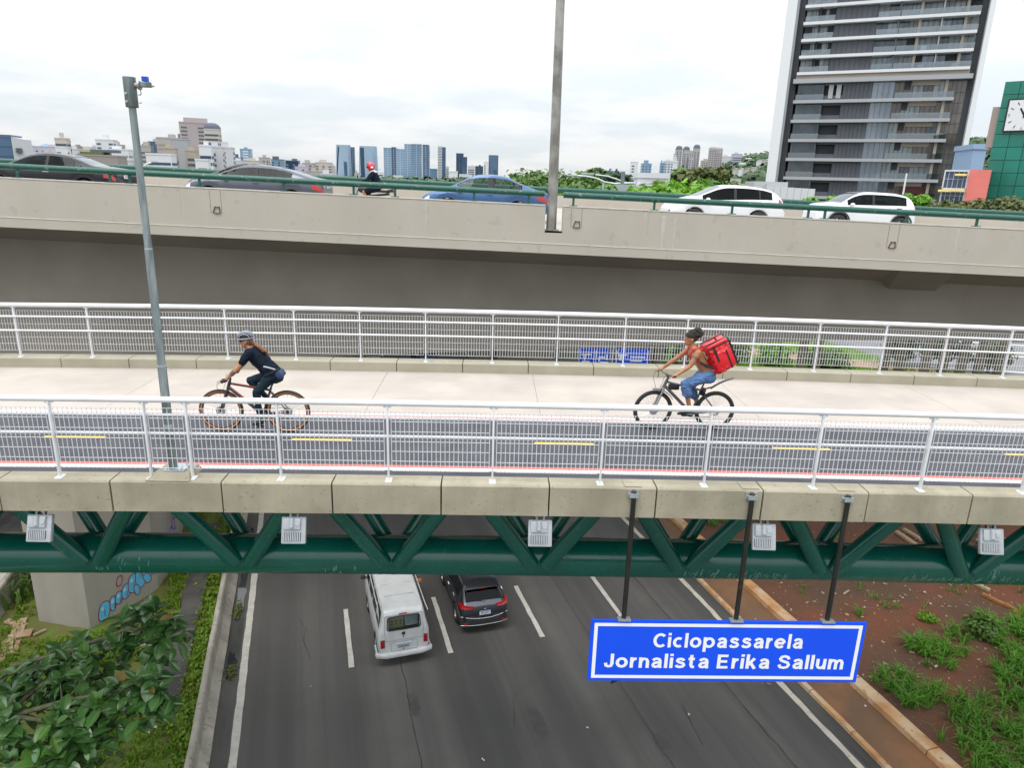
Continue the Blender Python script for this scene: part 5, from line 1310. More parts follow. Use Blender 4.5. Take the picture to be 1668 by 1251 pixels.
for arm, s in ((armL, 1), (armR, -1)): limb(b, arm, [.058, .042, .028]); hand_on_bar(b, (.51, s * .29, .97), s); limb(b, [arm[2], (.49, s * .285, .988)], [.028, .026])
for leg in (legL, legR): limb(b, leg, [.088, .058, .040])
fused(b, 'body', G['skin1'], A, .0095)
b = MB(); torso(b, [(x, z, d + .018, w + .018) for x, z, d, w in tA[1:7]]); torso(b, [(-.275, .955, .15, .18), (-.24, .99, .165, .195), (-.19, 1.05, .155, .19)])
for arm in (armL, armR): limb(b, [arm[0], Vector(arm[0]).lerp(Vector(arm[1]), .62)], [.082, .066])
fused(b, 'shirt', G['navy'], A, .009, 3, fold=.013)
b = MB(); b.ell((-.235, 0, .975), (.15, .175, .11))
for leg in (legL, legR): limb(b, leg, [.10, .066, .045])
fused(b, 'leggings', G['teal_legging'], A, .01, fold=.006)
for pts in ([(-.035, .125, .235), (.03, .125, .205), (.12, .13, .18)], [(-.085, -.12, .54), (-.02, -.12, .52), (.075, -.125, .50)]):
    b = MB(); limb(b, pts, [.040, .046, .034]); fused(b, 'shoe', G['black'], A, .011)
for s in (1, -1):
    b = MB(); b.ell((.495, s * .288, .982), (.055, .052, .034), 12, 8); b.ell((.535, s * .29, .968), (.024, .048, .032), 10, 7); b.build('glove', G['black'], A, local=True, smooth=60)
b = MB(); b.tube([Vector(armL[1]).lerp(Vector(armL[2]), .35), Vector(armL[1]).lerp(Vector(armL[2]), .62)], [.0415, .0385], 14); b.build('forearm_tattoo', G['ink'], A, local=True, smooth=60)
eyes(PH, A, True)
b = MB(); M_ = Matrix.Rotation(.10, 3, 'Y')
b.ell(PH(-.055, 0, .0), (.06, .076, .085), 14, 9); pts = [PH(-.10, 0, -.04), PH(-.155, .02, -.07), PH(-.215, .03, -.115), PH(-.275, .03, -.18), PH(-.315, .035, -.24)]; b.tube(pts, [.028, .034, .042, .036, .012], 10)
for k in range(7): 
    o = Vector((rnd.uniform(-.03, .03), rnd.uniform(-.05, .05), rnd.uniform(-.02, .04))); b.tube([p + o * (i / 2.5) for i, p in enumerate(pts)], [.02, .02, .02, .016, .006], 6)
fused(b, 'ponytail', G['hair_br'], A, .01, 2)
# helmet: shell ribs over a dark core
b = MB(); c = PH(-.005, 0, .072); b.ell(c, (.118, .088, .075), 18, 10, mx=M_); hc = b.build('helmet', G['black'], A, local=True, smooth=60)
for k in range(7):
    y = -.078 + .026 * k; b = MB(); rr = math.sqrt(max(0, 1 - (y / .1) ** 2)); pts = []
    for q in range(11):
        a = math.pi * (.06 + .88 * q / 10); pts.append(c + M_ @ Vector((.142 * rr * math.cos(a), y, .104 * rr * math.sin(a) - .012)))
    b.tube(pts, [.006] + [.0125] * 9 + [.008], 8); b.build('helmet_rib', G['helmet_grey'], hc, local=True, smooth=60)
b = MB(); pts = [c + M_ @ Vector((.132 * math.cos(2 * math.pi * q / 24), .099 * math.sin(2 * math.pi * q / 24), -.022)) for q in range(24)]; b.tube(pts, .014, 8, closed=True); b.build('helmet_rim', G['helmet_grey'], hc, local=True, smooth=60)
b = MB(); b.tube([c + M_ @ Vector((.10, q, -.03)) for q in (-.06, 0, .06)], .011, 8); b.add([c + M_ @ Vector(v) for v in ((.12, -.06, -.02), (.12, .06, -.02), (.185, .045, -.038), (.185, -.045, -.038))], [(0, 1, 2, 3)]); b.build('helmet_visor', G['black'], hc, local=True, fix=False)
for s in (1, -1):
    b = MB(); b.tube([PH(.02, s * .086, .05), PH(.015, s * .075, -.04), PH(.05, s * .03, -.115)], .006, 6); b.tube([PH(-.05, s * .084, .05), PH(.015, s * .075, -.04)], .006, 6); b.build('chin_strap', G['lamp_grey'], A, local=True, smooth=60)
wb = thing('waist_bag', 'small dark blue waist pouch with a pale strip worn by the helmeted cyclist', 'bag', mw=pA)
b = MB(); b.cbox((-.345, .05, 1.045), (.12, .24, .13), .04, mx=Matrix.Rotation(.6, 3, 'Y')); b.build('pouch', mat('pouch_blue', (.012, .03, .09), (.02, .05, .13), scale=14, rough=.6), wb, local=True, smooth=50)
b = MB(); b.tube([(-.30, .17, 1.15), (-.215, .20, 1.185), (-.12, .18, 1.20)], .014, 8); b.build('reflective_strip', G['lamp_grey'], wb, local=True, smooth=60)
b = MB(); b.tube([(-.33, .05, 1.13), (-.25, .20, 1.10), (-.12, .17, 1.03), (-.06, .0, 1.02)], .014, 8); b.build('belt', G['strap'], wb, local=True, smooth=60)

# ------------------------------------------------------------------ courier with the red bag
Bp = thing('person', 'shirtless courier with a dark curly topknot, blue denim shorts and flip-flops', 'person', mw=pB)
tB = [(-.25, .97, .12, .15), (-.22, 1.05, .125, .16), (-.15, 1.16, .105, .138), (-.075, 1.27, .108, .145), (.0, 1.385, .115, .165), (.055, 1.465, .10, .16), (.085, 1.52, .06, .09), (.105, 1.56, .048, .05)]
aL = [(.04, .185, 1.475), (.18, .235, 1.245), (.405, .285, 1.10)]; aR = [(.06, -.185, 1.475), (.27, -.24, 1.28), (.505, -.275, 1.08)]
lL = [(-.20, .09, 1.04), (.19, .115, .885), (.085, .13, .47)]; lR = [(-.20, -.09, 1.04), (.05, -.115, .79), (-.16, -.13, .44)]
b = MB(); torso(b, tB); limb(b, [(.085, 0, 1.52), (.115, 0, 1.60)], [.053, .046]); PB = head(b, (.145, 0, 1.675), .02)
for arm, s, g in ((aL, 1, (.46, .29, 1.07)), (aR, -1, (.56, -.27, 1.05))): limb(b, arm, [.058, .043, .029]); hand_on_bar(b, g, s); limb(b, [arm[2], Vector(g) + Vector((-.03, 0, .02))], [.029, .026])
for s in (1, -1): b.ell((.04, s * .17, 1.465), (.065, .06, .065), 12, 8); b.ell((.10, s * .075, 1.405), (.05, .075, .06), 10, 7)
for leg in (lL, lR): limb(b, leg, [.085, .055, .038])
for leg in (lL, lR):
    an = Vector(leg[2]); b.tube([an + Vector((-.045, 0, -.055)), an + Vector((.03, 0, -.05)), an + Vector((.15, 0, -.085))], [.032, .034, .028], 10)
    for k in range(5): q = an + Vector((.15, -.032 + .016 * k, -.085)); b.tube([q, q + Vector((.045 - .004 * k, 0, -.008))], [.011, .008], 6)
fused(b, 'body', G['skin2'], Bp, .0095)
for leg in (lL, lR):
    an = Vector(leg[2]); b = MB(); b.add([an + Vector(v) for v in ((-.08, -.04, -.092), (-.08, .04, -.092), (.06, .045, -.10), (.20, .045, -.125), (.20, -.045, -.125), (.06, -.045, -.10))] + [an + Vector(v) for v in ((-.08, -.04, -.108), (-.08, .04, -.108), (.06, .045, -.116), (.20, .045, -.14), (.20, -.045, -.14), (.06, -.045, -.116))],
        [(0, 1, 2, 5), (5, 2, 3, 4), (6, 11, 8, 7), (11, 10, 9, 8), (0, 6, 7, 1), (1, 7, 8, 2), (2, 8, 9, 3), (3, 9, 10, 4), (4, 10, 11, 5), (5, 11, 6, 0)])
    b.tube([an + Vector((.02, -.04, -.09)), an + Vector((.13, 0, -.06)), an + Vector((.02, .04, -.09))], .007, 6); b.build('flip_flop', G['black'], Bp, local=True)
b = MB(); b.ell((-.225, 0, 1.0), (.155, .182, .125))
for leg, e in ((lL, .40), (lR, .45)): limb(b, [leg[0], leg[1], Vector(leg[1]).lerp(Vector(leg[2]), e)], [.105, .086, .086])
fused(b, 'denim_shorts', G['denim'], Bp, .009, 3, fold=.018)
b = MB(); torso(b, [(-.23, 1.05, .142, .178), (-.185, 1.125, .128, .160)]); fused(b, 'waistband', G['teal_band'], Bp, .011, 2)
eyes(PB, Bp)
r = random.Random(5); b = MB(); b.ell(PB(-.012, 0, .062), (.102, .088, .084), 16, 10); b.ell(PB(-.06, 0, .03), (.07, .082, .09)); b.ell(PB(-.05, 0, .11), (.095, .078, .07)); b.ell(PB(-.125, 0, .095), (.088, .085, .082))
for k in range(60):
    a = r.uniform(0, 6.28); e = r.uniform(-.6, 1.4); d = Vector((math.cos(a) * math.cos(e), math.sin(a) * math.cos(e), math.sin(e))); b.ell(PB(-.115, 0, .10) + d * .088, (.024, .024, .024), 8, 6)
fused(b, 'hair', G['hair_bk'], Bp, .008, 1)
b = MB(); torso(b, [(x, z, d + .006, w + .005) for x, z, d, w in [(-.03, 1.485, .098, .155), (-.045, 1.46, .105, .16)]]); 
b = MB()
for s in (1, -1): b.tube([(-.045, s * .12, 1.50), (.03, s * .13, 1.55), (.12, s * .12, 1.515), (.16, s * .105, 1.415), (.115, s * .12, 1.335), (-.02, s * .155, 1.275)], .014, 8)
b.build('shoulder_strap', G['red_cloth'], Bp, local=True, smooth=60)
b = MB(); b.tube([(-.25, .20, 1.205), (-.12, .165, 1.245), (.0, .135, 1.30), (.08, .06, 1.335), (.085, -.06, 1.335)], .021, 8); b.build('waist_strap', G['strap'], Bp, local=True, smooth=60)
b = MB(); b.tube([Vector(aL[0]).lerp(Vector(aL[1]), .28), Vector(aL[0]).lerp(Vector(aL[1]), .48)], [.0555, .053], 14); b.build('arm_tattoo', G['ink'], Bp, local=True, smooth=60)
bm_ = pB @ Matrix.Translation((-.375, .0, 1.405)) @ Matrix.Rotation(math.radians(27), 4, 'Y')
bag = thing('delivery_bag', 'bulky red insulated delivery bag with black straps on the courier\'s back', 'bag', mw=bm_)
b = MB(); b.cbox((0, 0, .02), (.38, .44, .46), .09)
for v in range(3): b.ell((.03 - .035 * v, .01 * (-1) ** v, -.20 + .14 * v), (.235 + .01 * (v % 2), .25, .105), 16, 8)
b.ell((-.12, .05, -.16), (.13, .20, .13)); b.ell((.13, -.03, .20), (.10, .2, .075))
fused(b, 'box', G['red_bag'], bag, .012, 5, fold=.024)
b = MB(); b.cbox((-.02, .235, -.05), (.34, .03, .32), .012); b.cbox((-.215, 0, -.05), (.03, .36, .30), .012); b.build('side_pocket', G['red_bag'], bag, local=True, smooth=50)
b = MB(); b.cbox((-.01, 0, .25), (.37, .43, .05), .024, mx=Matrix.Rotation(.05, 3, 'Y')); b.build('lid', G['red_bag'], bag, local=True, smooth=50)
b = MB()
for y in (-.12, .12): b.box((0, y, .283), (.40, .045, .006)); b.box((-.226, y, .14), (.006, .045, .28))
b.box((.08, .253, .11), (.04, .006, .30)); b.box((-.10, .253, -.06), (.028, .006, .34)); b.box((-.208, .236, .02), (.03, .03, .46)); b.box((0, .246, .235), (.42, .006, .022)); b.build('trim_strap', G['strap'], bag, local=True)
b = MB(); b.tube([(-.06, .05, .28), (-.05, 0, .325), (-.06, -.05, .28)], .01, 8); b.build('handle', G['strap'], bag, local=True)

# ------------------------------------------------------------------ motorcycle and rider on the viaduct
mM = on_via(604, 306, 24.6)
mc = thing('motorcycle', 'small black motorcycle with a red tail light on the viaduct', 'motorcycle', mw=mM)
for x in (.64, -.62):
    t = MB(); t.lathe([(.22, -.04), (.27, -.05), (.30, -.03), (.30, .03), (.27, .05), (.22, .04)], 28, (x, 0, .30), 'Y'); w = t.build('wheel', G['rubber'], mc, local=True, smooth=50)
    t = MB(); t.lathe([(.225, -.02), (.20, 0), (.225, .02)], 28, (x, 0, .30), 'Y'); 
    for k in range(6): a = k * math.pi / 3; t.tube([(x, 0, .30), (x + .21 * math.cos(a), 0, .30 + .21 * math.sin(a))], .014, 6)
    t.build('rim', G['alloy'], w, local=True)
b = MB(); b.tube([(.64, .07, .30), (.44, .07, .84)], .025, 10); b.tube([(.64, -.07, .30), (.44, -.07, .84)], .025, 10); b.build('fork', G['alloy'], mc, local=True, smooth=60)
b = MB(); b.cbox((.08, 0, .46), (.42, .26, .34), .06); b.tube([(.0, -.12, .32), (-.5, -.14, .36), (-.72, -.15, .42)], .045, 10); b.build('engine', G['plastic'], mc, local=True, smooth=40)
b = MB(); b.ell((.18, 0, .80), (.27, .14, .13)); b.tube([(.44, 0, .86), (.0, 0, .62), (-.62, 0, .70)], .04, 8); fused(b, 'tank', G['p_black'], mc, .016)
b = MB(); b.cbox((-.28, 0, .78), (.55, .24, .08), .03); b.cbox((-.62, 0, .80), (.26, .20, .10), .03, mx=Matrix.Rotation(.25, 3, 'Y')); b.build('saddle', G['black'], mc, local=True, smooth=40)
b = MB(); b.cbox((-.765, 0, .80), (.06, .16, .08), .015); b.build('taillight', G['red_lens'], mc, local=True)
b = MB(); b.add([(-.72, -.07, .78), (-.72, .07, .78), (-.92, .06, .46), (-.92, -.06, .46)], [(0, 1, 2, 3)]); b.build('mudflap', G['plastic'], mc, local=True, fix=False)
b = MB(); b.tube([(.30, .36, 1.04), (.42, .12, 1.0), (.42, -.12, 1.0), (.30, -.36, 1.04)], .014, 8); b.build('handlebar', G['black'], mc, local=True, smooth=60)
for s in (1, -1):
    b = MB(); b.tube([(.36, s * .24, 1.03), (.40, s * .30, 1.19)], .008, 6); b.ell((.40, s * .33, 1.23), (.02, .065, .045)); b.build('mirror', G['black'], mc, local=True, smooth=60)
b = MB(); b.ell((.56, 0, .88), (.08, .1, .1)); b.build('headlight', G['white_lens'], mc, local=True, smooth=60)
b = MB(); b.ell((.66, 0, .60), (.30, .06, .05)); b.build('front_fender', G['p_black'], mc, local=True, smooth=60)
mr_ = thing('person', 'motorcyclist in a black jacket and shorts with a red and white helmet', 'person', mw=mM)
tM = [(-.24, .84, .13, .16), (-.22, .95, .13, .165), (-.17, 1.08, .12, .15), (-.11, 1.22, .125, .165), (-.06, 1.33, .11, .175), (-.03, 1.40, .06, .09)]
mL = [(-.07, .19, 1.33), (.10, .30, 1.10), (.28, .34, 1.06)]; mR = [(-.07, -.19, 1.33), (.10, -.30, 1.10), (.28, -.34, 1.06)]
gL = [(-.20, .10, .87), (.22, .19, .74), (.10, .20, .36)]; gR = [(-.20, -.10, .87), (.22, -.19, .74), (.10, -.20, .36)]
b = MB(); torso(b, tM); limb(b, [(-.03, 0, 1.38), (.0, 0, 1.48)], [.055, .05]); PM = head(b, (.02, 0, 1.55), .05)
for arm, s in ((mL, 1), (mR, -1)): limb(b, arm, [.06, .045, .032]); hand_on_bar(b, (.31, s * .36, 1.04), s)
for leg in (gL, gR): limb(b, leg, [.088, .058, .04])
fused(b, 'body', G['skin1'], mr_, .011)
b = MB(); torso(b, [(x, z, d + .03, w + .03) for x, z, d, w in tM[:5]])
for arm in (mL, mR): limb(b, arm, [.085, .066, .048])
fused(b, 'jacket', G['navy'], mr_, .013, 3, fold=.014)
b = MB()
for s in (1, -1): b.tube([(-.18, s * .13, 1.39), (-.10, s * .145, 1.435), (0, s * .14, 1.40), (.07, s * .13, 1.28), (.05, s * .13, 1.12)], .018, 8)
b.build('pale_piping', G['sign_white'], mr_, local=True, smooth=60)
b = MB()
for leg in (gL, gR): limb(b, [leg[0], Vector(leg[0]).lerp(Vector(leg[1]), .8)], [.115, .095])
fused(b, 'shorts', G['navy'], mr_, .014)
for leg in (gL, gR):
    an = Vector(leg[2]); b = MB(); limb(b, [an + Vector((-.05, 0, -.03)), an + Vector((.16, 0, -.07))], [.05, .04]); fused(b, 'shoe', G['black'], mr_, .013)
b = MB(); b.ell(PM(-.005, 0, .02), (.145, .125, .14), 20, 14); hm = b.build('helmet', mat('helmet_red', (.62, .01, .035), (.5, .008, .03), scale=8, rough=.25, coat=.6), mr_, local=True, smooth=60)
b = MB(); b.ell(PM(.03, 0, .0), (.122, .118, .055), 20, 10); b.build('helmet_visor', G['black'], hm, local=True, smooth=60)
b = MB(); b.add([PM(.10, -.09, .10), PM(.10, .09, .10), PM(.20, .07, .075), PM(.20, -.07, .075), PM(.06, -.1, .12), PM(.06, .1, .12)], [(0, 1, 2, 3), (4, 5, 1, 0)]); b.build('helmet_peak', G['sign_white'], hm, local=True, fix=False)
b = MB(); b.ell(PM(-.05, .075, -.01), (.06, .055, .045)); b.build('helmet_patch', G['sign_white'], hm, local=True, smooth=60)
# ------------------------------------------------------------------ big-leaved tree in the lower left corner
def leaf_mesh(name, m, w, droop, fold, seed):
    r = random.Random(seed); ribs = []; rows = []; n = 6
    for i in range(n + 1):
        t = i / n; hw = w * (math.sin(math.pi * min(1, t * .93 + .05)) ** .75) if i < n else .004
        y = t; z = -droop * t * t; row = []
        for q in (-1, -.55, 0, .55, 1):
            row.append(Vector((q * hw, y, z + fold * abs(q) * hw + r.uniform(-.006, .006)))); ribs.append(1.0 if q == 0 else (.15 if abs(q) < .6 else 0))
        rows.append(row)
    b = MB(); b.grid(rows); me = bpy.data.meshes.new(name); me.from_pydata([tuple(p) for p in b.v], [], b.f)
    me.materials.append(m); me.polygons.foreach_set('use_smooth', [True] * len(me.polygons))
    a = me.attributes.new('rib', 'FLOAT', 'POINT'); a.data.foreach_set('value', ribs)
    return me
leaf_old = [leaf_mesh('leaf', G['leaf_big'], .30 + .025 * k, .12 + .08 * k, .35, k) for k in range(4)]
leaf_new = [leaf_mesh('leaf', G['leaf_new'], .29 + .03 * k, .05 + .08 * k, .4, 9 + k) for k in range(2)]
leaf_dry = leaf_mesh('leaf', mat('yellowing_leaf', (.20, .19, .03), (.26, .16, .04), scale=5, rough=.5), .27, .25, .5, 30)
ft = thing('fig_tree', 'large glossy-leaved tree filling the lower left corner of the picture', 'tree', (-11.2, 10.6, GZ))
tips = [  # (px, py, Y, fresh)  tips of the branches
    (62, 1062, 14.4, 0), (98, 1040, 14.4, 0), (130, 1022, 14.3, 0), (165, 1008, 14.3, 0), (200, 990, 14.2, 0), (228, 975, 14.2, 0), (255, 972, 14.1, 0), (282, 990, 14.0, 0), (240, 1004, 13.9, 0), (195, 1025, 13.9, 0), (152, 1040, 13.9, 0), (262, 1012, 13.8, 0),
    (118, 1062, 13.8, 0), (30, 1092, 13.6, 0), (72, 1084, 13.6, 0), (108, 1075, 13.5, 0), (140, 1066, 13.5, 1), (60, 1116, 13.2, 0), (18, 1124, 13.1, 0), (98, 1108, 13.1, 1), (135, 1100, 13.0, 0),
    (192, 1114, 12.7, 0), (222, 1106, 12.7, 0), (250, 1098, 12.7, 0), (281, 1096, 12.7, 1), (262, 1116, 12.6, 0), (232, 1130, 12.5, 0), (172, 1132, 12.5, 0), (140, 1140, 12.5, 0), (240, 1112, 12.8, 0),
    (158, 1146, 12.1, 1), (100, 1156, 12.2, 0), (128, 1172, 12.0, 0), (150, 1200, 11.8, 0), (86, 1180, 11.9, 1), (116, 1196, 11.7, 0),
    (58, 1212, 11.5, 1), (90, 1228, 11.4, 1), (26, 1206, 11.5, 0), (16, 1240, 11.3, 1), (60, 1242, 11.2, 1), (8, 1182, 11.7, 0), (108, 1244, 11.4, 0), (10, 1150, 12.5, 0)]
r = random.Random(42)
P0 = Vector((-11.2, 10.6, -7.4)); leaves = []; bmb = MB()
tip3 = []
for px, py, Y, fr in tips:
    if (px * 7 + py) % 10 == 3: continue
    p = at_y(px, py + (20 if Y > 13.7 else 4), Y); tip3.append((p, fr))
mains = [at_y(20, 1160, 12.6), at_y(20, 1080, 14.0), at_y(0, 1235, 11.3)]
twb = MB(); twb.tube([(-11.2, 10.6, GZ), (-11.15, 10.65, -9), P0], [.22, .18, .14], 14); twb.build('trunk', G['bark'], ft, smooth=60)
for k, (path) in enumerate(([P0, at_y(-40, 1190, 12.2), mains[0], at_y(100, 1137, 12.5), at_y(200, 1117, 12.7), at_y(292, 1094, 12.7)],
                            [P0, at_y(-30, 1150, 13.4), mains[1], at_y(120, 1052, 13.9), at_y(200, 1020, 14.0), at_y(270, 990, 14.0)],
                            [P0, at_y(-60, 1250, 11.4), mains[2], at_y(50, 1235, 11.3), at_y(85, 1208, 11.4)],
                            [mains[0], at_y(70, 1168, 12.2), at_y(130, 1170, 12.0), at_y(170, 1150, 12.1)],
                            [mains[0], at_y(40, 1130, 13.0), at_y(80, 1100, 13.3), at_y(150, 1070, 13.5)])):
    c = MB(); n = len(path); c.tube([p + Vector((0, 0, -.10)) for p in path], [.085 - .068 * i / (n - 1) for i in range(n)] if k < 3 else [.05 - .035 * i / (n - 1) for i in range(n)], 8); c.build('branch', G['branch'], ft, smooth=60)
nodes = [q for path in [[mains[0], at_y(100, 1137, 12.5), at_y(200, 1117, 12.7)], [mains[1], at_y(120, 1052, 13.9), at_y(200, 1020, 14.0)], [mains[2], at_y(50, 1235, 11.3)], [at_y(130, 1170, 12.0), at_y(70, 1168, 12.2)]] for q in path]
for p, fr in tip3:
    q = min(nodes, key=lambda v: (v - p).length); bmb.tube([q + Vector((0, 0, -.1)), q.lerp(p, .55) + Vector((0, 0, -.12)), p + Vector((0, 0, -.02))], [.022, .016, .010], 6)
    nL = r.randint(8, 10); a0 = r.uniform(0, 6.28)
    for i in range(nL):
        a = a0 + i * 2.4; el = r.uniform(.15, .75) if i < nL * .6 else r.uniform(-.75, .05)
        if fr and i < 4: el = r.uniform(.5, 1.1)
        o = Vector((r.uniform(-.05, .05), r.uniform(-.05, .05), .03 - .022 * i)); sz = r.uniform(.28, .45)
        leaves.append((p + o, a, el, sz, 1 if (fr and i < 6) else 0))
    for i in range(11):                                # extra leaves lower on the twig, added to darken the gaps
        o = Vector((r.uniform(-.3, .3), r.uniform(-.3, .3), r.uniform(-.75, -.18))); leaves.append((p + o, r.uniform(0, 6.28), r.uniform(-.9, .1), r.uniform(.26, .42), 0))
stuff(bmb.build('twigs', G['branch'], ft, smooth=60))
leaves.sort(key=lambda L: (-L[0].z * .3 - L[3] * 4 + (L[0] - CAM).length * .25))
inv = world_of(ft).inverted()
def leaf_mx(L):
    p, a, el, sz, fr = L
    return Matrix.Translation(p) @ Matrix.Rotation(a, 4, 'Z') @ Matrix.Rotation(el, 4, 'X') @ Matrix.Rotation(r.uniform(-.5, .5), 4, 'Y') @ Matrix.Diagonal((sz, sz, sz, 1))
rest = MB(); restv = []
for i, L in enumerate(leaves):
    me = leaf_new[i % 2] if L[4] else (leaf_dry if i % 23 == 7 else leaf_old[i % 4]); mx = inv @ leaf_mx(L)
    if i < 296:
        o = bpy.data.objects.new('leaf', me); COL.objects.link(o); o.parent = ft; o.matrix_basis = mx
    else:
        rest.add([mx @ v.co for v in me.vertices], [tuple(p.vertices) for p in me.polygons]); restv += [d.value for d in me.attributes['rib'].data]
o = rest.build('leaves', G['leaf_big'], ft, smooth=180, local=True, fix=False); stuff(o)
at_ = o.data.attributes.new('rib', 'FLOAT', 'POINT'); at_.data.foreach_set('value', restv)

# ------------------------------------------------------------------ trees with leaf-clump crowns
def crown(lumps, n, size, seed, squash=.8):
    r = random.Random(seed); b = MB(); tot = sum(q[3] ** 2 for q in lumps)
    for lx_, ly_, lz_, lr in lumps:
        for _ in range(int(n * lr * lr / tot)):
            d = Vector((r.gauss(0, 1), r.gauss(0, 1), r.gauss(0, 1))).normalized(); k = r.uniform(.55, 1.04) if r.random() < .85 else r.uniform(1.0, 1.18)
            k *= 1 + .22 * mnoise.noise(d * 2.3 + Vector((lx_, ly_, seed)))
            p = Vector((lx_, ly_, lz_)) + Vector((d.x * lr, d.y * lr, d.z * lr * squash)) * k
            nn = (d + Vector((r.uniform(-.9, .9), r.uniform(-.9, .9), r.uniform(-.2, 1.1)))).normalized()
            u = nn.orthogonal().normalized(); v = nn.cross(u); a = r.uniform(0, 6.28); u, v = u * math.cos(a) + v * math.sin(a), v * math.cos(a) - u * math.sin(a)
            s = size * r.uniform(.6, 1.25)
            b.add([p - u * s, p - v * s * .55 + nn * s * .12, p + u * s, p + v * s * .55 + nn * s * .12], [(0, 1, 2, 3)])
    return b
def tree(name, label, base, lumps, m, n, size, seed, trunk_r=.25, cat='tree', group=None):
    th = thing(name, label, cat, base, group=group)
    zmin = min(q[2] - q[3] * .3 for q in lumps); t = MB()
    t.tube([(0, 0, 0), (.05, 0, zmin * .5), (0, .05, zmin)], [trunk_r, trunk_r * .8, trunk_r * .6], 10)
    for q in lumps: t.tube([(0, 0, zmin * .9), ((q[0]) * .5, q[1] * .5, (zmin + q[2]) / 2), (q[0], q[1], q[2])], [trunk_r * .5, trunk_r * .3, trunk_r * .12], 6)
    t.build('trunk', G['bark'], th, local=True, smooth=60)
    c = crown(lumps, n, size, seed); o = c.build('crown', m, th, local=True, fix=False)
    return th
def tree_px(name, label, px, ytop, Y, W, m, n, size, seed, shape='round', group=None):
    """W = crown width in metres; the top of the crown lies at pixel (px, ytop)"""
    p = at_y(px, ytop, Y); H = p.z - GZ; r = random.Random(seed); lumps = []
    if shape == 'round':
        for k in range(9):
            a = r.uniform(0, 6.28); d = r.uniform(.15, .36) * W; lr = r.uniform(.17, .27) * W
            lumps.append((d * math.cos(a), d * math.sin(a), H - lr * .85 - r.uniform(0, .32) * W, lr))
        lumps.append((0, 0, H - .24 * W, .24 * W))
    elif shape == 'tiered':
        for k in range(11):
            a = r.uniform(0, 6.28); d = r.uniform(.1, .45) * W; lr = r.uniform(.11, .18) * W
            lumps.append((d * math.cos(a), d * math.sin(a), H - lr * .6 - r.uniform(0, .5) * W * .8, lr))
    return tree(name, label, (p.x, p.y, GZ), lumps, m, n, size, seed, .02 * H + .1, group=group)
tree_px('broad_tree', 'dark green round tree just left of the tall street light, behind the blue sedan', 868, 278, 84, 9, G['leaf_mid'], 2600, .42, 1)
tree_px('broad_tree', 'tallest dark green tree behind the tall street light', 905, 270, 88, 11, G['leaf_mid'], 3200, .42, 2)
tree_px('broad_tree', 'feathery dark tree above the curved lamp arms', 955, 270, 92, 8, G['leaf_dark'], 2200, .42, 3, 'tiered')
tree_px('broad_tree', 'thin-topped dark tree right of the curved lamp arms', 984, 275, 94, 7, G['leaf_dark'], 1500, .42, 4, 'tiered')
tree_px('broad_tree', 'green tree below the curved lamp arms', 940, 288, 70, 10, G['leaf_mid'], 2600, .40, 5)
tree_px('broad_tree', 'light green tree between the two lamp posts', 995, 292, 66, 7, G['leaf_bright'], 1600, .36, 6)
tree_px('broad_tree', 'low green tree left of the grey sign post', 975, 296, 60, 6, G['leaf_mid'], 1500, .34, 7)
tree_px('broad_tree', 'small green tree right of the grey sign post', 1030, 295, 66, 6, G['leaf_mid'], 1500, .34, 8)
tree_px('broad_tree', 'bright yellow-green tree left of the white hatchback crossover', 1098, 288, 56, 7.5, G['leaf_bright'], 2600, .36, 9)
tree_px('broad_tree', 'bright yellow-green tree touching the roof of the white hatchback crossover', 1140, 296, 52, 6.5, G['leaf_bright'], 2200, .34, 10)
tree_px('broad_tree', 'dark olive tree with two crowns behind the bright green trees', 1148, 272, 74, 6.5, G['leaf_olive'], 1800, .40, 11, 'tiered')
tree_px('broad_tree', 'small dark tree left of the two-crowned olive tree', 1126, 272, 78, 4, G['leaf_mid'], 1000, .40, 12)
tree_px('broad_tree', 'low green tree left of the low white building', 1060, 302, 58, 5, G['leaf_bright'], 1300, .34, 13)
tree_px('broad_tree', 'dark bushy tree beside the concrete frame', 1168, 290, 70, 4.5, G['leaf_mid'], 900, .40, 14)
tree_px('broad_tree', 'light green tree behind the concrete frame', 1215, 294, 80, 6, G['leaf_bright'], 900, .45, 15)
# hedge-like trees at the right edge, beyond the viaduct
for k, (px, yt, W, lab) in enumerate([(1560, 322, 4.5, 'clipped olive bush right of the pink wall'), (1592, 318, 5, 'clipped olive bush below the pink wall'), (1624, 318, 5, 'clipped olive bush below the clock'), (1655, 320, 5, 'clipped olive bush at the right edge below the clock'), (1690, 320, 5, 'clipped olive bush beyond the right edge')]):
    tree_px('clipped_bush', lab, px, yt, 52, W, G['leaf_olive'], 2400, .22, 30 + k, group='clipped bushes below the clock')
for k, (px, yt, lab) in enumerate([(1345, 318, 'yellow-green shrub at the foot of the dark tower, right of the white hoarding'), (1370, 322, 'yellow-green shrub behind the roof of the last crossover'), (1490, 316, 'yellow-green shrub right of the last crossover'), (1515, 322, 'yellow-green shrub left of the yellow-awning building')]):
    tree_px('roadside_shrub', lab, px, yt, 58, 3.6, G['leaf_olive'] if k % 2 else G['leaf_bright'], 900, .24, 40 + k, 'tiered', group='shrubs at the foot of the tower')

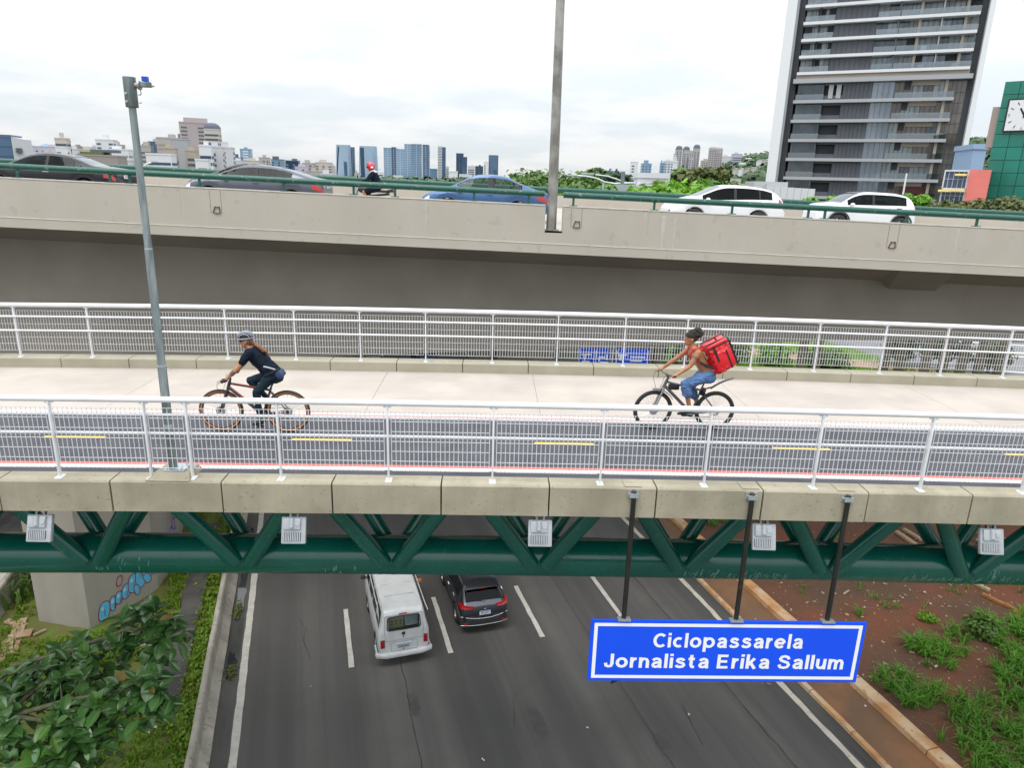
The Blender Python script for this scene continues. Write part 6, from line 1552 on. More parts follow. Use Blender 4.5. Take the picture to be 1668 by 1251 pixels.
# ------------------------------------------------------------------ hills and far woods
def ridge(name, m, keys, dist, depth, seed, rough=3.0):
    """keys (px, py): skyline of the hill"""
    rows = []; n = 80; x0, x1 = keys[0][0], keys[-1][0]
    tops = []
    for i in range(n + 1):
        px = x0 + (x1 - x0) * i / n; p = at_y(px, interp(keys, px), dist); p.z += rough * mnoise.noise(Vector((px * .06, seed, 0))); tops.append(p)
    for q in range(9):
        t = q / 8; rows.append([Vector((p.x * (1 - depth * (1 - t) / dist), p.y - depth * (1 - t), GZ + (p.z - GZ) * math.sin(t * math.pi / 2) + (rough * .5 * mnoise.noise(Vector((p.x * .02, q, seed))) if q < 8 else 0))) for p in tops])
    rows.append([Vector((p.x * (1 + depth / dist), p.y + depth, GZ)) for p in tops])
    b = MB(); b.grid(rows); o = b.build(name, m, smooth=180, fix=False)
    if o.data.polygons[40].normal.z < 0: o.data.flip_normals()
    return struct(o), rows
hill, hrows = ridge('wooded_hill', G['leaf_far'], [(1015, 302), (1060, 296), (1120, 290), (1170, 280), (1200, 266), (1235, 261), (1262, 259), (1330, 252), (1420, 246), (1520, 240), (1590, 236), (1680, 228), (1800, 250)], 1500, 620, 3, 6.0)
b = MB(); r = random.Random(8)
for i in range(620):
    row = r.randint(2, 8); k = r.randint(0, 79); p = Vector(hrows[row][k]).lerp(Vector(hrows[row][k + 1]), r.random()); s = r.uniform(9, 17)
    for _ in range(30):
        d = Vector((r.gauss(0, 1), r.gauss(0, 1), abs(r.gauss(0, 1)))).normalized(); q = p + Vector((d.x * s, d.y * s, d.z * s * .9)); u = d.orthogonal().normalized(); v = d.cross(u); w = s * r.uniform(.18, .34)
        b.add([q - u * w, q - v * w, q + u * w, q + v * w], [(0, 1, 2, 3)])
stuff(tag(b.build('hill_forest', G['leaf_far'], fix=False), 'green forest covering the hill behind the tall dark tower', 'forest'))
ridge('far_hill', mat('haze_blue_hill', (.20, .30, .42), (.16, .25, .34), scale=.01, rough=.9), [(-200, 240), (30, 232), (60, 236), (110, 240), (150, 243), (220, 246), (260, 250), (330, 262), (420, 280), (470, 290)], 5200, 700, 5, 30)  # blue of the distant air haze is put into the hill colour
b = MB(); r = random.Random(9)
for i in range(420):
    px = r.uniform(560, 905); Y = r.uniform(330, 470); top = 286 + 4 * mnoise.noise(Vector((px * .05, 3, 1))) + (px - 560) * .012 + r.uniform(0, 5)
    p = at_y(px, top, Y); s = r.uniform(2.5, 5)
    for _ in range(26):
        d = Vector((r.gauss(0, 1), r.gauss(0, 1), r.gauss(0, .8))).normalized(); q = p + d * s - Vector((0, 0, s)); u = d.orthogonal().normalized(); v = d.cross(u); w = s * r.uniform(.2, .4)
        b.add([q - u * w, q - v * w, q + u * w, q + v * w], [(0, 1, 2, 3)])
    b.box((p.x, p.y, (p.z - s + GZ) / 2), (.5, .5, p.z - s - GZ))
stuff(tag(b.build('far_wood', G['leaf_far'], fix=False), 'dark line of far trees at the foot of the glass towers', 'trees'))

# ------------------------------------------------------------------ grass, weeds, strap plant
def blades(name, m, spots, hgt, wid, seed, label, lean=.5, cat='grass'):
    """spots: (point, count, radius); narrow bent blades"""
    r = random.Random(seed); b = MB()
    for p, n, rad in spots:
        for _ in range(n):
            a = r.uniform(0, 6.28); d = rad * math.sqrt(r.random()); o = Vector(p) + Vector((d * math.cos(a), d * math.sin(a), 0))
            h = hgt * r.uniform(.5, 1.25); a2 = r.uniform(0, 6.28) if rad > .3 else a + r.uniform(-.6, .6); dx = Vector((math.cos(a2), math.sin(a2), 0)); sd = Vector((-dx.y, dx.x, 0)) * wid * r.uniform(.6, 1.3); le = lean * r.uniform(.4, 1.4)
            q1 = o + dx * h * le * .4 + Vector((0, 0, h * .7)); q2 = o + dx * h * le * 1.25 + Vector((0, 0, h * (1.0 - .35 * le)))
            b.add([o - sd, o + sd, q1 + sd * .8, q1 - sd * .8, q2], [(0, 1, 2, 3), (3, 2, 4)])
    return stuff(tag(b.build(name, m, fix=False), label, cat))
r = random.Random(21); spots = []
for _ in range(5200):
    s = r.uniform(8, 40); t = r.uniform(-10.6, -3.7)
    dens = mnoise.noise(Vector((s * .55, t * .55, 4)))
    on_path = -5.2 < t < -3.95 and s > 19.4
    if on_path and -4.98 < t < -4.28: continue
    if dens < -.30 and t < -5.4: continue
    if 23.6 < s < 31.5 and -10 < t < -5.7: continue
    spots.append((st(s, t, GZ + hl(s, t)), 9, .16))
blades('verge_grass', G['grass'], spots, .17, .024, 1, 'patchy light green grass on the verge below the big-leaved tree')
spots = []
for _ in range(1300):
    s = r.uniform(8, 40); nz_ = mnoise.noise(Vector((s * .9, 1, 4))); t = -3.68 - abs(r.gauss(0, .16 + .22 * max(0, nz_ + .25)))
    if nz_ < r.uniform(-.3, .12): continue
    spots.append((st(s, min(t, -3.66), GZ + .12), 8, .12))
b = MB()
for p, n, rad in spots:
    for _ in range(6):
        o = p + Vector((r.uniform(-.15, .15), r.uniform(-.15, .15), r.uniform(.0, .22))); s_ = r.uniform(.03, .065); a = r.uniform(0, 6.28); u = Vector((math.cos(a), math.sin(a), r.uniform(-.3, .3))) * s_; v = Vector((-u.y, u.x, r.uniform(0, .05)))
        b.add([o - u, o - v, o + u, o + v], [(0, 1, 2, 3)])
stuff(tag(b.build('creeper', G['grass'], fix=False), 'low leafy creeper along the foot of the concrete barrier', 'creeper'))
b = MB()
for p in [(24.0, -2.95), (23.7, -3.0), (20.4, -2.9)]:
    for _ in range(120):
        o = st(p[0] + r.gauss(0, .22), p[1] + r.gauss(0, .07), GZ + r.uniform(.01, .16)); s_ = r.uniform(.025, .05); a = r.uniform(0, 6.28); u = Vector((math.cos(a), math.sin(a), .2)) * s_; v = Vector((-u.y, u.x, .02)); b.add([o - u, o - v, o + u, o + v], [(0, 1, 2, 3)])
stuff(tag(b.build('gutter_weed', G['leaf_olive'], fix=False), 'small weeds growing in the left gutter', 'weeds'))
spots = []
for _ in range(2500):
    s = r.uniform(6, 20.5); t = r.uniform(16.9, 30)
    g = mnoise.noise(Vector((s * .55, t * .55, 8))) * 1.3 + (15.2 - s) * .20 + (t - 21) * .02
    if g > r.uniform(-.1, .45): spots.append((st(s, t, GZ + hr(s, t)), r.choice((6, 10, 16, 26)), r.uniform(.04, .14)))
blades('rank_grass', G['grass_rank'], spots, .46, .02, 2, 'rank green grass clumps on the red dirt at the lower right', .75)
spots = []
for _ in range(420):
    s = r.uniform(15, 24); t = r.uniform(17, 32)
    if mnoise.noise(Vector((s * .8, t * .8, 2))) > .22: spots.append((st(s, t, GZ + hr(s, t)), 8, .10))
for _ in range(380):
    s = r.uniform(25.5, 31); t = r.uniform(16.9, 20.8); spots.append((st(s, t, GZ + hr(s, t)), 12, .15))
blades('dirt_weeds', G['grass_rank'], spots, .22, .016, 3, 'scattered green weeds on the red dirt bank', .8, 'weeds')
def bush(name, label, s, t, lumps, m, n, size, seed):
    th = thing(name, label, 'bush', st(s, t, GZ + hr(s, t)))
    c = MB()
    for q in lumps: c.tube([(0, 0, 0), (q[0] * .5, q[1] * .5, q[2] * .6), (q[0], q[1], q[2])], [.018, .012, .006], 6)
    c.build('stem', G['bark'], th, local=True); crown(lumps, n, size, seed).build('foliage', m, th, local=True, fix=False)
bush('green_bush', 'leafy dark green bush in the middle of the red dirt bank', 15.6, 22.2, [(0, 0, .5, .42), (.3, .1, .4, .34), (-.3, .15, .45, .3), (.1, -.2, .28, .34)], G['leaf_mid'], 700, .085, 3)
bush('green_bush', 'bright green bush at the lower right edge of the picture', 12.9, 24.6, [(0, 0, .6, .6), (.5, .3, .5, .5), (-.4, .2, .4, .45)], G['leaf_bright'], 800, .11, 4)
bush('green_bush', 'small bright weed bush above the leafy dark bush', 17.0, 21.2, [(0, 0, .2, .24), (.22, -.1, .16, .2)], G['leaf_bright'], 240, .06, 5)
bush('green_bush', 'dark creeping bush beside the orange timber at the right edge', 18.9, 26.9, [(0, 0, .3, .7), (.9, .3, .35, .7), (.4, .9, .3, .7), (1.6, .8, .3, .7)], G['leaf_dark'], 1600, .08, 6)
ag = thing('strap_plant', 'strap-leaved green plant between the low wall and the pier', 'plant', st(27.0, -10.35, GZ + .1)); r = random.Random(6); b0 = None
for k in range(54):
    a = r.uniform(0, 6.28); o = Vector((r.gauss(0, .22), r.gauss(0, .75), 0)); h = r.uniform(.6, 1.15); le = r.uniform(.15, .8); d = Vector((math.cos(a), math.sin(a), 0)); sd = Vector((-d.y, d.x, 0)) * .045
    o = Vector(o); pts = [o, o + d * h * le * .3 + Vector((0, 0, h * .5)), o + d * h * le * .75 + Vector((0, 0, h * .85)), o + d * h * le * 1.2 + Vector((0, 0, h * (1.0 - .4 * le)))]
    b = MB(); b.grid([[p - sd * w for p, w in zip(pts, (1, 1.1, .8, .05))], [p + Vector((0, 0, -.012)) for p in pts], [p + sd * w for p, w in zip(pts, (1, 1.1, .8, .05))]])
    b.build('strap_leaf', G['leaf_olive'] if k % 5 == 0 else G['leaf_mid'], ag, local=True, smooth=180, fix=False)

# ground beyond the viaduct on the right: lawn, hedge, sandy strip, local road (seen through the far railing)
sheet('park_lawn', G['grass'], [(9, 47, GZ + .02), (44, 46, GZ + .02), (44, 92, GZ + .02), (9, 92, GZ + .02)])
sheet('sandy_path', mat('sandy_path', (.40, .26, .19), (.33, .21, .15), scale=.5, rough=.95), [(18, 69, GZ + .05), (28, 63.5, GZ + .05), (42, 57.5, GZ + .05), (43.5, 59.5, GZ + .05), (29, 66.5, GZ + .05), (19, 72, GZ + .05)])
sheet('side_street', mat('side_street_asphalt', (.15, .15, .16), (.19, .19, .2), scale=.3, rough=.9), [(44.2, 48, GZ + .03), (110, 40, GZ + .03), (110, 110, GZ + .03), (30, 110, GZ + .03), (33, 80, GZ + .03)])
for a, c in (((46, 68.5), (80, 60)), ((40, 62), (75, 55)), ((50, 74), (85, 66))):
    a = Vector((*a, GZ + .045)); c = Vector((*c, GZ + .045)); n = (c - a).normalized(); n = Vector((-n.y, n.x, 0)) * .22
    sheet('street_line', G['paint_white'], [a - n, c - n, c + n, a + n])
lawn = []
r = random.Random(31)
for _ in range(500): lawn.append((Vector((r.uniform(12, 42), r.uniform(50, 60), GZ)), 10, .5))
blades('lawn_grass', G['grass'], lawn, .5, .03, 9, 'bright lawn seen through the far railing')
for k, (x, y, w, h_, m, lab) in enumerate([(14.5, 62, 3.2, 2.0, 'leaf_dark', 'dark green bush right of the blue road signs'), (18, 61, 3.5, 1.9, 'leaf_mid', 'green bush behind the delivery bag'), (22, 62, 3.6, 2.1, 'leaf_mid', 'green bush right of the delivery bag'), (26, 61, 3.6, 2.0, 'leaf_bright', 'light green bush at the thin dark post'),
                                         (30, 60, 3.6, 1.7, 'leaf_mid', 'green bush at the end of the sandy path'), (38, 62, 3.4, 3.4, 'leaf_dark', 'dark tree below the viaduct left of the side street'), (41.5, 61, 3.4, 3.6, 'leaf_dark', 'second dark tree below the viaduct left of the side street'), (45, 60, 3.0, 3.0, 'leaf_olive', 'olive tree below the viaduct by the side street')]):
    th = thing('park_bush', lab, 'bush', (x, y, GZ)); c = MB(); c.tube([(0, 0, 0), (0, 0, h_ * .5)], .12, 6); c.build('stem', G['bark'], th, local=True)
    rr = random.Random(70 + k); crown([(rr.uniform(-.3, .3) * w, rr.uniform(-.3, .3) * w, h_ * rr.uniform(.4, .75), w * .34) for _ in range(6)], 1000, .22, 70 + k).build('foliage', G[m], th, local=True, fix=False)
# ------------------------------------------------------------------ far city: every building a thing with walls, windows, roof
CM = {}
def cm(key, c, rough=.7, metal=0.0, spec=.5, c2=None, scale=.05):
    if key not in CM: CM[key] = mat('city_' + key, c, c2, scale=scale, rough=rough, metal=metal, spec=spec)
    return CM[key]
cm('white', (.60, .62, .65)); cm('cream', (.46, .43, .39)); cm('beige', (.37, .35, .335)); cm('tan', (.38, .335, .28)); cm('pinkgrey', (.36, .31, .32), c2=(.40, .35, .355)); cm('grey', (.34, .35, .37)); cm('palegrey', (.50, .51, .54))
cm('brown', (.30, .25, .22)); cm('mauve', (.42, .40, .47)); cm('terra', (.28, .25, .23)); cm('darkroof', (.10, .115, .16)); cm('roofgreen', (.10, .15, .045))
cm('bluegl', (.10, .18, .28), .10, .4, c2=(.18, .28, .41), scale=.02); cm('bluegl2', (.045, .095, .17), .10, .4, c2=(.085, .15, .25), scale=.03); cm('darkbl', (.025, .055, .10), .12, .4, c2=(.045, .085, .15), scale=.03); cm('palegl', (.26, .37, .49), .10, .35, c2=(.17, .28, .41), scale=.02)
cm('win', (.07, .09, .13), .15, .3); cm('winb', (.09, .13, .21), .12, .4); cm('wing', (.11, .125, .15), .2, .2); cm('fin', (.45, .55, .66), .4)
def city(name, label, x0, x1, ytop, D, wall, style='grid', win='win', cat='building', floor=3.3, bay=3.5, depth=None, roof=None, parts=None, yaw=0.0, group=None, extra=None):
    """x0..x1, ytop: where the block stands on the horizon line of the photograph, at distance D (real size follows from D)"""
    p0, p1 = at_y(x0, ytop, D), at_y(x1, ytop, D); W = (p1.x - p0.x); H = (p0.z + p1.z) / 2 - GZ; cx = (p0.x + p1.x) / 2; d = depth or W * .8
    th = thing(name, label, cat, (cx, D + d / 2, GZ), yaw - math.atan2(cx, D) * .35, group=group)
    b = MB(); b.box2((-W / 2, -d / 2, 0), (W / 2, d / 2, H)); b.build('wall', CM[wall], th, local=True)
    nf = max(1, int((min(H, H - 1.2)) / floor)); f0 = max(0, nf - 70)
    zlow = max(0, -GZ - 14)                                   # storeys below the sight line over the viaduct are left plain
    b = MB(); e = .12
    sides = ((0, W, -d / 2 - e, 0), (1, d, -W / 2 - e, 0), (2, d, W / 2 + e, 0))
    for sd, ln, off, _ in sides:
        nb = max(1, int(ln / bay))
        for k in range(nf):
            z0 = k * floor + floor * .32; z1 = z0 + floor * .45
            if z1 > H - .4: continue
            def pane(u0, u1):
                u0 -= ln / 2; u1 -= ln / 2
                if sd == 0: b.add([(u0, off, z0), (u1, off, z0), (u1, off, z1), (u0, off, z1)], [(0, 1, 2, 3)])
                else: b.add([(off, u0, z0), (off, u1, z0), (off, u1, z1), (off, u0, z1)], [(0, 1, 2, 3)])
            if style == 'bands': pane(ln * .04, ln * .96)
            elif style == 'grid':
                for q in range(nb):
                    g = ln / nb; pane(g * (q + .25), g * (q + .75))
            elif style == 'slots':
                for q in range(nb):
                    if q % 2 == 0: g = ln / nb; pane(g * (q + .2), g * (q + .9))
            elif style == 'lines':
                z0 = k * floor + floor * .92; z1 = (k + 1) * floor; pane(0, ln)
    if style not in ('none',) and b.v: o = b.build('windows' if style != 'lines' else 'floor_lines', CM[win], th, local=True, fix=False); stuff(o)
    if style in ('lines',):                                   # glass towers: vertical fins on the corners
        b = MB()
        for q in range(1, max(2, int(W / 9))): x = -W / 2 + q * W / max(2, int(W / 9)); b.box2((x - .25, -d / 2 - .4, 0), (x + .25, -d / 2, H))
        b.build('mullions', CM[win], th, local=True)
    b = MB(); b.box2((-W / 2 - .2, -d / 2 - .2, H), (W / 2 + .2, d / 2 + .2, H + .9)); b.build('parapet', CM[roof or wall], th, local=True)
    if parts is not False:
        b = MB(); rr = random.Random(int(x0 * 7)); w = W * rr.uniform(.25, .5); x = rr.uniform(-.2, .2) * W; b.box2((x - w / 2, -d * .2, H + .9), (x + w / 2, d * .25, H + .9 + rr.uniform(2, 4))); b.build('roof_block', CM[roof or wall], th, local=True)
    return th, W, d, H
def dome(th, W, d, H, h, key='darkroof', n=5):
    b = MB(); rows = []
    for i in range(n + 1):
        t = i / n; k = math.cos(t * math.pi / 2 * .85); z = H + .9 + h * math.sin(t * math.pi / 2)
        rows.append([Vector((sx * W / 2 * k, sy * d / 2 * k, z)) for sx, sy in ((-1, -1), (1, -1), (1, 1), (-1, 1), (-1, -1))])
    b.grid(rows); b.add(rows[-1][:4], [(0, 1, 2, 3)]); b.build('domed_roof', CM[key], th, local=True)
# --- left group
t, W, d, H = city('office_building', 'blue glass office block with a grey concrete side at the left edge of the picture', -62, 8, 222, 260, 'bluegl2', 'lines', 'darkbl', depth=9, parts=False)
b = MB(); b.add([(W / 2 + .1, -d / 2, 0), (W / 2 + 4.4, -d / 2 + 2, 0), (W / 2 + 4.4, -d / 2 + 9, 0), (W / 2 + .1, -d / 2 + 9, 0), (W / 2 + .1, -d / 2, H + .3), (W / 2 + 3.0, -d / 2 + 2, H - .3), (W / 2 + 3.0, -d / 2 + 9, H - .3), (W / 2 + .1, -d / 2 + 9, H + .3)],
               [(0, 1, 5, 4), (1, 2, 6, 5), (2, 3, 7, 6), (4, 5, 6, 7), (0, 4, 7, 3)]); b.build('concrete_side', CM['palegrey'], t, local=True)
b = MB(); b.box2((W / 2 + 1.2, -d / 2 - .1, H - 5), (W / 2 + 2.6, -d / 2 + 1.4, H - 3.4)); b.build('window', CM['win'], t, local=True)
for x in (-6, -2):
    b = MB(); b.tube([(x, 0, H), (x, 0, H + 4)], .12, 6); b.build('antenna', CM['grey'], t, local=True)
city('apartment_block', 'long low mauve-grey apartment block right of the blue glass office', 44, 92, 239, 900, 'mauve', 'slots', 'win')
city('house_block', 'low white flat-roofed block above the first sedan', 47, 70, 252, 420, 'white', 'slots', 'wing', parts=False)
t, W, d, H = city('apartment_tower', 'beige apartment tower with dark open balconies above the first sedan', 88, 106, 226, 560, 'cream', 'bands', 'win', floor=3.6)
city('apartment_tower', 'narrow brown tower attached to the beige balcony tower', 105, 112, 230, 575, 'brown', 'slots', 'win', parts=False)
city('house_block', 'white block with tall dark openings at the foot of the beige balcony tower', 89, 107, 240, 540, 'white', 'slots', 'win', bay=3, floor=6, parts=False)
city('apartment_block', 'pale grey block right of the beige balcony tower', 107, 124, 243, 700, 'palegrey', 'slots', 'win')
t, W, d, H = city('garden_building', 'low brown building with a planted roof terrace above the first sedan', 122, 184, 254, 430, 'terra', 'bands', 'wing', parts=False)
b = MB(); b.box2((-W * .4, -d / 2, H + .9), (W * .12, d / 2, H + 2.4)); b.build('roof_garden', CM['roofgreen'], t, local=True)
b = MB(); b.box2((-W * .2, -d * .3, H + 2.4), (W * .42, d * .3, H + 3.8)); b.build('roof_pavilion', CM['darkroof'], t, local=True)
city('apartment_block', 'cream apartment block behind the planted roof terrace', 124, 152, 244, 800, 'cream', 'slots', 'wing')
city('apartment_tower', 'tall white stepped apartment tower left of the galvanised pole', 154, 181, 228, 620, 'white', 'slots', 'wing', bay=4)
city('apartment_block', 'white apartment block with rows of tiny dark windows beside the galvanised pole', 174, 205, 244, 520, 'white', 'grid', 'win', floor=3.1, bay=2.6)
city('apartment_block', 'low white stepped block just left of the galvanised pole', 190, 212, 262, 480, 'palegrey', 'grid', 'win', bay=3)
city('apartment_block', 'pale block hidden partly by the galvanised pole', 205, 222, 250, 560, 'cream', 'slots', 'win')
city('apartment_block', 'beige flats just right of the galvanised pole', 223, 243, 238, 600, 'beige', 'bands', 'wing')
city('office_building', 'blue glass box behind the beige flats', 231, 252, 236, 640, 'bluegl2', 'lines', 'darkbl')
city('office_building', 'white office building with dark ribbon windows right of the galvanised pole', 236, 275, 252, 420, 'white', 'bands', 'darkbl', floor=3.2, parts=False)
city('apartment_tower', 'beige tower with a stepped top behind the grey blank tower', 253, 284, 225, 600, 'beige', 'bands', 'brown')
city('apartment_block', 'orange-beige block with brown roof above the ribbon-window office', 262, 283, 242, 470, 'tan', 'slots', 'win', floor=5)
city('apartment_tower', 'tall blank grey concrete tower', 276, 302, 227, 500, 'grey', 'none', parts=False)
city('apartment_tower', 'narrow tan tower right of the blank grey tower', 300, 318, 246, 480, 'tan', 'slots', 'win', bay=5)
t, W, d, H = city('apartment_tower', 'tallest pinkish grey tower with a flat crown, left of the cream domed tower', 285, 336, 200, 700, 'pinkgrey', 'slots', 'wing', bay=6, yaw=.25, parts=False)
b = MB(); b.box2((-W * .36, -d * .3, H + .9), (W * .36, d * .3, H + 5)); b.build('crown', CM['pinkgrey'], t, local=True)
for sx in (-1, 1):
    b = MB(); b.box2((sx * W * .5, -d * .35, 0), (sx * W * .5 + sx * 2.0, d * .35, H - 10)); b.build('corner_bay', CM['brown'], t, local=True)
t, W, d, H = city('apartment_tower', 'cream tower with a dark mansard dome and balconies', 331, 354, 211, 640, 'cream', 'bands', 'win', floor=3.6, parts=False); dome(t, W, d, H, 5)
city('office_building', 'white tower with a stack of dark blue windows below the pinkish grey tower', 323, 342, 238, 460, 'white', 'bands', 'darkbl', floor=4)
city('apartment_block', 'pale grey slab right of the white tower', 341, 360, 240, 470, 'palegrey', 'slots', 'wing')
city('apartment_tower', 'grey tower with white stripe at the right end of the tall cluster', 356, 377, 241, 540, 'palegrey', 'slots', 'win', bay=4)
city('house_block', 'small bright white block in front of the tall cluster', 317, 337, 261, 400, 'white', 'slots', 'wing', parts=False)
city('office_building', 'low blue-grey block right of the tall cluster', 377, 392, 257, 900, 'bluegl', 'bands', 'win')
t, W, d, H = city('apartment_tower', 'blue and white tower standing alone above the silver grey sedan', 390, 407, 243, 1000, 'palegl', 'grid', 'white', bay=8)
city('apartment_block', 'cream block left of the silver sedan roof', 396, 420, 262, 900, 'cream', 'slots', 'win')
# --- towers behind the silver grey sedan
city('apartment_tower', 'round-topped beige tower above the silver sedan', 421, 437, 257, 950, 'beige', 'grid', 'win')
city('office_building', 'glass block with a dark slab top above the silver sedan', 441, 460, 260, 1000, 'palegl', 'slots', 'darkbl', roof='darkroof')
city('office_building', 'dark modern block with a slanted top above the silver sedan', 464, 485, 262, 950, 'darkbl', 'slots', 'palegl', roof='darkroof')
city('apartment_tower', 'beige flats above the rear of the silver sedan', 491, 512, 266, 1000, 'beige', 'slots', 'win')
city('apartment_block', 'low grey flats behind the rear of the silver sedan', 480, 500, 272, 900, 'mauve', 'slots', 'win')
t, W, d, H = city('apartment_tower', 'pair of cream towers with a blue glass front left of the curved glass towers', 513, 538, 265, 1000, 'cream', 'slots', 'win')
b = MB(); b.box2((W * .05, -d / 2 - 1.5, 0), (W * .35, -d / 2 - .2, H * .72)); b.build('glass_front', CM['bluegl'], t, local=True)
city('apartment_block', 'slim grey block left of the first curved glass tower', 535, 545, 271, 1050, 'mauve', 'slots', 'win')
# --- curved twin glass towers
def curved_tower(label, x0, x1, ytop, D, diag, shape):
    p0, p1 = at_y(x0, ytop, D), at_y(x1, ytop, D); W = p1.x - p0.x; H = p0.z - GZ; d = W * .7
    th = thing('glass_tower', label, 'building', ((p0.x + p1.x) / 2, D + d / 2, GZ)); rows = []; n = 26
    for i in range(31):
        z = H * i / 30; k = 1.0 + shape * (1 - (i / 30) ** 2); row = []
        for j in range(n + 1):
            a = 2 * math.pi * j / n; ca, sa = math.cos(a), math.sin(a)
            row.append(Vector((W / 2 * k * math.copysign(abs(ca) ** .55, ca), d / 2 * k * math.copysign(abs(sa) ** .55, sa), z)))
        rows.append(row)
    b = MB(); b.grid(rows); b.add(rows[-1][:-1], [tuple(range(n))]); b.build('glass_skin', CM['palegl'], th, local=True, smooth=50)
    b = MB()
    for i in range(2, 60):
        z = H * i / 60; k = 1.0 + shape * (1 - (z / H) ** 2); pts = []
        for j in range(n):
            a = 2 * math.pi * j / n; ca, sa = math.cos(a), math.sin(a); pts.append((W / 2 * k * 1.004 * math.copysign(abs(ca) ** .55, ca), d / 2 * k * 1.004 * math.copysign(abs(sa) ** .55, sa), z))
        m_ = len(pts); b.add(pts + [(x, y, z + .5) for x, y, _ in pts], [(q, (q + 1) % m_, m_ + (q + 1) % m_, m_ + q) for q in range(m_)])
    stuff(b.build('floor_lines', CM['fin'], th, local=True, fix=False))
    b = MB(); vs = []
    for i in range(13):
        t = i / 12; z = H * (.16 + .80 * t); k = 1.0 + shape * (1 - (z / H) ** 2); x = W / 2 * (diag[0] + (diag[1] - diag[0]) * t); u = min(.999, abs(x) / (W / 2 * k)); y = -d / 2 * k * (1 - u ** 3.6) ** .28 - .7
        w = diag[2]; vs += [(x - w, y, z), (x + w, y, z)]
    b.add(vs, [(2 * q, 2 * q + 1, 2 * q + 3, 2 * q + 2) for q in range(12)]); b.build('diagonal_fin', CM['darkbl'], th, local=True, fix=False)
    b = MB(); b.add([(W * .10, -d / 2 * (1 + shape) - .5, 0), (W * .30, -d / 2 * (1 + shape) - .5, 0), (W * .30, -d / 2 * 1.02 - .5, H * .60), (W * .05, -d / 2 * 1.02 - .5, H * .62)], [(0, 1, 2, 3)]); b.build('dark_panel', CM['bluegl2'], th, local=True, fix=False)
    return th, W, d, H
t, W, d, H = curved_tower('curved glass tower with a dark diagonal line on its left face', 546, 569, 235, 1500, (-1.0, -.55, 1.4), .10)
t2, W2, d2, H2 = city('glass_tower', 'narrow dark glass wing right of the first curved tower', 569, 577, 240, 1520, 'bluegl2', 'lines', 'fin', parts=False)
curved_tower('curved glass tower with a wide dark stripe, behind the red helmet', 584, 612, 237, 1500, (-.55, -.62, 4.0), .10)
for lab, x0, x1, yt, k in [('glass slab right of the red helmet with a slanted top', 624, 637, 241, 'palegl'), ('dark blue narrow slab beside the slanted glass slab', 637, 644, 240, 'darkbl'), ('lower pale glass slab in the middle of the glass row', 644, 658, 243, 'palegl'),
                           ('tall pale glass slab left of a dark slot', 658, 668, 235, 'palegl'), ('tall glass slab with the widest front in the glass row', 669, 686, 235, 'bluegl'), ('rightmost blue glass slab of the glass row', 688, 698, 236, 'bluegl2')]:
    city('glass_tower', lab, x0, x1, yt, 1400, k, 'lines', 'fin', parts=False, depth=35)
city('glass_tower', 'dark slot slab between the two tallest glass slabs', 668, 669, 236, 1410, 'darkbl', 'none', parts=False)
t, W, d, H = city('glass_tower', 'slim tower half white and half blue glass right of the glass row', 713, 720, 238, 1600, 'white', 'bands', 'wing', parts=False)
city('glass_tower', 'blue glass half of the slim white and blue tower', 720, 726, 240, 1600, 'bluegl2', 'lines', 'darkbl', parts=False)
city('office_building', 'low pale block at the foot of the slim white and blue tower', 726, 731, 272, 1500, 'palegrey', 'slots', 'win')
city('glass_tower', 'dark glass tower above the bonnet of the blue sedan', 743, 755, 250, 1500, 'darkbl', 'lines', 'bluegl', parts=False)
city('glass_tower', 'blue glass tower attached to the dark tower above the blue sedan', 753, 761, 256, 1480, 'bluegl2', 'lines', 'darkbl', parts=False)
city('office_building', 'grey office block with a white cap left of the dark blue cube', 762, 773, 271, 1300, 'palegrey', 'bands', 'win')
city('office_building', 'dark blue glass cube above the blue sedan windscreen', 774, 787, 271, 1300, 'darkbl', 'lines', 'bluegl')
city('apartment_tower', 'thin white tower left of the round blue tower', 788, 795, 264, 1250, 'white', 'slots', 'wing')
t, W, d, H = curved_tower('solid blue rounded tower above the roof of the blue sedan', 796, 812, 252, 1250, (.9, .9, .1), .0)
for ch in t.children:
    if ch.name.startswith('glass_skin'): ch.data.materials[0] = CM['bluegl2']
    if ch.name.startswith('floor_lines'): ch.data.materials[0] = CM['bluegl']
for k, (x0, x1, yt, lab) in enumerate([(700, 712, 276, 'low blue hall at the foot of the glass row'), (731, 745, 280, 'low white hall left of the dark tower'), (748, 768, 285, 'long white flat roof above the bonnet of the blue sedan'), (640, 655, 287, 'small white hall among the far trees')]):
    city('low_hall', lab, x0, x1, yt, 700, 'white' if k else 'bluegl', 'none', parts=False)
LL = ['low beige block behind the boot of the silver grey sedan', 'low pale grey block left of the first curved glass tower', 'low mauve block above the rear window of the silver grey sedan', 'low cream block above the roof of the silver grey sedan', 'low pale grey block above the windscreen of the silver grey sedan', 'tiny pale block between the curved towers and the glass row', 'tiny beige block between the two curved towers', 'beige block peeking out behind the blue glass office', 'pale grey block left of the beige balcony tower', 'brown block just right of the narrow brown tower', 'mauve block left of the white stepped tower', 'beige block right of the white stepped tower', 'pinkish block behind the beige flats near the pole', 'pale grey block left of the blank grey tower', 'beige block right of the narrow tan tower', 'cream block in front of the cream domed tower', 'pale grey block left of the blue and white tower', 'beige block left of the round-topped beige tower', 'narrow mauve block right of the round-topped beige tower', 'narrow pale block left of the dark slanted-top block', 'white block right beside the galvanised pole']
